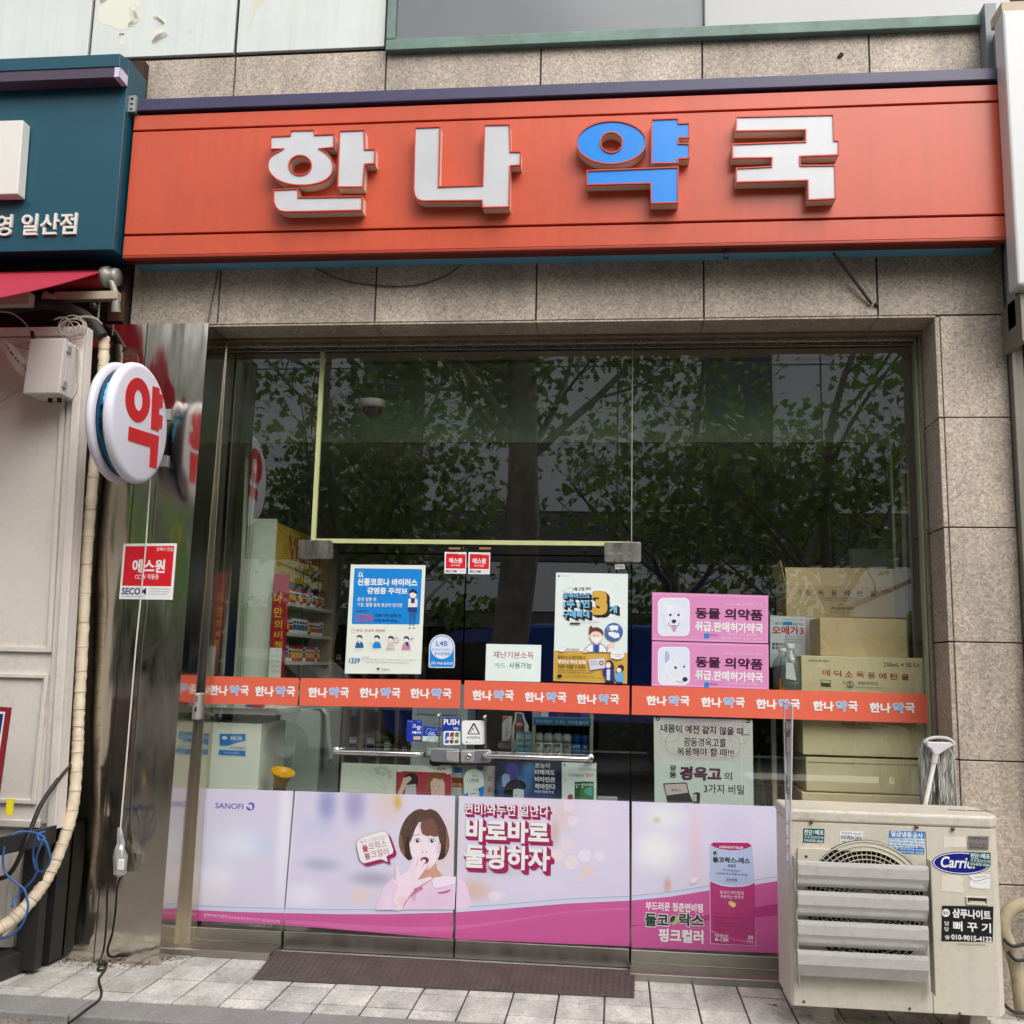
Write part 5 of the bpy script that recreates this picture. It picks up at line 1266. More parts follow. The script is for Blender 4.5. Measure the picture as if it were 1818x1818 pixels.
# slogan
F = banners[2]; F.fr = Z(600, 1400, 3.43)
F.blob([(740, 545), (765, 560), (790, 610), (808, 680), (806, 716), (722, 728)], BLOUSE, 'woman_sleeve')
for (u, v, r_, c_) in ((1405, 105, 38, (232, 214, 236)), (1432, 200, 36, (234, 220, 240)), (1400, 350, 44, (230, 216, 224)), (1335, 408, 42, (242, 228, 214)), (1420, 450, 46, (240, 226, 220)), (1503, 408, 42, (240, 236, 250)), (1520, 500, 38, (236, 208, 190)), (1595, 410, 38, (234, 230, 248)), (1560, 460, 30, (228, 212, 224)), (1490, 545, 30, (226, 210, 218)), (940, 655, 24, (240, 226, 236))):
    F.ell(u, v, r_, r_, mat('bokeh %d %d' % (u, v), S(*[int(k*.55+g*.45) for k, g in zip(c_, (222, 210, 228))]), .3), 'light_spots', 8)
for ln in (('변비!놔두면 일난다', 772, 97, 1286, 166, .016, 14), ('바로바로', 778, 190, 1286, 330, .042, 20), ('둘핑하자', 768, 345, 1292, 492, .034, 22)):
    for j in range(5):
        d = ln[6]*(5-j)/5; F.text(ln[0], ln[1]+d-5, ln[2]+d-4, ln[3]+d+5, ln[4]+d+5, MAGT, ln[5]+.025, 'slogan_shadow')
for ln in (('변비!놔두면 일난다', 772, 97, 1286, 166, .016), ('바로바로', 778, 190, 1286, 330, .042), ('둘핑하자', 768, 345, 1292, 492, .034)):
    F.text(ln[0], ln[1], ln[2], ln[3], ln[4], WHITE, ln[5], 'slogan')
# product panel
F = banners[3]; F.fr = Z(1140, 1380, 5.68)
GRN = mat('dark green print', S(28, 66, 52), .4); LIM = mat('lime print', S(170, 196, 90), .4); PBL = mat('pale blue carton', S(180, 192, 226), .35); MGB = mat('magenta carton', S(182, 60, 122), .35)
F.text('부드러운 청춘변비템', 36, 1262, 612, 1352, WHITE, .025)
for t, a, b in (('둘코', 28, 268), ('락스', 372, 620)):
    F.text(t, a-6, 1366, b+6, 1514, WHITE, .075); F.text(t, a, 1374, b, 1506, GRN, .04)
F.ell(320, 1436, 47, 47, WHITE, 'emblem'); F.ell(320, 1436, 42, 42, GRN, 'emblem'); F.blob([(340, 1400), (358, 1430), (345, 1465), (318, 1475), (298, 1462), (318, 1452), (330, 1430)], LIM, 'emblem'); F.text('®', 606, 1380, 624, 1400, WHITE)
F.text('핑크컬러', 166, 1532, 618, 1668, WHITE, .035)
F.poly([(677, 678), (715, 650), (1072, 655), (1116, 688), (1152, 1704), (686, 1680)], mat('carton edge', S(232, 206, 226), .3), 'carton')
F.poly([(683, 684), (1110, 694), (1134, 1060), (1080, 1088), (1000, 1102), (900, 1104), (800, 1092), (687, 1050)], PBL, 'carton')
F.poly([(690, 678), (720, 656), (1068, 660), (1108, 690), (1060, 714), (980, 732), (880, 734), (790, 722), (720, 700)], MAGD, 'carton')
F.poly([(686, 1048), (800, 1090), (900, 1103), (1000, 1101), (1080, 1087), (1134, 1058), (1146, 1698), (692, 1674)], MGB, 'carton')
F.poly([(686, 1040), (800, 1078), (900, 1094), (1000, 1092), (1080, 1078), (1134, 1050), (1134, 1060), (1080, 1089), (1000, 1103), (900, 1105), (800, 1092), (686, 1050)], mat('carton silver', S(214, 220, 238), .2), 'carton')
F.poly([(693, 1530), (800, 1590), (950, 1630), (1142, 1650), (1146, 1692), (940, 1645), (800, 1605), (694, 1560)], mat('carton swoosh', S(206, 96, 154), .3), 'carton')
F.text('OVERNIGHT RELIEF', 778, 694, 1018, 718, WHITE, .02, 'carton'); F.ell(738, 766, 22, 22, GRN, 'carton'); F.blob([(750, 748), (756, 768), (742, 784), (730, 780), (742, 768)], LIM, 'carton')
F.text('둘코락스-에스', 712, 806, 1088, 864, GRN, .035, 'carton'); DB = mat('dark blue print', S(52, 62, 100), .4)
F.text('장용정', 862, 875, 942, 908, DB, .012, 'carton'); F.text('비사코딜 5mg↑', 812, 924, 990, 954, DB, 0, 'carton'); F.text('도큐세이트나트륨 16.75mg', 748, 961, 1060, 990, DB, 0, 'carton')
F.line([(842, 1012), (966, 1016), (964, 1054), (840, 1050)], .0007, DB, 'carton', closed=True); F.text('일반의약품', 850, 1022, 956, 1044, DB, .008, 'carton')
F.text('밤사이 부드럽게', 786, 1144, 1022, 1180, PKT, .012, 'carton'); F.text('작용하는 변비약', 788, 1187, 1022, 1222, PKT, .012, 'carton')
YEL = mat('tablet yellow', S(226, 196, 110), .4); F.ell(893, 1268, 24, 24, YEL, 'carton'); F.ell(918, 1284, 26, 26, mat('tablet pale', S(236, 212, 140), .4), 'carton')
for (t, v, u1) in (('제조자', 1374, 770), ('Delpharm Reims S.A.S. France', 1416, 1030), ('수입자', 1440, 765), ('사노피아벤티스코리아', 1470, 940), ('전화 02)2136-9114', 1500, 1050), ('유효기간', 1536, 900)): F.text(t, 720, v-9, u1, v+9, MAGT, 0, 'carton')
F.text('RELIEF IN', 735, 1584, 866, 1606, WHITE, .015, 'carton'); F.text('6-12h', 735, 1612, 868, 1652, WHITE, .03, 'carton'); F.text('20', 1064, 1594, 1120, 1630, WHITE, .03, 'carton'); F.text('장용정', 1054, 1636, 1120, 1662, PKT, .01, 'carton')
F.blob([(496, 1035), (520, 1015), (566, 1004), (545, 1045), (515, 1072), (496, 1070)], mat('petal print', S(240, 226, 232), .4), 'print')
for (u, v) in ((468, 378), (1008, 598), (440, 300), (1062, 636), (330, 390), (755, 520), (1110, 1247), (850, 500)): F.ell(u-0, v, 4, 3, GREYP, 'specks', 8)
for F in banners: F.done()

# orange name strip on the glass
f1, f2_, f3_ = Z(360, 900, 3.636), Z(760, 960, 4.545), Z(1120, 980, 3.367)
LB2 = mat('pale blue letter', S(128, 182, 236), .4)
def unit(F, fr, u0, v0, u1, v1):
    w_ = u1-u0; F.fr = fr
    F.text('한나', u0, v0, u0+w_*.47, v1, WHITE, .045); F.text('약', u0+w_*.515-2, v0-2, u0+w_*.755+2, v1+2, WHITE, .05); F.text('약', u0+w_*.515, v0, u0+w_*.755, v1, LB2, .03); F.text('국', u0+w_*.79, v0+1, u1, v1+1, WHITE, .045)
strips = [([(372, 1200.3), (531, 1203.8), (528, 1252.6), (369.6, 1249)], f1, [(42, 1152, 297, 1216), (338, 1158, 597, 1223)], 'orange vinyl strip with two pharmacy names, on the fixed pane left of the doors'),
          ([(534, 1203.8), (818.5, 1207.5), (816.5, 1257.5), (531.5, 1252.6)], f1, [(680, 1165, 944, 1230), (1012, 1168, 1276, 1232), (1340, 1172, 1606, 1236)], 'orange vinyl strip with three pharmacy names, across the left door above the keyhole-free lock half'),
          ([(825, 1207.5), (1117.5, 1217), (1117, 1268.5), (823, 1258)], f2_, [(358, 1206, 692, 1288), (780, 1222, 1116, 1302), (1200, 1238, 1541, 1318)], 'orange vinyl strip with three pharmacy names, across the right door above the keyhole'),
          ([(1122, 1217.5), (1646, 1231.9), (1648, 1284), (1121.5, 1268.7)], f3_, [(93, 860, 351, 917), (420, 869, 681, 927), (748, 880, 1011, 938), (1088, 891, 1356, 950), (1426, 901, 1697, 961)], 'long orange vinyl strip with five pharmacy names, on the fixed pane right of the doors')]
strips[1] = strips[1][:3]+('orange vinyl strip with three pharmacy names, across the left door',)
for pl, fr_, us, lab in strips:
    F = Flat('name_strip', lab, 'window strip', GY, pl, ORANGE, .0012, group='orange pharmacy name strips on the glass')
    for b in us: unit(F, fr_, *b)
    F.done()

# ---------------------------------------------------------------- notices on the glass
# virus notice
f = Z(600, 980, 7.577)
F = Flat('notice', 'blue and white virus prevention poster with 1339 phone number, taped on the left door', 'poster', GY, [f(*p) for p in [(175, 168), (1180, 178), (1115, 1642), (90, 1636)]], PAPER, group=None); F.fr = f
F.poly([(232, 218), (1122, 230), (1132, 242), (1098, 965), (1086, 976), (194, 970), (184, 960), (222, 228)], SKYP, 'blue_field')
F.poly([(280, 322), (280, 290), (292, 275), (318, 275), (330, 290), (332, 322), (342, 324), (342, 332), (270, 332), (270, 324)], WHITE, 'alarm_icon', holes=[[(290, 316), (292, 296), (300, 285), (312, 285), (322, 296), (322, 316)]])
for a_ in range(-60, 61, 30): s_, c_ = math.sin(R(a_)), math.cos(R(a_)); F.line([(306+36*s_, 290-36*c_), (306+48*s_, 290-48*c_)], .001, WHITE, 'alarm_icon')
F.text('신종코로나 바이러스', 262, 355, 1070, 458, WHITE, .04); F.text('감염증 주의보', 392, 478, 936, 568, WHITE, .035)
F.text('중국 방문 후', 262, 610, 520, 664, WHITE, .012); F.text('기침, 발열 등의 증상이 있다면', 260, 686, 864, 742, WHITE, .012)
DN = mat('dark navy print', S(24, 40, 92), .5); F.text('국번없이', 248, 782, 394, 812, DN); F.text('1339', 242, 838, 464, 942, mat('rose print', S(196, 66, 112), .5), .02); F.text('의료기관 방문 전', 496, 832, 852, 876, DN, .012); F.text('연락해 주세요!', 490, 902, 806, 944, DN, .012)
pm_ = 'figure_picture'; SKN = mat('drawn skin', S(244, 224, 212), .5); JB_ = mat('drawn blue trousers', S(36, 92, 156), .5); VST = mat('drawn navy vest', S(26, 58, 116), .5); CRM = mat('drawn cream sleeve', S(226, 222, 216), .5)
F.poly([(960, 800), (1062, 800), (1058, 830), (1026, 990), (1008, 990), (1012, 850), (1000, 850), (980, 990), (962, 990)], JB_, pm_); F.poly([(940, 740), (1066, 740), (1066, 800), (1010, 812), (944, 800)], VST, pm_)
F.poly([(946, 632), (985, 618), (1048, 618), (1072, 640), (1066, 742), (944, 742)], CRM, pm_); F.poly([(984, 618), (1036, 618), (1030, 690), (984, 690)], VST, pm_); F.ell(1012, 568, 48, 52, SKN, pm_); F.blob([(960, 560), (970, 515), (1010, 500), (1055, 520), (1068, 570), (1045, 560), (1010, 545), (985, 550)], DN, pm_)
F.poly([(945, 1035), (960, 1018), (980, 1018), (975, 1030)], BLACKP, pm_); F.poly([(1008, 1018), (1028, 1018), (1040, 1035), (1015, 1030)], BLACKP, pm_)
RS = mat('rose outline print', S(206, 110, 130), .5)
F.line([(185, 1080), (188, 1020), (198, 1015), (205, 1040), (228, 1040), (232, 1070), (215, 1085)], .0012, RS, 'hand_icon', 3, True); F.text('최고, 최선의 예방은', 246, 1036, 636, 1076, RS, .008)
for (u, jm, v) in ((290, JB_, 1118), (525, SKYP, 1122), (710, mat('drawn pale coat', S(214, 196, 200), .5), 1132), (920, mat('drawn pink coat', S(206, 130, 172), .5), 1135)):
    F.poly([(u-58, v+170), (u-48, v+110), (u-25, v+88), (u+25, v+88), (u+48, v+110), (u+58, v+170)], jm, 'icons'); F.ell(u, v+48, 32, 38, SKN, 'icons', 16); F.blob([(u-36, v+40), (u-25, v+5), (u+8, v-2), (u+36, v+15), (u+38, v+52), (u+10, v+28), (u-20, v+30)], DN, 'icons')
F.poly([(270, 1210), (290, 1230), (312, 1210), (290, 1206)], WHITE, 'icons'); F.ell(782, 1185, 38, 40, RS, 'icons', 24, hole=.86); F.line([(760, 1160), (806, 1210)], .0012, RS, 'icons'); F.line([(972, 1168), (1026, 1168)], .0022, SKYP, 'icons'); F.line([(998, 1140), (998, 1196)], .0022, SKYP, 'icons'); F.poly([(905, 1210), (950, 1210), (952, 1270), (930, 1270)], VST, 'icons')
F.line([(420, 1225), (450, 1228), (455, 1258), (490, 1260)], .0012, GREYP, 'icons', 3)
for t, a, b in (('마스크 착용', 240, 322), ('손 씻기', 470, 520), ('사람이 많은 장소 피하기', 640, 770), ('의심 시 선별진료소 방문', 852, 985)): F.text(t, a, 1312, b, 1326, GREYP)
F.text('1339', 152, 1424, 298, 1496, mat('sea blue print', S(50, 132, 180), .5), .02); F.text('고양시 선별진료소', 320, 1408, 432, 1424, SKYP); F.text('덕양구 031-8075-4020  일산동구 031-8075-4110  일산서구 031-8075-4210', 316, 1440, 1062, 1456, GREYP); F.text('질병관리본부 콜센터 국번없이 1339 24시간 전화상담 가능', 362, 1478, 958, 1496, SKYP)
F.text('고양시', 580, 1566, 694, 1600, GREYP, .008); F.blob([(520, 1565), (545, 1558), (566, 1568), (548, 1580), (540, 1602), (534, 1580)], BLACKP, 'emblem'); F.done()
# round-topped blue sticker
f = Z(760, 960, 4.545)
ar = [(4, 1012), (8, 870)]+[(112-104*math.cos(R(a_)), 862-106*math.sin(R(a_))) for a_ in range(0, 181, 10)]+[(216, 1012), (206, 1026), (14, 1024)]
F = Flat('round_top_sticker', 'blue round topped sticker reading L4B, beside the meeting edge on the left door', 'sticker', GY, [f(*p) for p in ar], WHITE); F.fr = f
F.poly([(110+(a-110)*.93, 900+(b-900)*.95) for a, b in ar], SKYP, 'field'); F.ell(112, 862, 90, 92, mat('pale disc print', S(214, 224, 240), .5), 'disc', 36)
F.text('L4B', 66, 808, 158, 850, BRB, .012); F.text('®', 160, 806, 170, 818, BRB); F.text('프로바이오틱스', 30, 868, 192, 892, mat('mid blue print', S(88, 150, 206), .5), .008); F.text('공식판매점', 48, 900, 174, 926, BRB, .01); F.text('(주) MIA 뉴트리', 22, 976, 198, 1006, WHITE, .02); F.done()
# plain white notice
F = Flat('paper_notice', 'plain white card with two lines of red and black Hangul, on the right door', 'notice', GY, [f(*p) for p in [(470, 832), (914, 842), (906, 1140), (461, 1128)]], mat('white card', S(222, 236, 232), .55, var=.02)); F.fr = f
F.text('재난기본소득', 526, 894, 852, 950, mat('brick red print', S(176, 60, 62), .5), .012); F.text('카드', 538, 986, 626, 1026, GREYP, .004); F.text('사용가능', 652, 982, 836, 1032, BLACKP, .006); F.done()
# two small security stickers at the tops of the doors, one large on the column
def secom(fr, sh, red, name, lab, y, t_main, t_sub, t_top, t_brand, lines):
    F = Flat(name, lab, 'sticker', y, [fr(*p) for p in sh], WHITE, group='red security stickers'); F.fr = fr
    F.poly(red, mat('security red', S(214, 30, 44), .35), 'red_field')
    F.text('에스원', *t_main, WHITE, .03); F.text('CCTV 작동중', *t_sub, WHITE, .012); F.text('언제나 안심', *t_top, WHITE, .01); F.text('SECOM', *t_brand, NAVYP, .03)
    for b in lines: F.text('보안이 필요할 때 에스원이 함께합니다', *b, GREYP)
    return F.done()
f = Z(760, 960, 4.545)
secom(f, [(134, 90), (310, 92), (306, 266), (132, 264)], [(146, 104), (304, 106), (301, 226), (142, 224)], 'security_sticker', 'small red security sticker at the top of the left door', GY, (168, 138, 274, 182), (182, 190, 258, 206), (246, 106, 300, 116), (142, 236, 230, 256), [(236, 238, 302, 244), (236, 248, 302, 254)])
secom(f, [(326, 92), (502, 95), (498, 270), (323, 268)], [(338, 107), (494, 110), (491, 230), (334, 227)], 'security_sticker', 'small red security sticker at the top of the right door', GY, (358, 141, 466, 186), (372, 193, 450, 210), (438, 108, 490, 118), (332, 238, 424, 258), [(428, 240, 494, 246), (428, 250, 494, 256)])
f = Z(0, 550, 3.03)
secom(f, [(665, 1258), (952, 1256), (928, 1560), (640, 1556)], [(676, 1272), (938, 1270), (920, 1488), (657, 1484)], 'security_sticker', 'large red security sign stuck on the stainless steel column', -.3825, (712, 1342, 888, 1416), (726, 1422, 854, 1450), (842, 1278, 930, 1298), (655, 1496, 786, 1532), [(802, 1498, 918, 1506), (802, 1512, 916, 1520), (800, 1526, 900, 1533), (656, 1536, 780, 1546)])
# mask poster
f = Z(960, 1000, 7.906); OCH = mat('ochre print', S(206, 164, 66), .5, var=.03); BL3 = mat('letter blue print', S(120, 190, 228), .5)
F = Flat('notice', 'white and ochre face mask poster with a big yellow 3, on the right door', 'poster', GY, [f(*p) for p in [(215, 130), (1225, 150), (1212, 1692), (175, 1652)]], mat('poster white', S(222, 232, 230), .5, var=.02)); F.fr = f
F.poly([(189, 1226), (640, 1238), (1214, 1258), (1212, 1692), (176, 1652)], OCH, 'ochre_field')
F.ell(256, 176, 17, 17, NAVYP, 'emblem', 20); F.ell(256, 170, 10, 8, WHITE, 'emblem', 16); F.text('식품의약품안전처', 290, 172, 412, 186, GREYP)
for (u, v, r_) in ((465, 268, 17), (852, 318, 14), (1056, 302, 24), (960, 250, 9), (1145, 546, 12)): F.ell(u, v, r_, r_, mat('faint grey print', S(196, 204, 204), .5), 'dots', 20, hole=.8)
F.line([(320, 380), (400, 345), (440, 335), (445, 375), (420, 405), (340, 405), (310, 385)], .001, GREYP, 'mask_icon', 3, True); F.text('4월 27일 부터', 455, 334, 704, 384, BLACKP, .014, rot=2)
F.poly([(300, 420), (700, 380), (760, 370), (930, 360), (1000, 440), (990, 560), (1115, 560), (1135, 700), (1110, 745), (960, 770), (860, 780), (400, 815), (290, 750)], WHITE, 'headline_ground'); 
for j in range(4):
    d = (4-j)*9
    for t, b, m_, bd in (('공적마스크', (310, 412, 686, 496), 0, .04), ('1주 1인', (322, 518, 686, 628), 0, .04), ('구매확대', (312, 660, 682, 770), 0, .04), ('3', (722, 385, 936, 728), 0, .06), ('개', (962, 590, 1070, 700), 0, .04)):
        F.text(t, b[0]+d-5, b[1]+d*.9-4, b[2]+d+6, b[3]+d*.9+6, BLACKP, bd+.03, 'headline_shadow', rot=1.5)
for t, b, m_, bd in (('공적마스크', (310, 412, 686, 496), BL3, .035), ('1주 1인', (322, 518, 686, 628), BL3, .04), ('구매확대', (312, 660, 682, 770), BL3, .035), ('3', (722, 385, 936, 728), OCH, .06), ('개', (962, 590, 1070, 700), BL3, .04)): F.text(t, *b, m_, bd, 'headline', rot=1.5)
F.poly(rrect(412, 832, 552, 858, 8), mat('dark grey print', S(62, 62, 64), .5), 'print'); F.text('출생연도 5부제는 계속 유지', 562, 818, 822, 838, GREYP, rot=2)
pc = 'pharmacist_picture'; LN_ = mat('drawn line', S(60, 66, 92), .5); SK2 = mat('drawn rosy skin', S(236, 200, 192), .5)
F.poly([(600, 1246), (625, 1190), (680, 1145), (740, 1125), (820, 1125), (880, 1145), (915, 1190), (940, 1250)], LN_, pc); F.poly([(612, 1244), (634, 1194), (684, 1152), (740, 1132), (820, 1132), (876, 1152), (906, 1194), (930, 1249)], WHITE, pc)
F.poly([(735, 1115), (826, 1117), (822, 1247), (732, 1244)], mat('drawn blue shirt', S(72, 112, 178), .5), pc); F.poly([(765, 1122), (795, 1122), (805, 1246), (758, 1245)], mat('drawn blue tie', S(34, 58, 150), .5), pc)
F.blob([(685, 1010), (690, 960), (730, 930), (820, 930), (866, 960), (872, 1020), (882, 1030), (866, 1060), (845, 1100), (790, 1140), (770, 1140), (715, 1095), (700, 1060), (678, 1040)], SK2, pc)
F.blob([(688, 1012), (680, 950), (690, 890), (712, 878), (730, 902), (800, 900), (860, 935), (878, 980), (868, 1018), (845, 985), (800, 960), (740, 960), (710, 980)], mat('drawn brown hair', S(92, 52, 46), .5), pc)
F.ell(756, 1018, 7, 9, LN_, pc, 12); F.ell(802, 1018, 7, 9, LN_, pc, 12); F.blob([(705, 1045), (740, 1035), (780, 1042), (820, 1036), (858, 1046), (840, 1085), (790, 1110), (770, 1110), (725, 1085)], WHITE, pc)
F.blob([(590, 1232), (610, 1215), (650, 1212), (672, 1225), (665, 1245), (620, 1258), (595, 1250)], SK2, pc); F.blob([(935, 1150), (960, 1130), (1000, 1120), (1040, 1118), (1035, 1160), (1000, 1195), (955, 1195)], SK2, pc); F.poly([(948, 1195), (1010, 1195), (1000, 1250), (940, 1248)], WHITE, pc)
MB3 = mat('drawn mask disc', S(66, 98, 162), .5); F.ell(1026, 965, 128, 128, MB3, 'mask_disc', 40); F.poly([(960, 890), (1000, 868), (1085, 880), (1078, 950), (1040, 935), (985, 950)], WHITE, 'mask_disc'); F.poly([(945, 975), (1000, 960), (1100, 985), (1105, 1040), (1040, 1055), (960, 1015)], WHITE, 'mask_disc'); F.ell(950, 915, 18, 28, WHITE, 'mask_disc', 20, hole=.85); F.ell(1090, 895, 16, 26, WHITE, 'mask_disc', 20, hole=.85)
F.blob([(245, 1215), (300, 1185), (345, 1170), (350, 1205), (325, 1240), (270, 1240)], WHITE, 'mask_icon'); F.line([(245, 1215), (300, 1185), (345, 1170), (350, 1205), (325, 1240), (270, 1240)], .001, GREYP, 'mask_icon', 3, True); F.text('대리구매 확대', 360, 1196, 536, 1226, BLACKP, .008)
F.text('공적마스크 대리구매 시', 240, 1296, 626, 1342, BLACKP, .016); F.text('부모나 자녀 요일', 238, 1355, 630, 1416, WHITE, .03); F.text('언제든 구매할 수 있어요', 240, 1426, 632, 1474, BLACKP, .02)
F.text('가족관계증명서 1부와 통장사본 등 확인 후 대리구매 가능', 240, 1490, 640, 1518, BLACKP); F.text('동거인 확인 주민등록등본 지참 구매자 신분증 확인', 240, 1524, 740, 1550, BLACKP)
F.poly(rrect(238, 1562, 298, 1604, 6), BLACKP, 'print'); F.text('마스크 문의 식품의약품안전처 콜센터 1577-1255', 308, 1576, 760, 1592, BLACKP); F.text('자세한 사항은 홈페이지를 참고하세요 건강보험심사평가원', 308, 1600, 880, 1614, BLACKP)
F.poly([(668, 1355), (890, 1328), (910, 1470), (690, 1502)], mat('drawn card', S(206, 208, 224), .5), 'card_picture'); F.ell(852, 1400, 30, 34, BLACKP, 'card_picture', 18); F.ell(852, 1400, 17, 22, SK2, 'card_picture', 14); F.text('주민등록증', 690, 1372, 776, 1386, BLACKP); F.line([(694, 1410), (790, 1396)], .0012, GREYP, 'card_picture'); F.line([(696, 1430), (800, 1416)], .0012, GREYP, 'card_picture')
F.ell(1076, 1285, 96, 66, WHITE, 'speech_bubble', 32); F.poly([(985, 1300), (972, 1335), (1020, 1326)], WHITE, 'speech_bubble'); F.text('가족관계 증명서도', 1000, 1274, 1152, 1292, BLACKP); F.text('가능해요', 1040, 1300, 1116, 1318, BLACKP)
pf = 'family_picture'; NV2 = mat('drawn indigo coat', S(36, 42, 128), .5); LB4 = mat('drawn sky coat', S(104, 166, 216), .5)
F.blob([(905, 1420), (930, 1370), (975, 1362), (1015, 1395), (1035, 1470), (1010, 1510), (980, 1470), (950, 1480), (915, 1470)], mat('drawn dark hair', S(56, 34, 46), .5), pf); F.ell(948, 1430, 36, 44, SK2, pf, 20); F.blob([(920, 1430), (960, 1425), (965, 1450), (945, 1462), (922, 1450)], WHITE, pf)
F.poly([(870, 1500), (900, 1480), (1010, 1480), (1035, 1520), (1030, 1650), (912, 1645), (905, 1580), (875, 1560)], NV2, pf); F.poly([(925, 1490), (975, 1490), (970, 1645), (925, 1642)], mat('drawn stripes', S(206, 214, 230), .5), pf); F.poly([(912, 1640), (1030, 1646), (1028, 1686), (910, 1681)], BLACKP, pf)
F.blob([(1080, 1470), (1095, 1432), (1135, 1425), (1168, 1455), (1160, 1510), (1125, 1490)], mat('drawn dark hair', S(56, 34, 46), .5), pf); F.ell(1098, 1500, 32, 32, WHITE, pf, 18); F.poly([(1060, 1550), (1085, 1530), (1160, 1535), (1170, 1580), (1150, 1670), (1065, 1665), (1035, 1600)], LB4, pf); F.poly([(1064, 1662), (1150, 1668), (1148, 1690), (1066, 1687)], NV2, pf); F.done()
# small white mark on the glass under the patch fitting
f = Z(760, 960, 4.545); F = Flat('small_label', 'tiny white label below the right corner fitting of the doors', 'label', GY, [f(*p) for p in [(1508, 192), (1584, 188), (1588, 226), (1512, 230)]], mat('worn label', S(196, 198, 196), .6)); F.fr = f; F.text('안전유리', 1516, 198, 1580, 222, BLACKP, .02); F.done()
# stickers by the lock
f = Z(700, 1240, 9.09); BLU2 = mat('sticker deep blue', S(26, 58, 168), .35)
F = Flat('payment_sticker', 'blue local currency sticker, leftmost of the three blue stickers above the lock', 'sticker', GY, [f(*p) for p in [(205, 345), (450, 352), (438, 700), (193, 692)]], BLU2); F.fr = f
F.text('고', 290, 416, 350, 466, WHITE, .03); F.text('양', 360, 440, 428, 512, WHITE, .03); F.text('페이', 284, 530, 428, 572, WHITE, .04); F.rect(308, 610, 425, 668, mat('gold card print', S(206, 180, 140), .3), 'card_picture', 6); F.text('경기지역화폐', 222, 362, 292, 376, WHITE); F.text('가맹점', 370, 366, 428, 380, WHITE); F.done()
F = Flat('payment_sticker', 'blue and pale sticker with a card outline, between two other blue stickers above the lock', 'sticker', GY, [f(*p) for p in [(468, 440), (765, 470), (748, 705), (455, 690)]], BLU2); F.fr = f
F.poly([(457, 608), (752, 612), (746, 703), (456, 688)], mat('pale mint print', S(196, 220, 216), .5), 'pale_field'); F.line([(550, 575), (505, 555), (540, 482), (690, 515), (715, 530), (690, 580)], .0014, WHITE, 'card_outline', 0); F.text('Cash', 560, 530, 655, 572, WHITE, .008, shear=.2); F.text('Receipt', 545, 572, 678, 606, WHITE, .008, shear=.2); F.text('현금영수증', 540, 628, 670, 650, DB, .012); F.text('발급 가맹점', 512, 662, 698, 684, mat('brick red print', S(176, 60, 62)), .01); F.ell(684, 485, 12, 12, mat('light blue print', S(120, 184, 236)), 'card_outline', 14); F.done()
F = Flat('push_sticker', 'dark blue PUSH sticker above the lock on the left door', 'sticker', GY, [f(*p) for p in [(780, 312), (1078, 322), (1066, 560), (772, 540)]], mat('push blue', S(24, 56, 150), .35)); F.fr = f
F.text('PUSH', 798, 334, 1050, 428, WHITE, .03); F.text('VISA', 950, 466, 1042, 504, WHITE, .02, shear=.1); F.done()
F = Flat('card_sticker', 'white card company sticker with blue red and green bars, under the PUSH sticker', 'sticker', GY-.0022, [f(*p) for p in rrect(794, 526, 1064, 752, 26)], WHITE); F.fr = f
for (u, m_, t) in ((822, mat('card blue', S(30, 92, 180), .4), 'J'), (900, mat('card red', S(150, 34, 62), .4), 'C'), (980, mat('card green', S(64, 130, 40), .4), 'B')):
    F.poly([(u, 570), (u+14, 548), (u+64, 548), (u+60, 700), (u+44, 726), (u-6, 724)], m_, 'bars'); F.text(t, u+(-2), 618, u+62, 672, WHITE, .03)
F.done()
F = Flat('warning_sticker', 'white finger trap warning sticker with a black triangle, above the keyhole on the right door', 'sticker', GY, [f(*p) for p in rrect(1092, 356, 1470, 742, 46)], WHITE); F.fr = f
F.poly([(1284, 395), (1300, 404), (1382, 566), (1372, 582), (1190, 580), (1180, 566), (1268, 404)], BLACKP, 'triangle', holes=[[(1284, 425), (1202, 566), (1358, 566)]]); 
F.ell(1266, 486, 12, 12, BLACKP, 'triangle', 14); F.line([(1262, 500), (1240, 530), (1258, 548), (1248, 564)], .0018, BLACKP, 'triangle'); F.line([(1250, 510), (1288, 516)], .0016, BLACKP, 'triangle'); F.line([(1240, 528), (1222, 562)], .0018, BLACKP, 'triangle'); F.line([(1294, 440), (1290, 564)], .0012, GREYP, 'triangle')
F.text('손끼임주의', 1170, 612, 1378, 652, BLACKP, .014); F.ell(1166, 705, 13, 13, NAVYP, 'emblem', 16); F.text('행정안전부', 1196, 702, 1258, 714, GREYP); F.text('안전관리', 1284, 700, 1376, 714, GREYP); F.done()
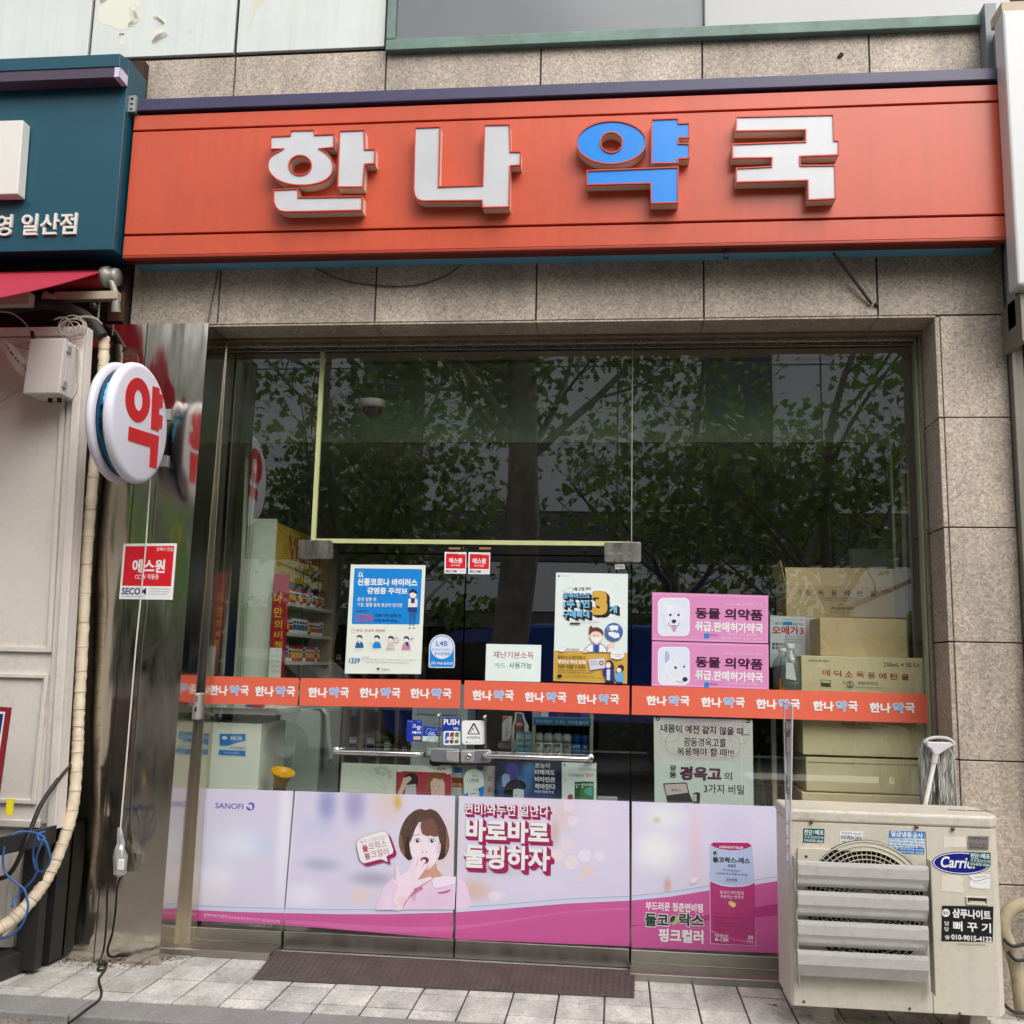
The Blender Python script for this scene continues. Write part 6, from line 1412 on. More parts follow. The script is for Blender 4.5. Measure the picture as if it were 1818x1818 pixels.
# pink animal medicine boards
f = Z(1120, 980, 3.367); PK = mat('pink board print', S(216, 140, 190), .4, var=.03); PKL = mat('pink board line', S(240, 206, 228), .4); DOG = soft_print('dog fur print', S(226, 228, 240), [bl(1190, 1080, 10, 14, (240, 240, 246), .8), bl(1176, 1095, 8, 14, (190, 200, 230), .5), bl(1214, 1070, 8, 16, (196, 204, 232), .5)], .4); PIC = mat('pale picture ground', S(216, 224, 240), .4)
PURP = mat('aubergine print', S(62, 16, 46), .4)
def animal(dy, pl, lab, look):
    F = Flat('animal_medicine_board', lab, 'sign board', GY-.001, [f(*p) for p in pl], PK, .003, group='pink animal medicine boards on the window'); F.fr = f
    a, b, c_, d = pl; i_ = lambda p, q_, k: (p[0]+(q_[0]-p[0])*k, p[1]+(q_[1]-p[1])*k)
    F.line([(a[0]+10, a[1]+10), (b[0]-10, b[1]+10), (c_[0]-10, c_[1]-8), (d[0]+10, d[1]-8)], .0016, PKL, 'border', closed=True)
    F.poly(rrect(162, 274+dy, 352, 502+dy, 34), WHITE, 'dog_picture'); F.poly(rrect(168, 280+dy, 347, 497+dy, 30), PIC, 'dog_picture')
    if look:
        F.blob([(185, 380+dy), (195, 310+dy), (210, 285+dy), (225, 320+dy), (255, 312+dy), (290, 322+dy), (320, 312+dy), (335, 340+dy), (322, 390+dy), (300, 440+dy), (270, 488+dy), (240, 488+dy), (205, 430+dy)], DOG, 'dog_picture')
        FUR = mat('fur shade print', S(196, 202, 224), .5)
        for (a0_, b0_, a1_, b1_) in ((205, 330, 214, 380), (325, 345, 312, 385), (258, 330, 258, 385), (228, 395, 240, 425), (294, 395, 280, 425), (200, 400, 222, 450), (314, 410, 292, 455), (240, 340, 236, 362), (280, 342, 286, 362)): F.line([(a0_, b0_+dy), ((a0_+a1_)/2+2, (b0_+b1_)/2+dy), (a1_, b1_+dy)], .0022, FUR, 'dog_picture', 3)
        for u in (236, 285): F.ell(u, 376+dy, 8, 7, mat('dog eye', S(54, 54, 74), .3), 'dog_picture', 14)
        F.blob([(243, 412+dy), (258, 402+dy), (272, 412+dy), (262, 426+dy), (252, 426+dy)], mat('dog nose', S(48, 52, 80), .3), 'dog_picture'); F.line([(225, 425+dy), (238, 444+dy), (258, 438+dy), (278, 444+dy), (290, 424+dy)], .003, mat('dog nose', S(48, 52, 80)), 'dog_picture', 3); F.blob([(244, 446+dy), (272, 446+dy), (268, 474+dy), (252, 476+dy)], mat('dog tongue', S(206, 150, 190), .4), 'dog_picture')
    else:
        F.blob([(175, 470+dy), (200, 380+dy), (195, 300+dy), (215, 278+dy), (240, 330+dy), (290, 350+dy), (325, 400+dy), (345, 455+dy), (335, 480+dy), (280, 490+dy), (220, 498+dy)], DOG, 'dog_picture'); F.blob([(205, 370+dy), (205, 310+dy), (220, 300+dy), (232, 340+dy)], mat('dog ear shade', S(170, 180, 216), .4), 'dog_picture')
        FUR = mat('fur shade print', S(196, 202, 224), .5)
        for (a0_, b0_, a1_, b1_) in ((245, 350, 262, 380), (285, 360, 300, 400), (225, 400, 250, 450), (250, 430, 290, 455), (210, 430, 225, 480), (300, 410, 318, 445)): F.line([(a0_, b0_+dy), ((a0_+a1_)/2+3, (b0_+b1_)/2+dy), (a1_, b1_+dy)], .0022, FUR, 'dog_picture', 3)
        F.ell(268, 398+dy, 10, 7, mat('dog eye', S(54, 54, 74)), 'dog_picture', 14, .4); F.ell(318, 392+dy, 5, 8, mat('dog eye', S(54, 54, 74)), 'dog_picture', 12); F.ell(324, 468+dy, 16, 14, mat('dog nose', S(48, 52, 80)), 'dog_picture', 16); F.line([(270, 478+dy), (300, 484+dy), (318, 482+dy)], .002, mat('dog nose', S(48, 52, 80)), 'dog_picture', 3)
    F.text('심장사상충, 구충제, 감기약, 피부약, 고양이약', 560, 308+dy, 786, 326+dy, PKL, .006); F.text('동물 의약품', 386, 338+dy, 788, 404+dy, PURP, .03, rot=-1.2); F.text('취급.판매허가약국', 384, 420+dy, 790, 480+dy, WHITE, .03, rot=-1.2)
    for a_ in range(4): F.ell(453+9*math.cos(a_*math.pi/2+.78), 500+dy+9*math.sin(a_*math.pi/2+.78), 9, 9, SKYP, 'emblem', 12)
    F.text('대한약사회', 470, 490+dy, 520, 504+dy, BRB); F.text('심장사상충, 내외부, 종합구충제', 576, 488+dy, 752, 504+dy, PKL, .006); 
    if dy == 0: F.text('동물의약품, 약사에게 상담 받고 구매하세요!', 540, 510+dy, 784, 526+dy, PKL, .006)
    F.done()
animal(0, [(128, 240), (822, 260), (821, 546), (126, 527)], 'pink animal medicine board with a front facing white dog, upper of the two', True)
animal(293, [(127, 533), (823, 552), (825, 822), (124, 801)], 'pink animal medicine board with a white dog looking right, lower of the two', False)
# tonic poster under the strip
f = Z(1080, 1250, 3.868)
TP = soft_print('mauve poster ground', S(226, 224, 220), [bl(1250, 1280, 110, 50, (214, 192, 196), .9), bl(1245, 1340, 110, 30, (212, 194, 194), .7), bl(1200, 1330, 40, 40, (226, 222, 214), .5)], .5)
F = Flat('tonic_poster', 'pale mauve and white tonic poster under the orange strip, right of the doors', 'poster', .013, [f(*p) for p in [(312, 90), (990, 108), (998, 698), (318, 680)]], TP); F.fr = f
F.poly([(315, 382), (994, 398), (998, 698), (318, 680)], mat('poster mint white', S(216, 228, 222), .5), 'lower_field')
RINGM = mat('mauve line print', S(176, 164, 164), .5)
for (u, v, r_) in ((650, 120, 70), (560, 180, 60), (740, 200, 60), (420, 200, 70), (900, 210, 70), (480, 270, 90), (820, 290, 90)): F.ell(u, v, r_, r_*.95, RINGM, 'pattern', 32, hole=.965)
for (u, v) in ((340, 102), (960, 118)): F.ell(u, v, 14, 14, mat('brass eyelet', S(120, 106, 70), .4, .5), 'eyelets', 18, hole=.4)
F.text('내몸이 예전 같지 않을 때...', 362, 150, 966, 206, BLACKP, .018, rot=-.9); F.text('광동경옥고를', 518, 234, 808, 292, BLACKP, .006); F.text('복용해야 할 때!!!', 474, 302, 860, 358, BLACKP, .006)
F.text('광', 420, 418, 468, 456, BLACKP, .02); F.text('동', 420, 464, 468, 506, BLACKP, .02); PL = mat('plum brush print', S(96, 44, 76), .5); F.text('경옥고', 488, 430, 780, 526, PL, .05, shear=.05); F.text('의', 796, 468, 850, 524, BLACKP, .008); F.text('3가지 비밀', 656, 552, 932, 616, BLACKP, .006)
F.poly([(376, 545), (538, 538), (556, 612), (398, 635)], BLACKP, 'box_picture'); F.poly([(384, 552), (532, 545), (548, 608), (402, 628)], mat('box lining print', S(214, 196, 190), .5), 'box_picture'); F.poly([(396, 636), (556, 614), (584, 676), (408, 676)], mat('tray print', S(40, 46, 46), .5), 'box_picture'); F.text('경옥고', 430, 582, 500, 600, BLACKP, .01, 'box_picture'); F.poly([(582, 612), (606, 604), (630, 610), (628, 684), (584, 682)], BLACKP, 'box_picture'); F.rect(586, 618, 606, 668, mat('pale label print', S(206, 206, 206), .5), 'box_picture'); F.done()
# door access reader on the jamb
rd = empty('card_reader', (-2.28, -.13, 1.18), 'small silver card reader on the door jamb at the end of the orange strip', 'card reader')
f = Z(0, 1150, 2.72); mb = MB(); mb.prism([q(*f(*p), -.165) for p in [(905, 220), (962, 220), (958, 348), (896, 346)]], -.165, -.121, mat('reader silver', S(190, 188, 186), .35, .4)); part('housing', mb, rd, bev=.005)
mb = MB(); mb.prism([q(*f(*p), -.166) for p in [(935, 232), (957, 232), (955, 262), (934, 262)]], -.1665, -.1652, mat('reader window', S(150, 132, 140), .2)); mb.prism([q(*f(*p), -.166) for p in [(932, 288), (950, 288), (948, 308), (930, 308)]], -.1665, -.1652, DARK); part('window', mb, rd)

# ================================================================ inside the shop
SHW = mat('shelf white laminate', S(214, 222, 204), .5, var=.03); SHB = mat('shelf beige laminate', S(150, 136, 108), .6, var=.08); CARD = mat('corrugated card', S(208, 184, 142), .75, var=.05, vscale=7); CARD2 = mat('pale corrugated card', S(228, 213, 172), .75, var=.05, vscale=7)
GRP = 'medicine packs on the shelves'
PACK = [mat('pack white', S(222, 226, 222), .5), mat('pack red', S(190, 34, 44), .45), mat('pack blue', S(44, 92, 160), .45), mat('pack green', S(70, 140, 80), .45), mat('pack navy', S(32, 44, 98), .45), mat('pack plum', S(128, 40, 92), .45), mat('pack yellow', S(224, 186, 60), .45), mat('pack grey', S(168, 170, 170), .5)]
def boxpx(u0, v0, u1, v1, y, dep, m, mb=None, ya=None):
    """box whose front shows at these survey spots, front at depth y"""
    um, vm = (u0+u1)/2, (v0+v1)/2
    x0, x1 = wp(u0, vm, y).x, wp(u1, vm, y).x; z0, z1 = wp(um, v1, y).z, wp(um, v0, y).z
    mb = mb or MB(); mb.box(x0, x1, y, y+dep, z0, z1, m); return mb, x0, x1, z0, z1
def thing_box(name, lab, cat, rect, y, dep, m, group=None, bev=.003):
    mb, x0, x1, z0, z1 = boxpx(*rect, y, dep, m); return solo(name, mb, ((x0+x1)/2, y+dep/2, z0), lab, cat, group, bev=bev), x0, x1, z0, z1
def print_on(parent, y, name='lettering'):
    """flat print on a face at depth y"""
    mb = MB(); st = [0]
    class Pn: pass
    p = Pn()
    def text(t, u0, v0, u1, v1, m, bold=0, rot=0):
        um, vm = (u0+u1)/2, (v0+v1)/2; st[0] += 1
        put_text(mb, t, wp(u0, vm, y).x, wp(u1, vm, y).x, wp(um, v1, y).z, wp(um, v0, y).z, y-.0005-.0001*st[0], m, bold, R(rot))
    def poly(pts, m):
        st[0] += 1; mb.prism([q(u, v, y) for u, v in pts], y-.0005-.0001*st[0], None, m)
    def end(): return part(name, mb, parent)
    p.text, p.poly, p.end = text, poly, end
    return p
# pack prototypes: (width, depth, height)
protos = []
rp = random.Random(31)
def pack_proto(w_, h, m, m2):
    mb = MB(); mb.box(-w_/2, w_/2, 0, .06, 0, h, m)
    o = solo('medicine_pack', mb, (0, 0, 0), 'small medicine pack standing on a shelf inside the pharmacy', 'medicine pack', GRP)
    mb = MB(); mb.box(-w_/2+.004, w_/2-.004, -.0015, -.0002, h*.25, h*.6, m2); mb.box(-w_/2+.008, w_/2-.008, -.0025, -.0016, h*.68, h*.82, PACK[0] if m is not PACK[0] else PACK[4])
    part('print', mb, o); return [o, w_, h, False]
for (w_, h, a, b) in ((.05, .10, 0, 2), (.062, .085, 0, 1), (.045, .12, 2, 0), (.07, .07, 4, 0), (.055, .11, 3, 0), (.06, .10, 1, 6), (.05, .075, 5, 0), (.065, .12, 7, 4), (.048, .09, 0, 3)):
    protos.append(pack_proto(w_, h, PACK[a], PACK[b]))
def place_pack(k, x, y, z, rz=0):
    p = protos[k]
    if not p[3]:
        p[3] = True; p[0].location = (x, y, z); p[0].rotation_euler = (0, 0, rz); return
    dup(p[0], (x, y, z), None, rz)
# --- wall shelf on the left with its yellow header, seen end-on
Y0 = .55
ex0, ex1 = wp(440, 1000, Y0).x, wp(487, 1000, Y0).x; et = wp(463, 921, Y0).z
far = wx(583, 1000, ex1); yf = min(far.y, 3.2)
shf = empty('display_shelf', (ex0, Y0, 0), 'white shelf unit with a yellow header along the left wall inside the pharmacy', 'shelf')
mb = MB(); mb.box(ex0, ex1, Y0, Y0+.02, 0, et, SHW); part('end_panel', mb, shf, bev=.002)
mb = MB(); mb.box(ex0, ex0+.02, Y0+.021, yf, 0, et-.05, SHW); part('back_panel', mb, shf)
mb = MB(); mb.box(ex0+.021, ex1+.06, yf+.001, yf+.06, 0, et-.02, SHB); part('far_post', mb, shf)
hz0 = wx(487, 1010, ex1).z; 
mb = MB(); mb.box(ex1-.02, ex1, Y0+.021, yf, et-.36, et-.02, mat('yellow header', S(226, 190, 36), .4)); hd = part('header', mb, shf)
mb = MB()
def side_text(mb, t, x, ya, yb, z0, z1, m, bold):
    tmp = MB(); put_text(tmp, t, ya, yb, z0, z1, 0, m, bold); mb.add([(x+.0012-p[1], p[0], p[2]) for p in tmp.v], tmp.f, m)
side_text(mb, 'Vitamin', ex1, Y0+.25, Y0+.25+(yf-Y0)*.6, et-.22, et-.07, mat('pack red', S(190, 34, 44)), .02); side_text(mb, '비타민은 매일매일', ex1, Y0+.4, Y0+.4+(yf-Y0)*.55, et-.32, et-.25, BLACKP, .01); part('lettering', mb, hd)
zs_ = [.75, 1.02, 1.29, 1.50, 1.68, 1.87]
for z_ in zs_:
    mb = MB(); mb.box(ex0+.021, ex1+.05, Y0+.022, yf, z_-.02, z_, SHW); part('shelf_board', mb, shf)
    y = Y0+.1
    while y < yf-.1:
        k = rp.choice((5, 5, 1, 5, 0)) if z_ > 1.2 else rp.choice((0, 1, 7, 8)); place_pack(k, ex1-.0, y, z_+.0005, R(70)); y += protos[k][1]+rp.uniform(.005, .02)
# red upright board
rb, x0, x1, z0, z1 = thing_box('red_board', 'tall red board with yellow upright Hangul letters at the end of the white shelf', 'sign board', (481, 1019, 508, 1206), .50, .02, mat('red board', S(166, 20, 36), .4))
p = print_on(rb, .50)
for t, v0, v1 in (('나', 1051, 1072), ('만', 1078, 1096), ('의', 1101, 1116), ('비', 1120, 1134), ('책', 1138, 1152)): p.text(t, 487, v0, 501, v1, PACK[6], .015)
p.end()
mb = MB(); ls, x0, x1, z0, z1 = thing_box('leaflet_stack', 'pale printed leaflet standing in front of the red board', 'leaflet', (477, 1150, 499, 1204), .44, .008, PAPER)
p = print_on(ls, .44)
for i in range(4): p.text('건강 안내문', 481, 1163+i*9, 495, 1167+i*9, GREYP)
p.end()
# --- medicine dispenser cabinet with blue label
mch = empty('white_cabinet', tuple(wp(420, 1400, .1)), 'white cabinet with a blue label standing inside the fixed pane left of the doors', 'cabinet')
WMC = mat('white machine enamel', S(240, 243, 230), .45, var=.02)
mb, X0_, X1_, Z0_, Z1_ = boxpx(366, 1284, 461, 1402, .09, .42, WMC); mb2 = MB(); mb2.box(X0_, X1_, .09, .51, 0, Z1_, WMC); part('body', mb2, mch, bev=.004)
mb = MB(); mb.box(X0_-.02, X1_+.08, .07, .53, Z1_+.05, Z1_+.085, WMC); part('tray', mb, mch, bev=.004)
mb = MB()
for xx in (X0_+.03, X1_-.03): mb.box(xx-.008, xx+.008, .12, .14, Z1_+.0005, Z1_+.0495, mat('grey leg', S(110, 112, 106), .4)); mb.box(xx-.008, xx+.008, .45, .47, Z1_+.0005, Z1_+.0495, mat('grey leg', S(110, 112, 106)))
part('leg', mb, mch)
mb = MB(); pl_ = rrect(388, 1302, 438, 1343, 3); mb.prism([q(u, v, .088) for u, v in pl_], .0885, .0898, PAPER); lb = part('label', mb, mch)
p = print_on(lb, .088)
p.poly([(390, 1303), (436, 1303), (436, 1315), (420, 1319), (405, 1324), (390, 1324)], SKYP); p.poly([(389, 1331), (436, 1333), (435, 1342), (388, 1340)], SKYP); p.poly(ell(399, 1310, 5, 3.4, 16), WHITE); p.text('INB 24h', 409, 1307, 430, 1314, WHITE, .03); p.text('무인 민원 발급', 409, 1326, 433, 1330, DB); p.text('주민등록 등본', 397, 1335, 424, 1338, WHITE); p.end()
for i in range(6): place_pack([0, 7, 8, 2, 5, 1][i], X0_+.04+i*.055,   .13+.04*(i % 2), Z1_+.0855)
# taller grey glass cabinet behind
gc = empty('grey_cabinet', tuple(wp(530, 1400, .8)), 'tall pale grey cabinet with rounded top behind the white cabinet', 'cabinet')
mb, a0, a1, b0, b1 = boxpx(488, 1258, 566, 1402, .8, .5, mat('grey enamel', S(176, 186, 178), .4)); mb = MB(); mb.box(a0, a1, .8, 1.3, 0, b1, mat('grey enamel', S(176, 186, 178))); part('body', mb, gc, bev=.02, seg=3)
mb = MB(); c_ = [(a1-.05, .79, b1+.004), (a1+.0, .79, b1+.006), (a1+.035, .79, b1-.03), (a1+.05, .79, b1-.16), (a1+.075, .79, b1-.30), (a1+.06, .79, b1-.33)]
vs = [v for p0 in c_ for v in (p0, (p0[0], .87, p0[2]))]; mb.add(vs, [(2*i, 2*i+1, 2*i+3, 2*i+2) for i in range(5)], PAPER); solo('receipt_strip', mb, c_[2], 'long paper slip hanging over the corner of the tall grey cabinet', 'paper slip')
# yellow scoop
mb = MB(); c_ = wp(496, 1400, .14); mb.lathe([(0, 0), (.036, 0), (.038, .03), (.050, .065), (.070, .088), (.066, .088), (.046, .06), (.034, .01)], (c_.x, .14, c_.z+.012), (.28, -.25, 1), mat('yellow plastic', S(232, 176, 24), .35), 26)
solo('yellow_cup', mb, tuple(c_), 'tilted yellow plastic cup beside the white cabinet', 'cup'); mb = MB(); mb.lathe([(0, 0), (.034, 0), (.034, c_.z+.01), (0, c_.z+.01)], (c_.x, .14, 0), (0, 0, 1), mat('dark tube', S(60, 54, 48), .5), 20); solo('cup_stand', mb, (c_.x, .14, 0), 'dark round stand below the yellow cup', 'stand')
# --- pigeonhole shelf deep inside
pg = empty('pigeonhole_shelf', tuple(wp(650, 1400, 2.4)), 'beige pigeonhole shelf full of packs deep inside behind the left door', 'shelf')
Yp = 2.4; a0, a1 = wp(578, 1320, Yp).x, wp(735, 1320, Yp).x; 
for i in range(6):
    x = a0+(a1-a0)*i/5; mb = MB(); mb.box(x-.014, x+.014, Yp, Yp+.3, .0, 1.78, SHB); part('divider', mb, pg)
zz_ = [.42, .80, 1.16, 1.50]
for z_ in zz_:
    mb = MB()
    for i in range(5): mb.box(a0+(a1-a0)*i/5+.0145, a0+(a1-a0)*(i+1)/5-.0145, Yp+.002, Yp+.3, z_-.018, z_, SHB)
    part('shelf_board', mb, pg)
    for i in range(5):
        x = a0+(a1-a0)*i/5+.03
        while x < a0+(a1-a0)*(i+1)/5-.05:
            k = rp.randrange(9); place_pack(k, x+protos[k][1]/2, Yp+.06, z_+.0005); x += protos[k][1]+rp.uniform(.004, .05)
mb = MB(); mb.box(a0-.02, a1+.02, Yp+.301, Yp+.32, 0, 1.8, mat('shelf back', S(90, 80, 62), .7)); part('back', mb, pg)
# white counter unit behind the lock
cu = empty('counter_cabinet', tuple(wp(780, 1400, 1.5)), 'pale grey counter cabinet standing behind the door lock', 'cabinet')
mb, a0, a1, b0, b1 = boxpx(730, 1215, 829, 1400, 1.5, .4, mat('counter pale grey', S(176, 188, 188), .5)); mb = MB(); mb.box(a0, a1, 1.5, 1.9, 0, b1, mat('counter pale grey', S(176, 188, 188))); part('body', mb, cu, bev=.004)
mb, *_ = boxpx(742, 1218, 814, 1269, 1.49, .009, mat('counter panel', S(164, 176, 176), .5)); part('drawer', mb, cu, bev=.003)
# --- display rack of sprays by the right door
YR = .55
rk = empty('spray_rack', tuple(wp(1000, 1350, YR)), 'cream display rack with a blue strip and spray cans behind the right door', 'display rack')
RCK = mat('cream rack metal', S(196, 190, 158), .5)
for (u, v0, v1) in ((947.5, 1262, 1345), (1050, 1268, 1352)):
    mb, *_ = boxpx(u-3, v0, u+3, v1, YR, .02, RCK); part('post', mb, rk)
mb, r0, r1, _, _ = boxpx(945, 1340, 1053, 1350, YR+.01, .22, RCK); rz0 = wp(1000, 1345, YR+.05).z; mb = MB(); mb.box(r0, r1, YR+.021, YR+.26, rz0-.012, rz0, RCK); part('shelf_board', mb, rk)
rz1 = wp(1000, 1274, YR).z; mb = MB(); mb.box(r0, r1, YR+.021, YR+.26, rz1-.012, rz1, RCK); part('shelf_board', mb, rk)
mb, *_ = boxpx(947, 1274, 1049, 1288, YR-.006, .005, mat('rack blue strip', S(40, 126, 172), .4)); st_ = part('label_strip', mb, rk)
p = print_on(st_, YR-.006); p.text('상처엔 대일밴드', 951, 1278, 982, 1284, PAPER); p.text('파스 쿨파스', 986, 1279, 1004, 1285, PKT, .01); p.text('키미테 쿨키파', 1008, 1280, 1045, 1286, PAPER, .01); p.end()
mb = MB(); mb.box(r0-.02, r1+.02, YR+.262, YR+.275, rz0-.4, rz1+.12, mat('rack back', S(40, 42, 44), .6)); part('back', mb, rk)
def can(u, v0, v1, r, mbody, mcap, label, txt, tm, wide):
    c = wp(u, v1, YR+.06); top = wp(u, v0, YR+.06).z; h = top-rz0
    o = empty('spray_can', (c.x, YR+.06, rz0), label, 'spray can', 'spray cans on the rack')
    m_ = MB(); m_.lathe([(0, .001), (r*.94, .001), (r, .006), (r, h*.58), (r*.97, h*.6), (0, h*.6)], (c.x, YR+.06, rz0), (0, 0, 1), mbody, 24); part('can_body', m_, o)
    m_ = MB(); m_.lathe([(0, h*.601), (r*.98, h*.601), (r*.98, h*.84), (r*.9, h*.93), (r*.62, h), (0, h)], (c.x, YR+.06, rz0), (0, 0, 1), mcap, 24); part('cap', m_, o)
    m_ = MB(); put_text(m_, txt, c.x-wide, c.x+wide, rz0+h*.42, rz0+h*.56, YR+.06-r-.0015, tm, .03)
    if mbody is PACK[0]: m_.add([(c.x-r*.8, YR+.0585-r, rz0+h*.05), (c.x-r*.5, YR+.0585-r, rz0+h*.05), (c.x+r*.8, YR+.0605-r, rz0+h*.34), (c.x+r*.6, YR+.0605-r, rz0+h*.34)], [(0, 1, 2, 3)], BLACKP)
    part('print', m_, o)
cb = mat('can blue cap', S(18, 84, 170), .3); cb2 = mat('can pale blue', S(46, 134, 184), .4)
can(956.5, 1301, 1346, .026, PACK[0], PACK[0], 'white spray can at the left end of the rack, half behind the cream post', '파', BLACKP, .008)
can(973, 1301.5, 1347, .028, PACK[0], PACK[0], 'white spray can with bold black letters, second from the left on the rack', '쿨키파', BLACKP, .022)
can(990, 1302, 1348, .028, PACK[0], PACK[0], 'white spray can with two black letters, third from the left on the rack', '키파', BLACKP, .018)
can(1006, 1303, 1349, .027, PACK[7], PACK[0], 'pale grey spray can, last before the blue cans on the rack', '스프레이', GREYP, .014)
can(1023, 1304, 1350, .027, cb2, cb, 'blue spray can beside the white cans on the rack', '쿨키파', PACK[0], .02)
can(1039, 1305, 1351, .026, cb2, cb, 'blue spray can at the right end of the rack', '쿨', PACK[0], .01)
for i, (u, m_) in enumerate(((953, 7), (966, 0), (982, 4), (996, 5), (1010, 4), (1024, 4), (1040, 2))):
    c_ = wp(u, 1270, YR+.06); mb = MB(); mb.box(c_.x-.026, c_.x+.026, YR+.04, YR+.14, rz1+.001, rz1+.085+.01*(i % 3), PACK[m_]); o = solo('medicine_pack', mb, (c_.x, YR+.09, rz1), 'medicine pack on the top board of the spray rack, just under the orange strip', 'medicine pack', 'packs on top of the rack', bev=.001)
    mb = MB(); mb.box(c_.x-.02, c_.x+.022, YR+.0385, YR+.0398, rz1+.035, rz1+.06, PACK[0 if m_ else 2]); part('print', mb, o)
# pale blue twin packs, bottle cut-out, red and white carton
for u0, u1, lab in ((916, 930, 'pale blue upright carton, left of a pair beside the spray rack'), (931, 944, 'pale blue upright carton, right of a pair beside the spray rack')):
    o, x0, x1, z0, z1 = thing_box('blue_carton', lab, 'carton', (u0, 1300, u1, 1345), .42, .05, mat('carton sky', S(104, 166, 190), .45), 'pale blue cartons', .001)
    p = print_on(o, .42, 'print'); p.poly([(u0+.5, 1303), (u1-.5, 1303), (u1-.5, 1322), (u0+.5, 1322)], mat('carton pale', S(178, 206, 212), .5)); p.text('센시아', u0+2, 1312, u1-2, 1318, DB, .02); p.end()
o, x0, x1, z0, z1 = thing_box('red_white_carton', 'narrow white carton with orange red corners, left of the bottle cut-out', 'carton', (891.5, 1272, 908, 1316), .40, .04, PACK[0], None, .001)
p = print_on(o, .40, 'print'); p.poly([(892, 1272.5), (905, 1272.5), (896, 1278), (892, 1284)], ORANGE); p.poly([(907.5, 1304), (907.5, 1315.5), (898, 1315.5), (904, 1311)], ORANGE)
for i, t in enumerate('이지모세콘'): p.text(t, 897, 1279+i*6, 902, 1283.5+i*6, GREYP, .01)
p.end()
bc = Flat('bottle_cutout', 'white edged bottle shaped cut-out with a red label standing behind the right door', 'cut-out', .46, [(914, 1264), (929, 1266), (932, 1276), (936, 1284), (939, 1290), (938, 1297), (941, 1300), (938, 1318), (908, 1336), (908, 1300), (910, 1288), (914, 1276)], PACK[0], .004)
bc.poly([(917, 1266), (927, 1268), (928, 1276), (931, 1284), (931, 1316), (913, 1314), (913, 1288), (917, 1276)], mat('bottle print', S(96, 82, 74), .4), 'bottle_picture'); bc.poly([(916, 1281), (929, 1283), (929, 1292), (915, 1290)], PACK[1], 'bottle_picture'); bc.text('활명수', 917, 1283, 928, 1289, WHITE); bc.done()
o, *_ = thing_box('grey_carton', 'small grey carton lying below the red and white carton', 'carton', (884, 1319, 905.5, 1329), .44, .06, PACK[7]); o, *_ = thing_box('white_tray', 'white flat pack beneath the small grey carton', 'carton', (884, 1337, 905, 1342), .44, .06, PACK[0])
tb = empty('display_table', tuple(wp(820, 1400, .4)), 'low dark table that carries the racks and cartons behind the doors', 'table'); mb = MB(); tz = rz0-.013; mb.box(-1.05, r1+.03, .36, .9, tz-.03, tz-.001, mat('dark table top', S(46, 40, 34), .5)); part('table_top', mb, tb, bev=.003)
for x in (-1.02, r1): mb = MB(); mb.box(x-.02, x+.02, .38, .42, 0, tz-.0305, DARK); part('leg', mb, tb)
# pale bottles behind the lock
for u, v0, v1, lab in ((760, 1328, 1364, 'pale squat plastic bottle behind the left part of the lock'), (779, 1332, 1364, 'smaller pale bottle right of a squat one behind the lock')):
    c_ = wp(u, v1, .5); h = wp(u, v0, .5).z-c_.z; o = empty('plastic_bottle', (c_.x, .5, tz), lab, 'bottle'); mb = MB(); hh = wp(u, v0, .5).z-tz
    mb.lathe([(0, 0), (.03, 0), (.033, .01), (.033, hh*.62), (.014, hh*.78), (.014, hh*.85)], (c_.x, .5, tz), (0, 0, 1), mat('milky plastic', S(196, 208, 206), .4), 20); part('bottle_body', mb, o); mb = MB(); mb.lathe([(.017, hh*.85), (.017, hh), (0, hh)], (c_.x, .5, tz), (0, 0, 1), PACK[0], 18); part('cap', mb, o)
# --- leaflets and cards standing at the foot of the doors
GB = .013
F = Flat('tree_card', 'pale card with a faint bare tree drawing, behind the left door above the advert', 'card', GB, [(607, 1354), (704, 1357.5), (702, 1416), (603, 1414)], mat('pale card', S(218, 226, 210), .6, var=.05, vscale=12)); TRM = mat('faint tree print', S(168, 176, 166), .6)
F.line([(686, 1414), (684, 1398), (676, 1386), (664, 1376), (640, 1362)], .0016, TRM, 'tree_picture', 3); F.line([(684, 1398), (692, 1380), (690, 1366)], .001, TRM, 'tree_picture', 3); F.line([(676, 1386), (672, 1372), (676, 1362)], .001, TRM, 'tree_picture', 3); F.line([(685, 1404), (674, 1396), (664, 1392)], .0012, TRM, 'tree_picture', 3)
for (u, v) in ((668, 1366), (676, 1362), (684, 1364), (690, 1370), (680, 1374), (671, 1372), (692, 1378)): F.ell(u, v, 5, 4, mat('faint leaf print', S(194, 202, 190), .6), 'tree_picture', 10)
F.done()
F = Flat('headache_card', 'white topped red card with two drawn faces holding their heads, behind the left door', 'card', GB, [(704.5, 1357.5), (802, 1361), (801, 1419), (703, 1416)], PAPER); RD = mat('card red ground', S(170, 44, 62), .5)
F.poly([(704, 1370), (712, 1371), (716, 1369), (790, 1372), (794, 1375), (801.5, 1374), (801, 1419), (703, 1416)], RD, 'red_field'); F.text('EVE 퀵', 776, 1363, 790, 1368, RD, .02)
SKD = mat('drawn comic skin', S(222, 190, 170), .5); SKG = mat('drawn grey skin', S(196, 196, 196), .5)
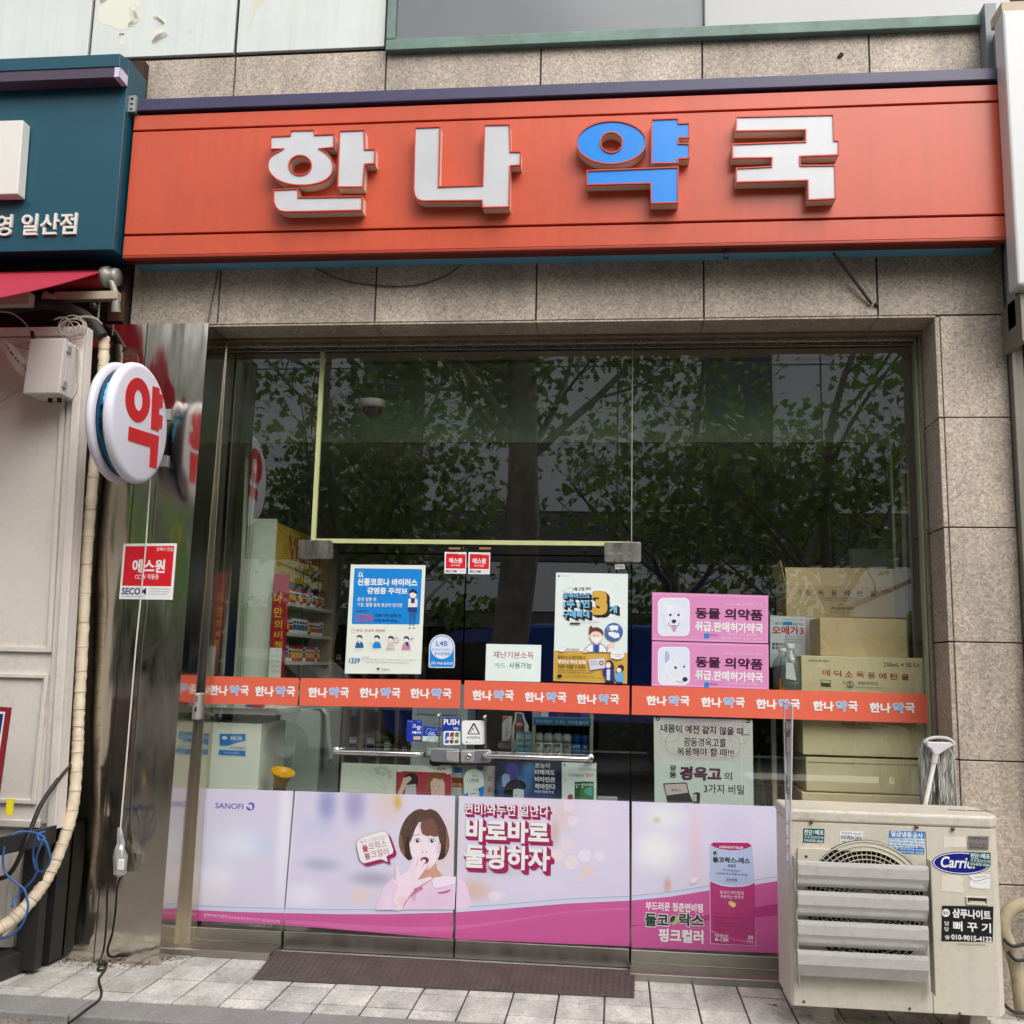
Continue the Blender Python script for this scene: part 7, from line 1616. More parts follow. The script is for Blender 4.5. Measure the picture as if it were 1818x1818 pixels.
F.blob([(716, 1393), (719, 1378), (730, 1373), (741, 1378), (742, 1398), (738, 1392), (722, 1396)], BLACKP, 'comic_picture'); F.poly([(720, 1394), (738, 1392), (740, 1417), (718, 1416)], SKG, 'comic_picture'); F.poly([(703, 1416), (712, 1395), (716, 1381), (728, 1378), (731, 1383), (722, 1392), (716, 1404), (712, 1416)], SKD, 'comic_picture'); F.line([(721, 1398), (728, 1396)], .002, BLACKP, 'comic_picture'); F.line([(732, 1395), (738, 1397)], .002, BLACKP, 'comic_picture'); F.line([(724, 1411), (734, 1412)], .0014, BLACKP, 'comic_picture')
HB = mat('drawn chestnut hair', S(134, 84, 52), .5); F.blob([(757, 1395), (760, 1378), (772, 1371), (784, 1375), (788, 1390), (783, 1384), (770, 1380), (764, 1390), (760, 1412), (752, 1412)], HB, 'comic_picture'); F.poly([(764, 1390), (770, 1381), (781, 1384), (786, 1396), (782, 1414), (776, 1418), (766, 1412)], SKD, 'comic_picture'); F.poly([(779, 1418), (782, 1400), (781, 1386), (785, 1382), (790, 1392), (789, 1418)], SKD, 'comic_picture'); F.line([(765, 1394), (772, 1397)], .0018, BLACKP, 'comic_picture'); F.line([(770, 1409), (776, 1404)], .0016, BLACKP, 'comic_picture'); F.line([(782, 1388), (778, 1400)], .001, BLACKP, 'comic_picture')
F.done()
F = Flat('smoking_card', 'round topped white and blue quit smoking card, behind the right door beside the meeting edge', 'card', GB, [(824, 1420), (823, 1385)]+[(841-18*math.cos(R(a_)), 1384-19*math.sin(R(a_))) for a_ in range(10, 180, 14)]+[(859, 1386), (859, 1421)], PAPER)
F.poly([(824, 1410), (840, 1404), (859, 1395), (858.5, 1420.5), (824, 1419.5)], SKYP, 'blue_field'); F.ell(841, 1409, 10, 11, PAPER, 'disc', 24); F.line([(835, 1409), (845, 1409)], .003, BLACKP, 'cigarette'); F.line([(841, 1404), (845, 1400), (848, 1408)], .0014, BLACKP, 'cigarette', 3); F.text('니코틴엘', 830, 1382, 850, 1389, mat('sea blue print', S(50, 132, 180)), .02); F.text('흡연자', 838, 1375, 848, 1380, GREYP); F.done()
F = Flat('back_card', 'grey card with red Hangul half hidden behind the quit smoking card', 'card', .03, [(800, 1358), (880, 1360), (880, 1421), (800, 1419)], mat('grey card', S(168, 172, 170), .6)); F.text('순', 866, 1376, 874, 1386, PACK[1], .02); F.text('순', 865, 1396, 874, 1406, PACK[1], .02); F.poly([(802, 1380), (822, 1381), (822, 1398), (802, 1397)], mat('brown red block', S(120, 44, 32), .5)); F.text('체인-대웅', 803, 1390, 821, 1396, PACK[6], .02); F.poly([(806, 1362), (820, 1362), (820, 1372), (806, 1372)], PACK[2]); F.poly([(846, 1360), (858, 1360), (858, 1368), (846, 1368)], NAVYP); F.done()
NVG = soft_print('navy poster ground', S(16, 28, 62), [bl(930, 1390, 26, 40, (74, 132, 196), .9), bl(940, 1370, 20, 26, (86, 146, 206), .8), bl(890, 1400, 14, 30, (60, 100, 160), .7), bl(960, 1410, 40, 20, (34, 74, 140), .7)], .4)
F = Flat('vitamin_poster', 'navy poster with white Hangul lines and a dark haired head, behind the right door', 'poster', GB, [(880, 1351), (996, 1353.5), (996, 1420.5), (878, 1418)], NVG)
F.blob([(898, 1370), (901, 1358), (908, 1354), (918, 1358), (921, 1370), (912, 1384), (906, 1384)], mat('violet pouch', S(70, 66, 150), .4), 'robe_picture'); F.poly([(891, 1378), (896, 1373), (904, 1376), (907, 1390), (900, 1398), (892, 1396)], mat('pale blue pouch', S(140, 176, 212), .4), 'robe_picture')
F.blob([(896, 1416), (897, 1396), (906, 1386), (920, 1384), (932, 1390), (934, 1400), (928, 1402), (914, 1400), (910, 1417)], mat('printed black hair', S(22, 20, 26), .4), 'head_picture'); F.poly([(911, 1402), (918, 1400), (930, 1402), (930, 1419), (911, 1418)], mat('printed cool skin', S(206, 218, 226), .4), 'head_picture'); F.line([(912, 1413), (920, 1411)], .0025, BLACKP, 'head_picture'); F.line([(924, 1413), (930, 1413)], .0022, BLACKP, 'head_picture')
for t, v, u1 in (('효능이', 1354.5, 976), ('더해져도', 1366.5, 985), ('비타민은', 1379, 986), ('작아진다', 1391.5, 986)): F.text(t, 949.5, v, u1, v+9.5, WHITE if v > 1360 else mat('pale grey letter', S(196, 198, 190), .5), .03)
F.text('작지만 위대한 한 알', 949, 1403.5, 983, 1408, WHITE, .02); F.done()
F = Flat('gum_poster', 'white poster with green nicotine gum packs, behind the right door', 'poster', GB, [(997.5, 1353.5), (1059, 1355), (1059, 1422), (997.5, 1420.5)], mat('poster white', S(222, 232, 230)))
F.text('사랑하는 가족을 위해', 1026, 1364, 1058.5, 1369, GREYP); F.text('니코레트로', 1009, 1374, 1037, 1379.5, BLACKP, .008); F.text("'금연'", 1039, 1373, 1054, 1380, PACK[1], .02); GP = mat('gum pack green', S(52, 128, 62), .4); GP2 = mat('gum pack dark green', S(34, 84, 44), .4)
F.poly([(1020, 1388), (1031, 1388), (1031, 1419), (1020, 1419)], GP2, 'pack_picture'); F.poly([(1031, 1387), (1054, 1388), (1054, 1420), (1030, 1419)], GP, 'pack_picture'); F.poly([(1031, 1387), (1054, 1388), (1054, 1396), (1031, 1395)], GP2, 'pack_picture'); F.text('nicorette', 1032, 1390, 1053, 1395, WHITE, .02, 'pack_picture'); F.text('nico', 1021, 1391, 1030, 1394.5, WHITE, .01, 'pack_picture'); F.blob([(1036, 1405), (1050, 1397), (1050, 1413)], mat('gum leaf teal', S(88, 172, 160), .4), 'pack_picture')
for u in (1024, 1034): F.poly([(u-2, 1397.5), (u, 1396), (u+2, 1397.5), (u, 1399)], WHITE, 'pack_picture')
F.blob([(1008, 1419), (1009, 1412), (1013, 1410), (1017, 1413), (1016, 1420)], mat('apple print', S(150, 44, 30), .4), 'apple_picture'); F.ell(1002, 1358, 2.2, 2.2, GREYP, 'dots', 10)
for (u, v) in ((1003, 1385), (1015, 1393), (1008, 1402)): F.ell(u, v, .9, .9, GREYP, 'dots', 8)
F.done()
o, *_ = thing_box('white_caps_tray', 'row of small white caps just above the advert on the right door', 'tray', (1060, 1415.5, 1096, 1426), .05, .05, PACK[7])
dk, *_ = thing_box('black_filler_block', 'added plain black block filling a dark spot behind the right door', 'cabinet', (1062, 1255, 1168, 1440), .62, .35, mat('matt black', S(10, 10, 10), .6))  # invented block, no known cabinet here; added to keep this spot black
# --- right window: boxes, bottles, poster
LT = mat('card print blue', S(58, 74, 110), .6); LR = mat('card print red', S(178, 74, 50), .6); LK = mat('card print grey', S(84, 78, 62), .6)
WY = .06
big = empty('big_carton', tuple(wp(1530, 1343, WY)), 'large printed carton with red Hangul letters crossing behind the orange strip, in the right window', 'carton')
mb, x0, x1, z0, z1 = boxpx(1424, 1166, 1643, 1343, WY, .34, CARD2); part('box', mb, big, bev=.004)
f = Z(1120, 980, 3.367)
def fp(p, fr, t, a, b, c_, d_, m, bd=0, rot=0): A = fr(a, b); B = fr(c_, d_); p.text(t, A[0], A[1], B[0], B[1], m, bd, rot)
p = print_on(big, WY)
fp(p, f, '250mL × 50 EA', 1510, 662, 1728, 688, LK, .015); 
for i, t in enumerate('메딕소독용에탄올'): fp(p, f, t, 1145+67.5*i, 704+i*3.6, 1145+67.5*i+46, 742+i*3.6, LR, .02)
fp(p, f, '두원사이언스', 1358, 774, 1478, 796, LK, .012); fp(p, f, '경기도 화성시 향남읍 제약공단로', 1340, 806, 1500, 816, LK); fp(p, f, '제조', 1266, 772, 1282, 792, LK); fp(p, f, '강원도 춘천시 남면 박암길 109', 1258, 1020, 1460, 1040, LK, .01); fp(p, f, 'TEL (033)260-8500', 1284, 1046, 1434, 1062, LK, .01); fp(p, f, '취급주의 화기엄금', 1060, 644, 1182, 656, LK, .01)
p.poly([f(*t) for t in ell(1310, 792, 22, 22, 24)], LK); p.poly([f(*t) for t in ell(1310, 792, 17, 17, 24)], CARD2); fp(p, f, 'S', 1300, 778, 1320, 806, LK, .02); p.poly([f(*t) for t in [(1136, 762), (1194, 766), (1194, 806), (1136, 802)]], LK); p.poly([f(*t) for t in [(1140, 766), (1190, 770), (1190, 784), (1140, 780)]], CARD2); p.end()
mb = MB(); a_, b_ = wp(1424, 1250, WY), wp(1643, 1250, WY); mb.box(a_.x+.002, b_.x-.002, WY+.15, WY+.19, wp(1530, 1166, WY).z+.0005, wp(1530, 1166, WY).z+.0012, mat('brown tape', S(176, 150, 110), .2)); part('tape', mb, big)
pb = empty('plain_carton', tuple(wp(1530, 1168, .2)), 'plain sealed carton standing on the large printed carton', 'carton')
mb, x0, x1, z0, z1 = boxpx(1456, 1099, 1611, 1168, .09, .26, CARD); zb = wp(1530, 1166, WY).z+.0015
mb = MB(); p0, p1 = wp(1456, 1130, .09), wp(1611, 1130, .11); pc_ = wp(1437, 1130, .31); zt2 = wp(1530, 1098, .09).z
mb.extr([(p0.x, .09), (pc_.x, .32), (p1.x-.02, .37), (p1.x, .11)], 2, zb, zt2, CARD); part('box', mb, pb, bev=.004)
mb = MB(); mid = (p0.x+p1.x)/2-.02; mb.extr([(mid-.03, .2098-.006), (mid+.03, .2132-.006), (mid+.03, .2132-.0035), (mid-.03, .2098-.0035)], 2, zb+.002, zt2-.004, mat('clear tape', S(206, 186, 148), .18)) if 0 else mb.box(mid-.03, mid+.03, .11, .34, zt2+.0005, zt2+.001, mat('clear tape', S(206, 186, 148), .18)); part('tape', mb, pb)
ob = empty('open_carton', tuple(wp(1500, 1100, .55)), 'open topped carton with raised flaps and blue Hangul print, topmost in the right window', 'carton')
OY = .44; zb2 = wp(1500, 1180, OY).z
mb, x0, x1, z0, z1 = boxpx(1397, 1041, 1612, 1180, OY, .012, CARD); part('front_wall', mb, ob)
mb = MB(); mb.box(x0, x0+.006, OY+.0125, OY+.36, z0, z1, CARD); mb.box(x1-.006, x1, OY+.0125, OY+.36, z0, z1, CARD); mb.box(x0+.0065, x1-.0065, OY+.35, OY+.356, z0, z1, CARD); mb.box(x0+.0065, x1-.0065, OY+.0125, OY+.349, z0, z0+.006, CARD); part('box', mb, ob)
ft = wp(1500, 1007, OY).z; mb = MB(); mb.add([(x0+.004, OY+.004, z1+.001), (x1-.004, OY+.004, z1+.001), (x1-.004, OY+.05, ft), (x0+.004, OY+.05, ft), (x0+.004, OY+.009, z1+.001), (x1-.004, OY+.009, z1+.001), (x1-.004, OY+.055, ft), (x0+.004, OY+.055, ft)], [(0, 1, 2, 3), (7, 6, 5, 4), (0, 3, 7, 4), (1, 5, 6, 2), (3, 2, 6, 7)], CARD); part('front_flap', mb, ob)
fl = wp(1381, 998, OY+.1); mb = MB(); mb.add([(x0, OY+.02, z1), (x0, OY+.34, z1), (fl.x, OY+.34, fl.z), (fl.x, OY+.02, fl.z), (x0+.004, OY+.02, z1), (x0+.004, OY+.34, z1), (fl.x+.004, OY+.34, fl.z), (fl.x+.004, OY+.02, fl.z)], [(0, 1, 2, 3), (7, 6, 5, 4), (0, 3, 7, 4), (2, 6, 7, 3)], CARD); part('side_flap', mb, ob)
p = print_on(ob, OY)
for i, t in enumerate('소독용에탄올'): fp(p, f, t, 1040+78*i, 226+i*1, 1040+78*i+36, 260+i*1, LT, .015)
fp(p, f, '약전', 1002, 226, 1018, 258, LT); fp(p, f, 'Ethanol for Disinfection', 1140, 268, 1370, 282, LT); fp(p, f, 'ANTISEPTIC & DISINFECTANT', 1156, 286, 1354, 294, LT); fp(p, f, '250ml', 1240, 308, 1276, 318, LT); fp(p, f, '(주)삼현제약', 1190, 328, 1332, 350, LK, .015); fp(p, f, '경기도 안성시 공단로', 1196, 358, 1330, 366, LK); fp(p, f, '화기엄금', 1496, 228, 1562, 246, LR, .01); p.end()
z_top = wp(1500, 1180, OY).z
sup = solo('carton_stack', MB().box(x0+.02, x1-.01, OY+.01, OY+.35, 0, z0-.001, CARD), ((x0+x1)/2, OY+.18, 0), 'brown carton below the open one, mostly hidden behind the printed carton', 'carton', bev=.004)
for k, (r_, lab) in enumerate((((1431, 1346, 1634, 1408), 'plain carton under the large printed carton, in the right window'), ((1424, 1410, 1640, 1470), 'lowest visible carton of the stack, just above the air conditioner'))):
    o, x0_, x1_, z0_, z1_ = thing_box('carton', lab, 'carton', r_, WY+.01, .32, CARD2, 'cartons in the right window', .005)
    if k == 0: mb = MB(); mb.box(x0_+.01, x1_-.01, WY+.0085, WY+.0098, z1_-.03, z1_-.026, mat('carton edge line', S(150, 136, 96), .7)); part('seam', mb, o)
a_ = wp(1530, 1472, WY); mb = MB(); mb.box(wp(1426, 1470, WY).x, wp(1640, 1470, WY).x, WY+.01, WY+.34, 0, wp(1530, 1470, WY).z-.004, CARD); solo('bottom_carton', mb, (1.2, WY+.17, 0), 'carton at the foot of the window stack, hidden behind the air conditioner', 'carton', bev=.004)
# omega poster
F = Flat('omega_poster', 'white and red omega 3 poster standing between the pink boards and the cartons', 'poster', .30, [f(*t) for t in [(832, 378), (1124, 396), (1124, 640), (832, 690)]], mat('poster cool white', S(206, 214, 218), .5), .01); F.fr = f
F.rect(838, 386, 1040, 612, mat('poster face', S(216, 222, 228), .5), 'face'); F.text('내 몸에 좋은 캐나다산 프리미엄', 908, 402, 1030, 410, BLACKP); F.text('캐나다', 862, 420, 904, 436, BLACKP, .015); F.rect(908, 418, 964, 438, SKYP, 'print'); F.text('혈행 개선', 968, 424, 1030, 440, BLACKP, .012); F.text('오메가3', 844, 444, 1032, 494, PACK[1], .03)
for i, t in enumerate(('고함량 EPA 및 DHA 1100mg', '혈중중성지질 혈행개선', '식약처 인정 건강기능식품')): F.text(t, 918, 502+i*16, 1024, 512+i*16, BLACKP)
F.text('혈행개선', 844, 542, 920, 560, BLACKP, .02); F.text('중성지방', 844, 564, 918, 582, BLACKP, .02); F.rect(1046, 400, 1056, 660, mat('pink edge print', S(214, 160, 184), .5), 'edge'); F.done()
# clear bottles
BTL = glass('clear bottle plastic', (.82, .85, .87, 1), .05, 1.8, .12); BW = mat('bottle contents', S(150, 160, 170), .2)
for u, v0, v1, y_, lab, lb_ in ((1404, 1143, 1226, .11, 'clear plastic bottle with a white cap beside the printed carton', True), (1391, 1150, 1222, .22, 'clear plastic bottle half hidden behind the front bottle', False)):
    c_ = wp(u, v1, y_); h = wp(u, v0, y_).z-c_.z; o = empty('clear_bottle', (c_.x, y_, c_.z), lab, 'bottle', 'clear bottles in the window'); r_ = .056
    mb = MB(); mb.lathe([(0, 0), (r_*.9, 0), (r_, .01), (r_, h*.55), (r_*.93, h*.66), (r_*.5, h*.80), (r_*.36, h*.86), (r_*.36, h*.9)], (c_.x, y_, c_.z), (0, 0, 1), BTL, 28)
    for k in range(5): mb.lathe([(r_*1.0, h*(.14+.09*k)), (r_*1.03, h*(.16+.09*k)), (r_*1.0, h*(.18+.09*k))], (c_.x, y_, c_.z), (0, 0, 1), BTL, 28)
    part('bottle_body', mb, o); mb = MB(); mb.lathe([(r_*.42, h*.9), (r_*.42, h), (0, h)], (c_.x, y_, c_.z), (0, 0, 1), PACK[0], 20); part('cap', mb, o)
    if lb_: mb = MB(); mb.prism([(c_.x-.035, c_.z+h*.25), (c_.x+.02, c_.z+h*.22), (c_.x+.005, c_.z+h*.58), (c_.x-.032, c_.z+h*.6)], y_-r_-.004, None, PACK[0]); part('label', mb, o)
o, *_ = thing_box('amber_vial', 'small amber bottle behind the clear bottles', 'bottle', (1383, 1206, 1391, 1228), .09, .02, mat('amber', S(176, 116, 30), .25))
zt3 = wp(1400, 1226, .15).z; mb = MB(); mb.box(wp(1376, 1226, .05).x, wp(1423, 1226, .05).x, .04, .4, zt3-.03, zt3-.0015, SHW); mb.box(wp(1378, 1226, .12).x, wp(1386, 1226, .12).x, .3, .34, 0, zt3-.0305, SHW); solo('bottle_ledge', mb, (1.0, .3, 0), 'white ledge carrying the clear bottles', 'ledge')
# wire basket and umbrellas
bk = empty('wire_basket', tuple(wp(1372, 1436, .42)), 'grey wire mesh basket holding folded umbrellas beside the tonic poster', 'basket')
mb = MB(); c_ = wp(1372, 1390, .42); bz0 = .42; WM = mat('basket wire', S(150, 152, 146), .4, .5)
rb_ = .105; hN = 44
for k in range(hN):
    for dr_ in (1, -1):
        a0_ = 2*math.pi*k/hN; pts = [(c_.x+(rb_*(.86+.14*t/9))*math.cos(a0_+dr_*t*.09), .42+(rb_*(.86+.14*t/9))*math.sin(a0_+dr_*t*.09), bz0+(c_.z-bz0)*t/9) for t in range(10)]
        mb.tube(pts, .0011, WM, 4, False, False)
mb.tube([(c_.x+rb_*math.cos(t*.2618), .42+rb_*math.sin(t*.2618), c_.z) for t in range(25)], .004, WM, 6, False); part('mesh', mb, bk)
mb = MB(); mb.lathe([(0, 0), (.09, 0), (.09, .02), (0, .02)], (c_.x, .42, bz0), (0, 0, 1), DARK, 24); mb.lathe([(.03, -bz0), (.03, 0)], (c_.x, .42, bz0), (0, 0, 1), DARK, 16); part('base', mb, bk)
for dx, col_, lab in ((-.05, PACK[3], 'folded green umbrella in the wire basket'), (.0, mat('umbrella red', S(176, 44, 34), .6), 'folded red umbrella in the middle of the wire basket'), (.05, mat('umbrella navy', S(26, 30, 52), .6), 'folded dark navy umbrella at the right of the wire basket')):
    o = empty('umbrella', (c_.x+dx, .42, bz0+.03), lab, 'umbrella', 'umbrellas in the basket'); mb = MB(); r2 = random.Random(int(dx*1000)+60)
    n_ = 12; rows = 8; vs = []
    for i in range(rows+1):
        t = i/rows
        for j in range(n_): a_ = 2*math.pi*j/n_; rr_ = (.012+.03*math.sin(math.pi*min(1, t*1.1))*(.6+.4*(j % 2)))*(1-.3*t); vs.append((c_.x+dx*(1+t*.5)+rr_*math.cos(a_), .42+rr_*math.sin(a_), bz0+.05+.58*t))
    mb.add(vs, [(i*n_+j, i*n_+(j+1) % n_, (i+1)*n_+(j+1) % n_, (i+1)*n_+j) for i in range(rows) for j in range(n_)], col_, False); part('canopy', mb, o); mb = MB(); mb.tube([(c_.x+dx*1.5, .42, bz0+.62), (c_.x+dx*1.6, .42, bz0+.74), (c_.x+dx*1.6+.02, .42, bz0+.77), (c_.x+dx*1.6+.035, .42, bz0+.74)], .006, DARK, 8); part('handle', mb, o)
# aluminium uprights of the window display, left and right
UPR = mat('pale anodised upright', S(186, 192, 168), .35, .3)
def upr(lst, y, name, lab):
    o = empty(name, tuple(wp(lst[0][0], 1200, y)), lab, 'display frame')
    for (u0, v0, u1, v1, wd) in lst:
        a, b = wp(u0, v0, y), wp(u1, v1, y); mb = MB(); mb.prism([(b.x-wd, 0), (b.x+wd, 0), (b.x+wd, b.z), (a.x+wd, a.z), (a.x-wd, a.z), (b.x-wd, b.z)], y, y+.02, UPR); part('upright', mb, o)
upr([(463, 690, 441, 1000, .006), (459, 690, 436, 1000, .003), (443, 696, 430, 1000, .009)], .42, 'display_uprights', 'slim pale metal uprights inside the left fixed pane')
upr([(1577, 675, 1589, 986, .006), (1599, 690, 1607, 1000, .009), (1608, 700, 1618, 1000, .004)], .42, 'display_uprights', 'slim pale metal uprights inside the right end of the window')
# shelf with packs at the right back
rs_ = empty('corner_shelf', tuple(wp(1580, 1000, 1.6)), 'narrow shelf of packs against the right wall inside the pharmacy', 'shelf')
mb = MB(); mb.box(1.5, 1.8, 1.2, 1.25, 0, 2.3, SHW); part('end_panel', mb, rs_)
for z_ in (1.0, 1.4, 1.8, 2.2):
    mb = MB(); mb.box(1.5, 1.8, 1.251, 3.0, z_-.02, z_, SHW); part('shelf_board', mb, rs_)
    for i in range(6): place_pack(rp.randrange(9), 1.49, 1.4+i*.22, z_+.0005, R(-75))
# ceiling things
CL = mat('downlight rim', S(96, 98, 90), .4); 
for i, (u, v) in enumerate(((978, 724), (1218, 722), (1000, 781), (1196, 782), (612, 724), (744, 784))):
    p_c = wz(u, v, 2.98); mb = MB(); mb.lathe([(.085, -.002), (.085, -.012), (.07, -.014), (.066, -.004)], (p_c.x, p_c.y, 2.98), (0, 0, 1), CL, 28)
    if i == 0:
        dlt = solo('downlight', mb, tuple(p_c), 'unlit round downlight in the pharmacy ceiling', 'ceiling light', 'unlit downlights in the ceiling'); mb = MB(); mb.lathe([(.066, -.003), (.05, -.0015), (0, -.0015)], (p_c.x, p_c.y, 2.98), (0, 0, 1), DARK, 24); part('lamp_well', mb, dlt); d0 = p_c
    else: dup(dlt, tuple(p_c))
mb = MB(); p_c = wz(1060, 765, 2.98); mb.box(p_c.x-.4, p_c.x+.4, p_c.y-.3, p_c.y+.4, 2.94, 2.979, mat('cassette grey', S(92, 94, 88), .5)); cs_ = solo('ceiling_cassette', mb, tuple(p_c), 'square ceiling air conditioner panel deep in the shop', 'air conditioner', bev=.006)
mb = MB(); mb.box(p_c.x-.3, p_c.x+.3, p_c.y-.305, p_c.y-.3005, 2.945, 2.965, DARK); part('vent', mb, cs_)
cam_ = empty('dome_camera', tuple(wz(662, 715, 2.97)), 'grey dome security camera on the ceiling behind the transom', 'camera'); p_c = wz(662, 712, 2.98); mb = MB(); mb.lathe([(.075, 0), (.075, -.035), (.06, -.045)], (p_c.x, p_c.y, 2.98), (0, 0, 1), mat('dome base', S(120, 120, 110), .4), 24); part('base', mb, cam_); mb = MB(); mb.lathe([(.058, -.044), (.055, -.065), (.038, -.09), (.015, -.1), (0, -.101)], (p_c.x, p_c.y, 2.98), (0, 0, 1), mat('smoked dome', S(36, 36, 34), .1), 24); part('dome', mb, cam_)

# ================================================================ across the street (seen in the glass and steel)
BARK = mat('mottled plane bark', (.26, .235, .20, 1), .85, var=.45, vscale=7, bump=.6, bscale=18)
LEAF = []
for i, c in enumerate(((.082, .125, .036), (.11, .16, .045), (.06, .095, .03), (.14, .18, .055))):
    m_ = mat('plane leaf %s' % 'abcd'[i], c+(1,), .55); n = m_.node_tree; b_ = n.nodes['Principled BSDF']; tl = n.nodes.new('ShaderNodeBsdfTranslucent'); tl.inputs[0].default_value = (c[0]*1.6, c[1]*1.7, c[2]*1.1, 1); mx_ = n.nodes.new('ShaderNodeMixShader'); mx_.inputs[0].default_value = .35
    n.links.new(b_.outputs[0], mx_.inputs[1]); n.links.new(tl.outputs[0], mx_.inputs[2]); n.links.new(mx_.outputs[0], n.nodes['Material Output'].inputs[0]); LEAF.append(m_)
LOBE = [(0, 0), (.30, .10), (.52, .02), (.40, .28), (.55, .50), (.28, .52), (0, 1.0), (-.28, .52), (-.55, .50), (-.40, .28), (-.52, .02), (-.30, .10)]
def make_tree(seed, label, loc, lean, trunk_r, h_trunk, h_top, spread, n_leaf):
    r = random.Random(seed); root = empty('plane_tree', loc, label, 'tree', 'plane trees across the pavement'); L0 = Vector(loc)
    tb = MB(); tips = []
    def limb(p, d, ln, rad, depth):
        pts = [p]; rr_ = [rad]; k = 6; dd = d.normalized()
        for i in range(k):
            dd = (dd+Vector((r.gauss(0, .12), r.gauss(0, .12), r.gauss(.02, .09)))).normalized(); p = p+dd*ln/k; pts.append(p); rr_.append(rad*(1-.62*(i+1)/k))
            if depth < 3 and i >= 1 and r.random() < .8:
                a = r.uniform(0, 6.28); sd = Vector((math.cos(a), math.sin(a), r.uniform(-.15, .55))); limb(p, (dd*.5+sd).normalized(), ln*r.uniform(.45, .65), rr_[-1]*.55, depth+1)
            if depth >= 1: tips.append((p, dd))
        tb.tube(pts, rr_, BARK, 9 if depth < 2 else 5, False); tips.append((p, dd))
    tr = []; rad = []
    for i in range(13):
        t = i/12; tr.append(L0+Vector((lean*t+.10*math.sin(t*5+seed), .05*math.sin(t*4), h_trunk*t))); rad.append(trunk_r*(1.25-.5*t+.06*math.sin(t*17+seed)+(.35 if i == 0 else 0)))
    tb.tube(tr, rad, BARK, 16, False)
    top = tr[-1]
    for k in range(6):
        a = k*2*math.pi/6+r.uniform(-.3, .3); limb(top-Vector((0, 0, r.uniform(0, h_trunk*.38))), Vector((math.cos(a), math.sin(a)*.9, r.uniform(.35, 1.0))), spread*r.uniform(.8, 1.15), trunk_r*.28, 0)
    limb(top, Vector((0, 0, 1)), h_top-h_trunk, trunk_r*.5, 0)
    part('trunk', tb, root)
    lb = MB(); verts = []
    for i in range(n_leaf):
        p, d = r.choice(tips); p = p+Vector((r.gauss(0, .26), r.gauss(0, .26), r.gauss(-.05, .22)))
        if p.z < loc[2]+2.75+abs(r.gauss(0, .25)) or p.y > -4.7: continue
        s = r.uniform(.085, .16); nrm = Vector((r.gauss(0, .8), r.gauss(0, .8), r.uniform(.15, 1))).normalized(); u = nrm.orthogonal().normalized(); a = r.uniform(0, 6.28); w_ = nrm.cross(u); ca, sa = math.cos(a), math.sin(a); e1 = u*ca+w_*sa; e2 = w_*ca-u*sa
        m_ = LEAF[min(3, int(abs(r.gauss(0, 1.3))))]
        lb.add([p+e1*x*s+e2*y*s+nrm*(-.18*s*abs(x)) for x, y in LOBE], [(0, 1, 2, 3, 4, 5, 6, 7, 8, 9, 10, 11)], m_)
    part('crown', lb, root); return root
make_tree(5, 'thick trunked plane tree straight across from the shop doors', (-1.46, -7.6, 0), .2, .235, 5.7, 8.2, 2.6, 4300)
make_tree(12, 'slim plane tree with branches spreading low, opposite the cartons', (3.3, -8.3, 0), -.4, .15, 2.9, 6.8, 2.7, 4000)
make_tree(23, 'plane tree behind the silver car', (-4.6, -9.6, 0), .2, .19, 3.5, 7.2, 2.7, 4000)
make_tree(31, 'plane tree standing farther back between the nearer ones', (.9, -11.5, 0), .1, .18, 3.2, 7.2, 2.6, 1900)
make_tree(44, 'plane tree farther back to the left of the blue truck', (-3.6, -12.2, 0), -.1, .18, 3.4, 7.4, 2.6, 1900)
make_tree(57, 'plane tree at the far right beyond the cartons', (8.2, -9.5, 0), -.2, .2, 3.4, 7.4, 2.7, 3600)
make_tree(63, 'plane tree at the far left down the street', (-10.8, -9.5, 0), .2, .2, 3.4, 7.4, 2.7, 3600)
# low hedge behind the cars
r2 = random.Random(77); hb = MB()
for i in range(15000):
    px_ = r2.uniform(-16, 16); p = Vector((px_, -13.6+r2.gauss(0, .35), r2.uniform(.05, 2.9+.5*math.sin(px_*.9)+.3*math.sin(px_*2.3+1)))); s = r2.uniform(.06, .13); nrm = Vector((r2.gauss(0, 1), r2.gauss(0, 1), r2.uniform(0, 1))).normalized(); u = nrm.orthogonal().normalized(); w_ = nrm.cross(u)
    hb.add([p+u*s, p+w_*s*.6, p-u*s, p-w_*s*.6], [(0, 1, 2, 3)], LEAF[r2.randrange(3)])
hb.box(-16, 16, -13.75, -13.45, 0, 2.2, mat('hedge twigs', (.03, .03, .018, 1), .9))
solo('hedge', hb, (0, -13.6, 0), 'tall dark hedge along the far pavement behind the parked vehicles', 'hedge')
# office building opposite
ob_ = empty('office_building', (0, -34, 0), 'wide office building with pale panels and dark bands across the street', 'building')
OP = mat('pale office panel', S(244, 246, 248), .5, var=.06, vscale=.6); OD = mat('dark office band', S(112, 104, 108), .5); OG = mat('office window glass', (.05, .06, .07, 1), .08)
mb = MB(); z_ = .0; x_ = -40
rows = [(0, 3.6, OD), (3.6, 5.6, OP), (5.6, 7.6, OD), (7.6, 13.6, OP), (13.6, 15.8, OP)]
for (a, b, m_) in rows:
    x_ = -40
    while x_ < 40: mb.box(x_+.03, x_+3.97, -34.5, -34, a+.03, b-.03, m_); x_ += 4
mb.box(-40, 40, -40, -34.05, 0, 15.8, GRD); part('wall', mb, ob_)
for x_ in (-26, -10.5, 3.5, 18):
    mb = MB(); mb.box(x_, x_+2.6, -33.99, -33.9, 6.2, 15, OG); part('window', mb, ob_)
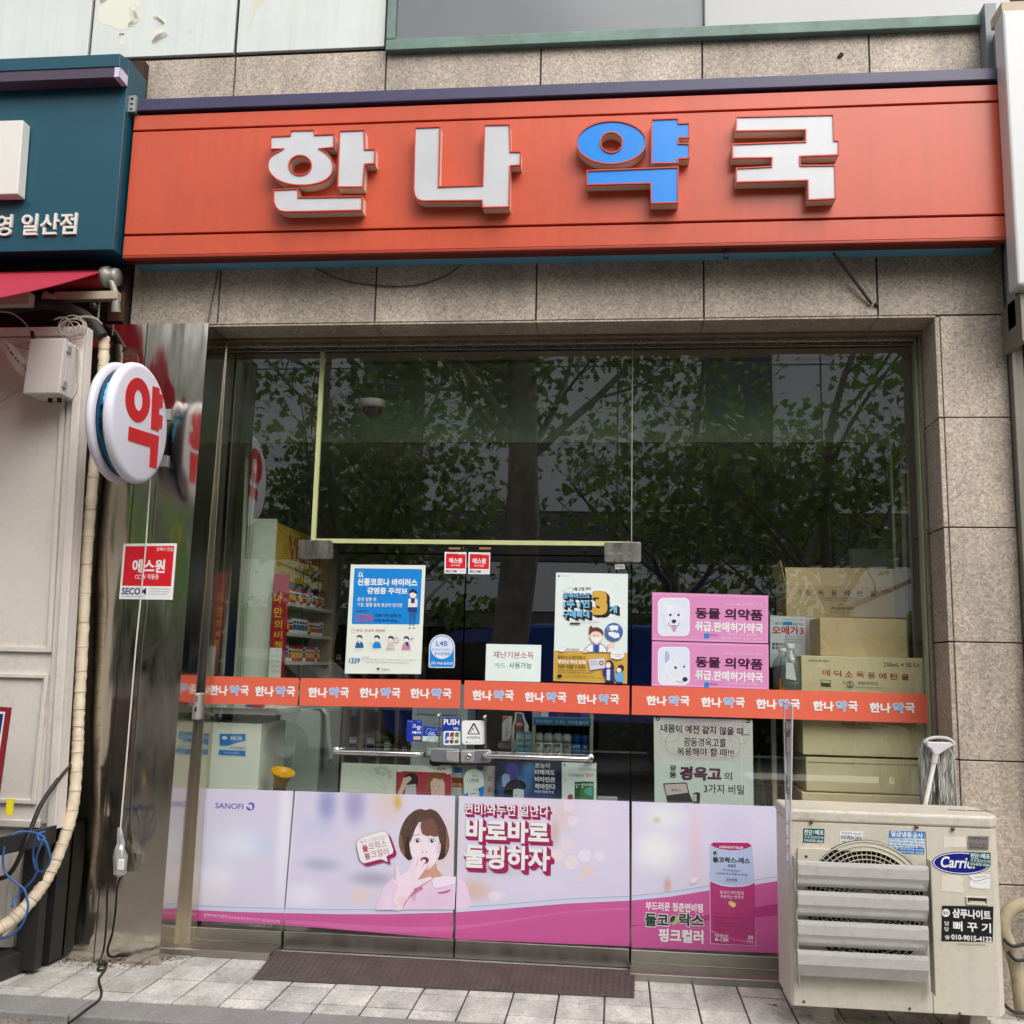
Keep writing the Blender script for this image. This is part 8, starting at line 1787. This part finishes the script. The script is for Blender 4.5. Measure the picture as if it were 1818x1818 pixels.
# parked silver car
def wheel(par, c, r_):
    mb = MB(); mb.lathe([(r_*.55, -.09), (r_*.96, -.09), (r_, -.06), (r_, .06), (r_*.96, .09), (r_*.55, .09)], c, (0, 1, 0), mat('tyre', (.02, .02, .02, 1), .8), 28); w_ = part('wheel', mb, par); mb = MB(); mb.lathe([(0, .06), (r_*.5, .07), (r_*.56, .085), (r_*.56, -.05)], c, (0, 1, 0), mat('alloy rim', S(176, 178, 180), .25, .8), 28); part('rim', mb, w_)
CARP = mat('silver car paint', S(206, 204, 200), .25, .2, coat=1); CG = mat('car window glass', (.012, .014, .016, 1), .05)
car = empty('parked_car', (-6.0, -8.0, 0), 'silver parked car opposite the steel column', 'car'); cx, cy = -6.0, -9.6
mb = MB(); body = curve([(-2.25, .35), (-2.28, .75), (-2.1, .98), (-1.35, 1.08), (-.75, 1.55), (.2, 1.66), (1.3, 1.60), (1.95, 1.12), (2.2, 1.0), (2.25, .45), (2.1, .30), (-2.1, .28)], 5)
mb.prism([(cx+a, b) for a, b in body], cy-.85, cy+.85, CARP); part('body', mb, car, bev=.06, seg=3)
mb = MB(); gl = [(-1.2, 1.08), (-.7, 1.47), (.2, 1.57), (1.2, 1.50), (1.65, 1.12)]; mb.prism([(cx+a, b) for a, b in gl], cy-.857, cy+.857, CG); part('side_window', mb, car)
for sx_ in (-1.35, 1.35):
    for sy in (-.82, .82): wheel(car, (cx+sx_, cy+sy, .32), .32)
mb = MB(); mb.box(cx+2.1, cx+2.27, cy+.5, cy+.8, .72, .9, mat('headlamp', S(220, 224, 228), .1)); part('headlight', mb, car, bev=.02); mb = MB(); mb.box(cx+2.1, cx+2.27, cy-.8, cy-.5, .72, .9, mat('headlamp', S(220, 224, 228))); part('headlight', mb, car, bev=.02)
mb = MB(); mb.box(cx-.2, cx-.02, cy+.851, cy+.875, .98, 1.01, CHROME); part('door_handle', mb, car)
# blue truck
BLT = mat('blue truck paint', S(26, 74, 178), .3, coat=1); tk = empty('blue_truck', (-.6, -9.4, 0), 'small blue cargo truck parked across from the doors', 'truck'); tx, ty = -.9, -9.9
mb = MB(); mb.prism([(tx+a, b) for a, b in curve([(-2.3, .5), (-2.35, 1.1), (-2.0, 1.25), (-1.55, 1.9), (-1.3, 2.0), (-.6, 2.02), (-.5, 1.9), (-.5, .5)], 4)], ty-.85, ty+.85, BLT); part('cab', mb, tk, bev=.05, seg=3)
mb = MB(); mb.prism([(tx+a, b) for a, b in [(-1.95, 1.28), (-1.52, 1.82), (-.75, 1.84), (-.75, 1.25)]], ty-.857, ty+.857, CG); part('cab_window', mb, tk)
mb = MB(); mb.box(tx-.42, tx+2.6, ty-.9, ty+.9, .75, .85, BLT); mb.box(tx-.42, tx+2.6, ty+.86, ty+.9, .851, 1.25, BLT); mb.box(tx-.42, tx+2.6, ty-.9, ty-.86, .851, 1.25, BLT); mb.box(tx+2.56, tx+2.6, ty-.859, ty+.859, .851, 1.25, BLT); part('cargo_bed', mb, tk, bev=.008)
mb = MB(); mb.box(tx-.38, tx+2.52, ty-.8, ty+.8, 1.0, 2.12, mat('blue tarpaulin', S(30, 84, 190), .6, var=.2)); part('tarpaulin', mb, tk, bev=.12, seg=3)
for sx_ in (-1.6, 1.7):
    for sy in (-.8, .8): wheel(tk, (tx+sx_, ty+sy, .33), .33)
# green street banner on posts, reflected in the column
gb = empty('street_banner', (-7.2, -7.3, 0), 'green pink and yellow street banner on two posts, opposite the steel column', 'banner')
GN = soft_print('banner print', (.20, .38, .12, 1), [(-7.9, 2.9, .5, .35, S(232, 120, 150), .95), (-6.5, 3.0, .7, .4, S(232, 206, 70), .9), (-7.1, 2.5, .6, .3, S(240, 240, 230), .9), (-8.6, 2.4, .5, .3, S(230, 232, 226), .8)], .5)
mb = MB(); mb.box(-9.4, -5.2, -7.83, -7.81, 2.25, 3.6, GN); part('cloth', mb, gb)
for x_ in (-9.45, -5.15): mb = MB(); mb.tube([(x_, -7.82, 0), (x_, -7.82, 3.7)], .03, mat('galvanised steel', S(176, 178, 176)), 10); part('post', mb, gb)
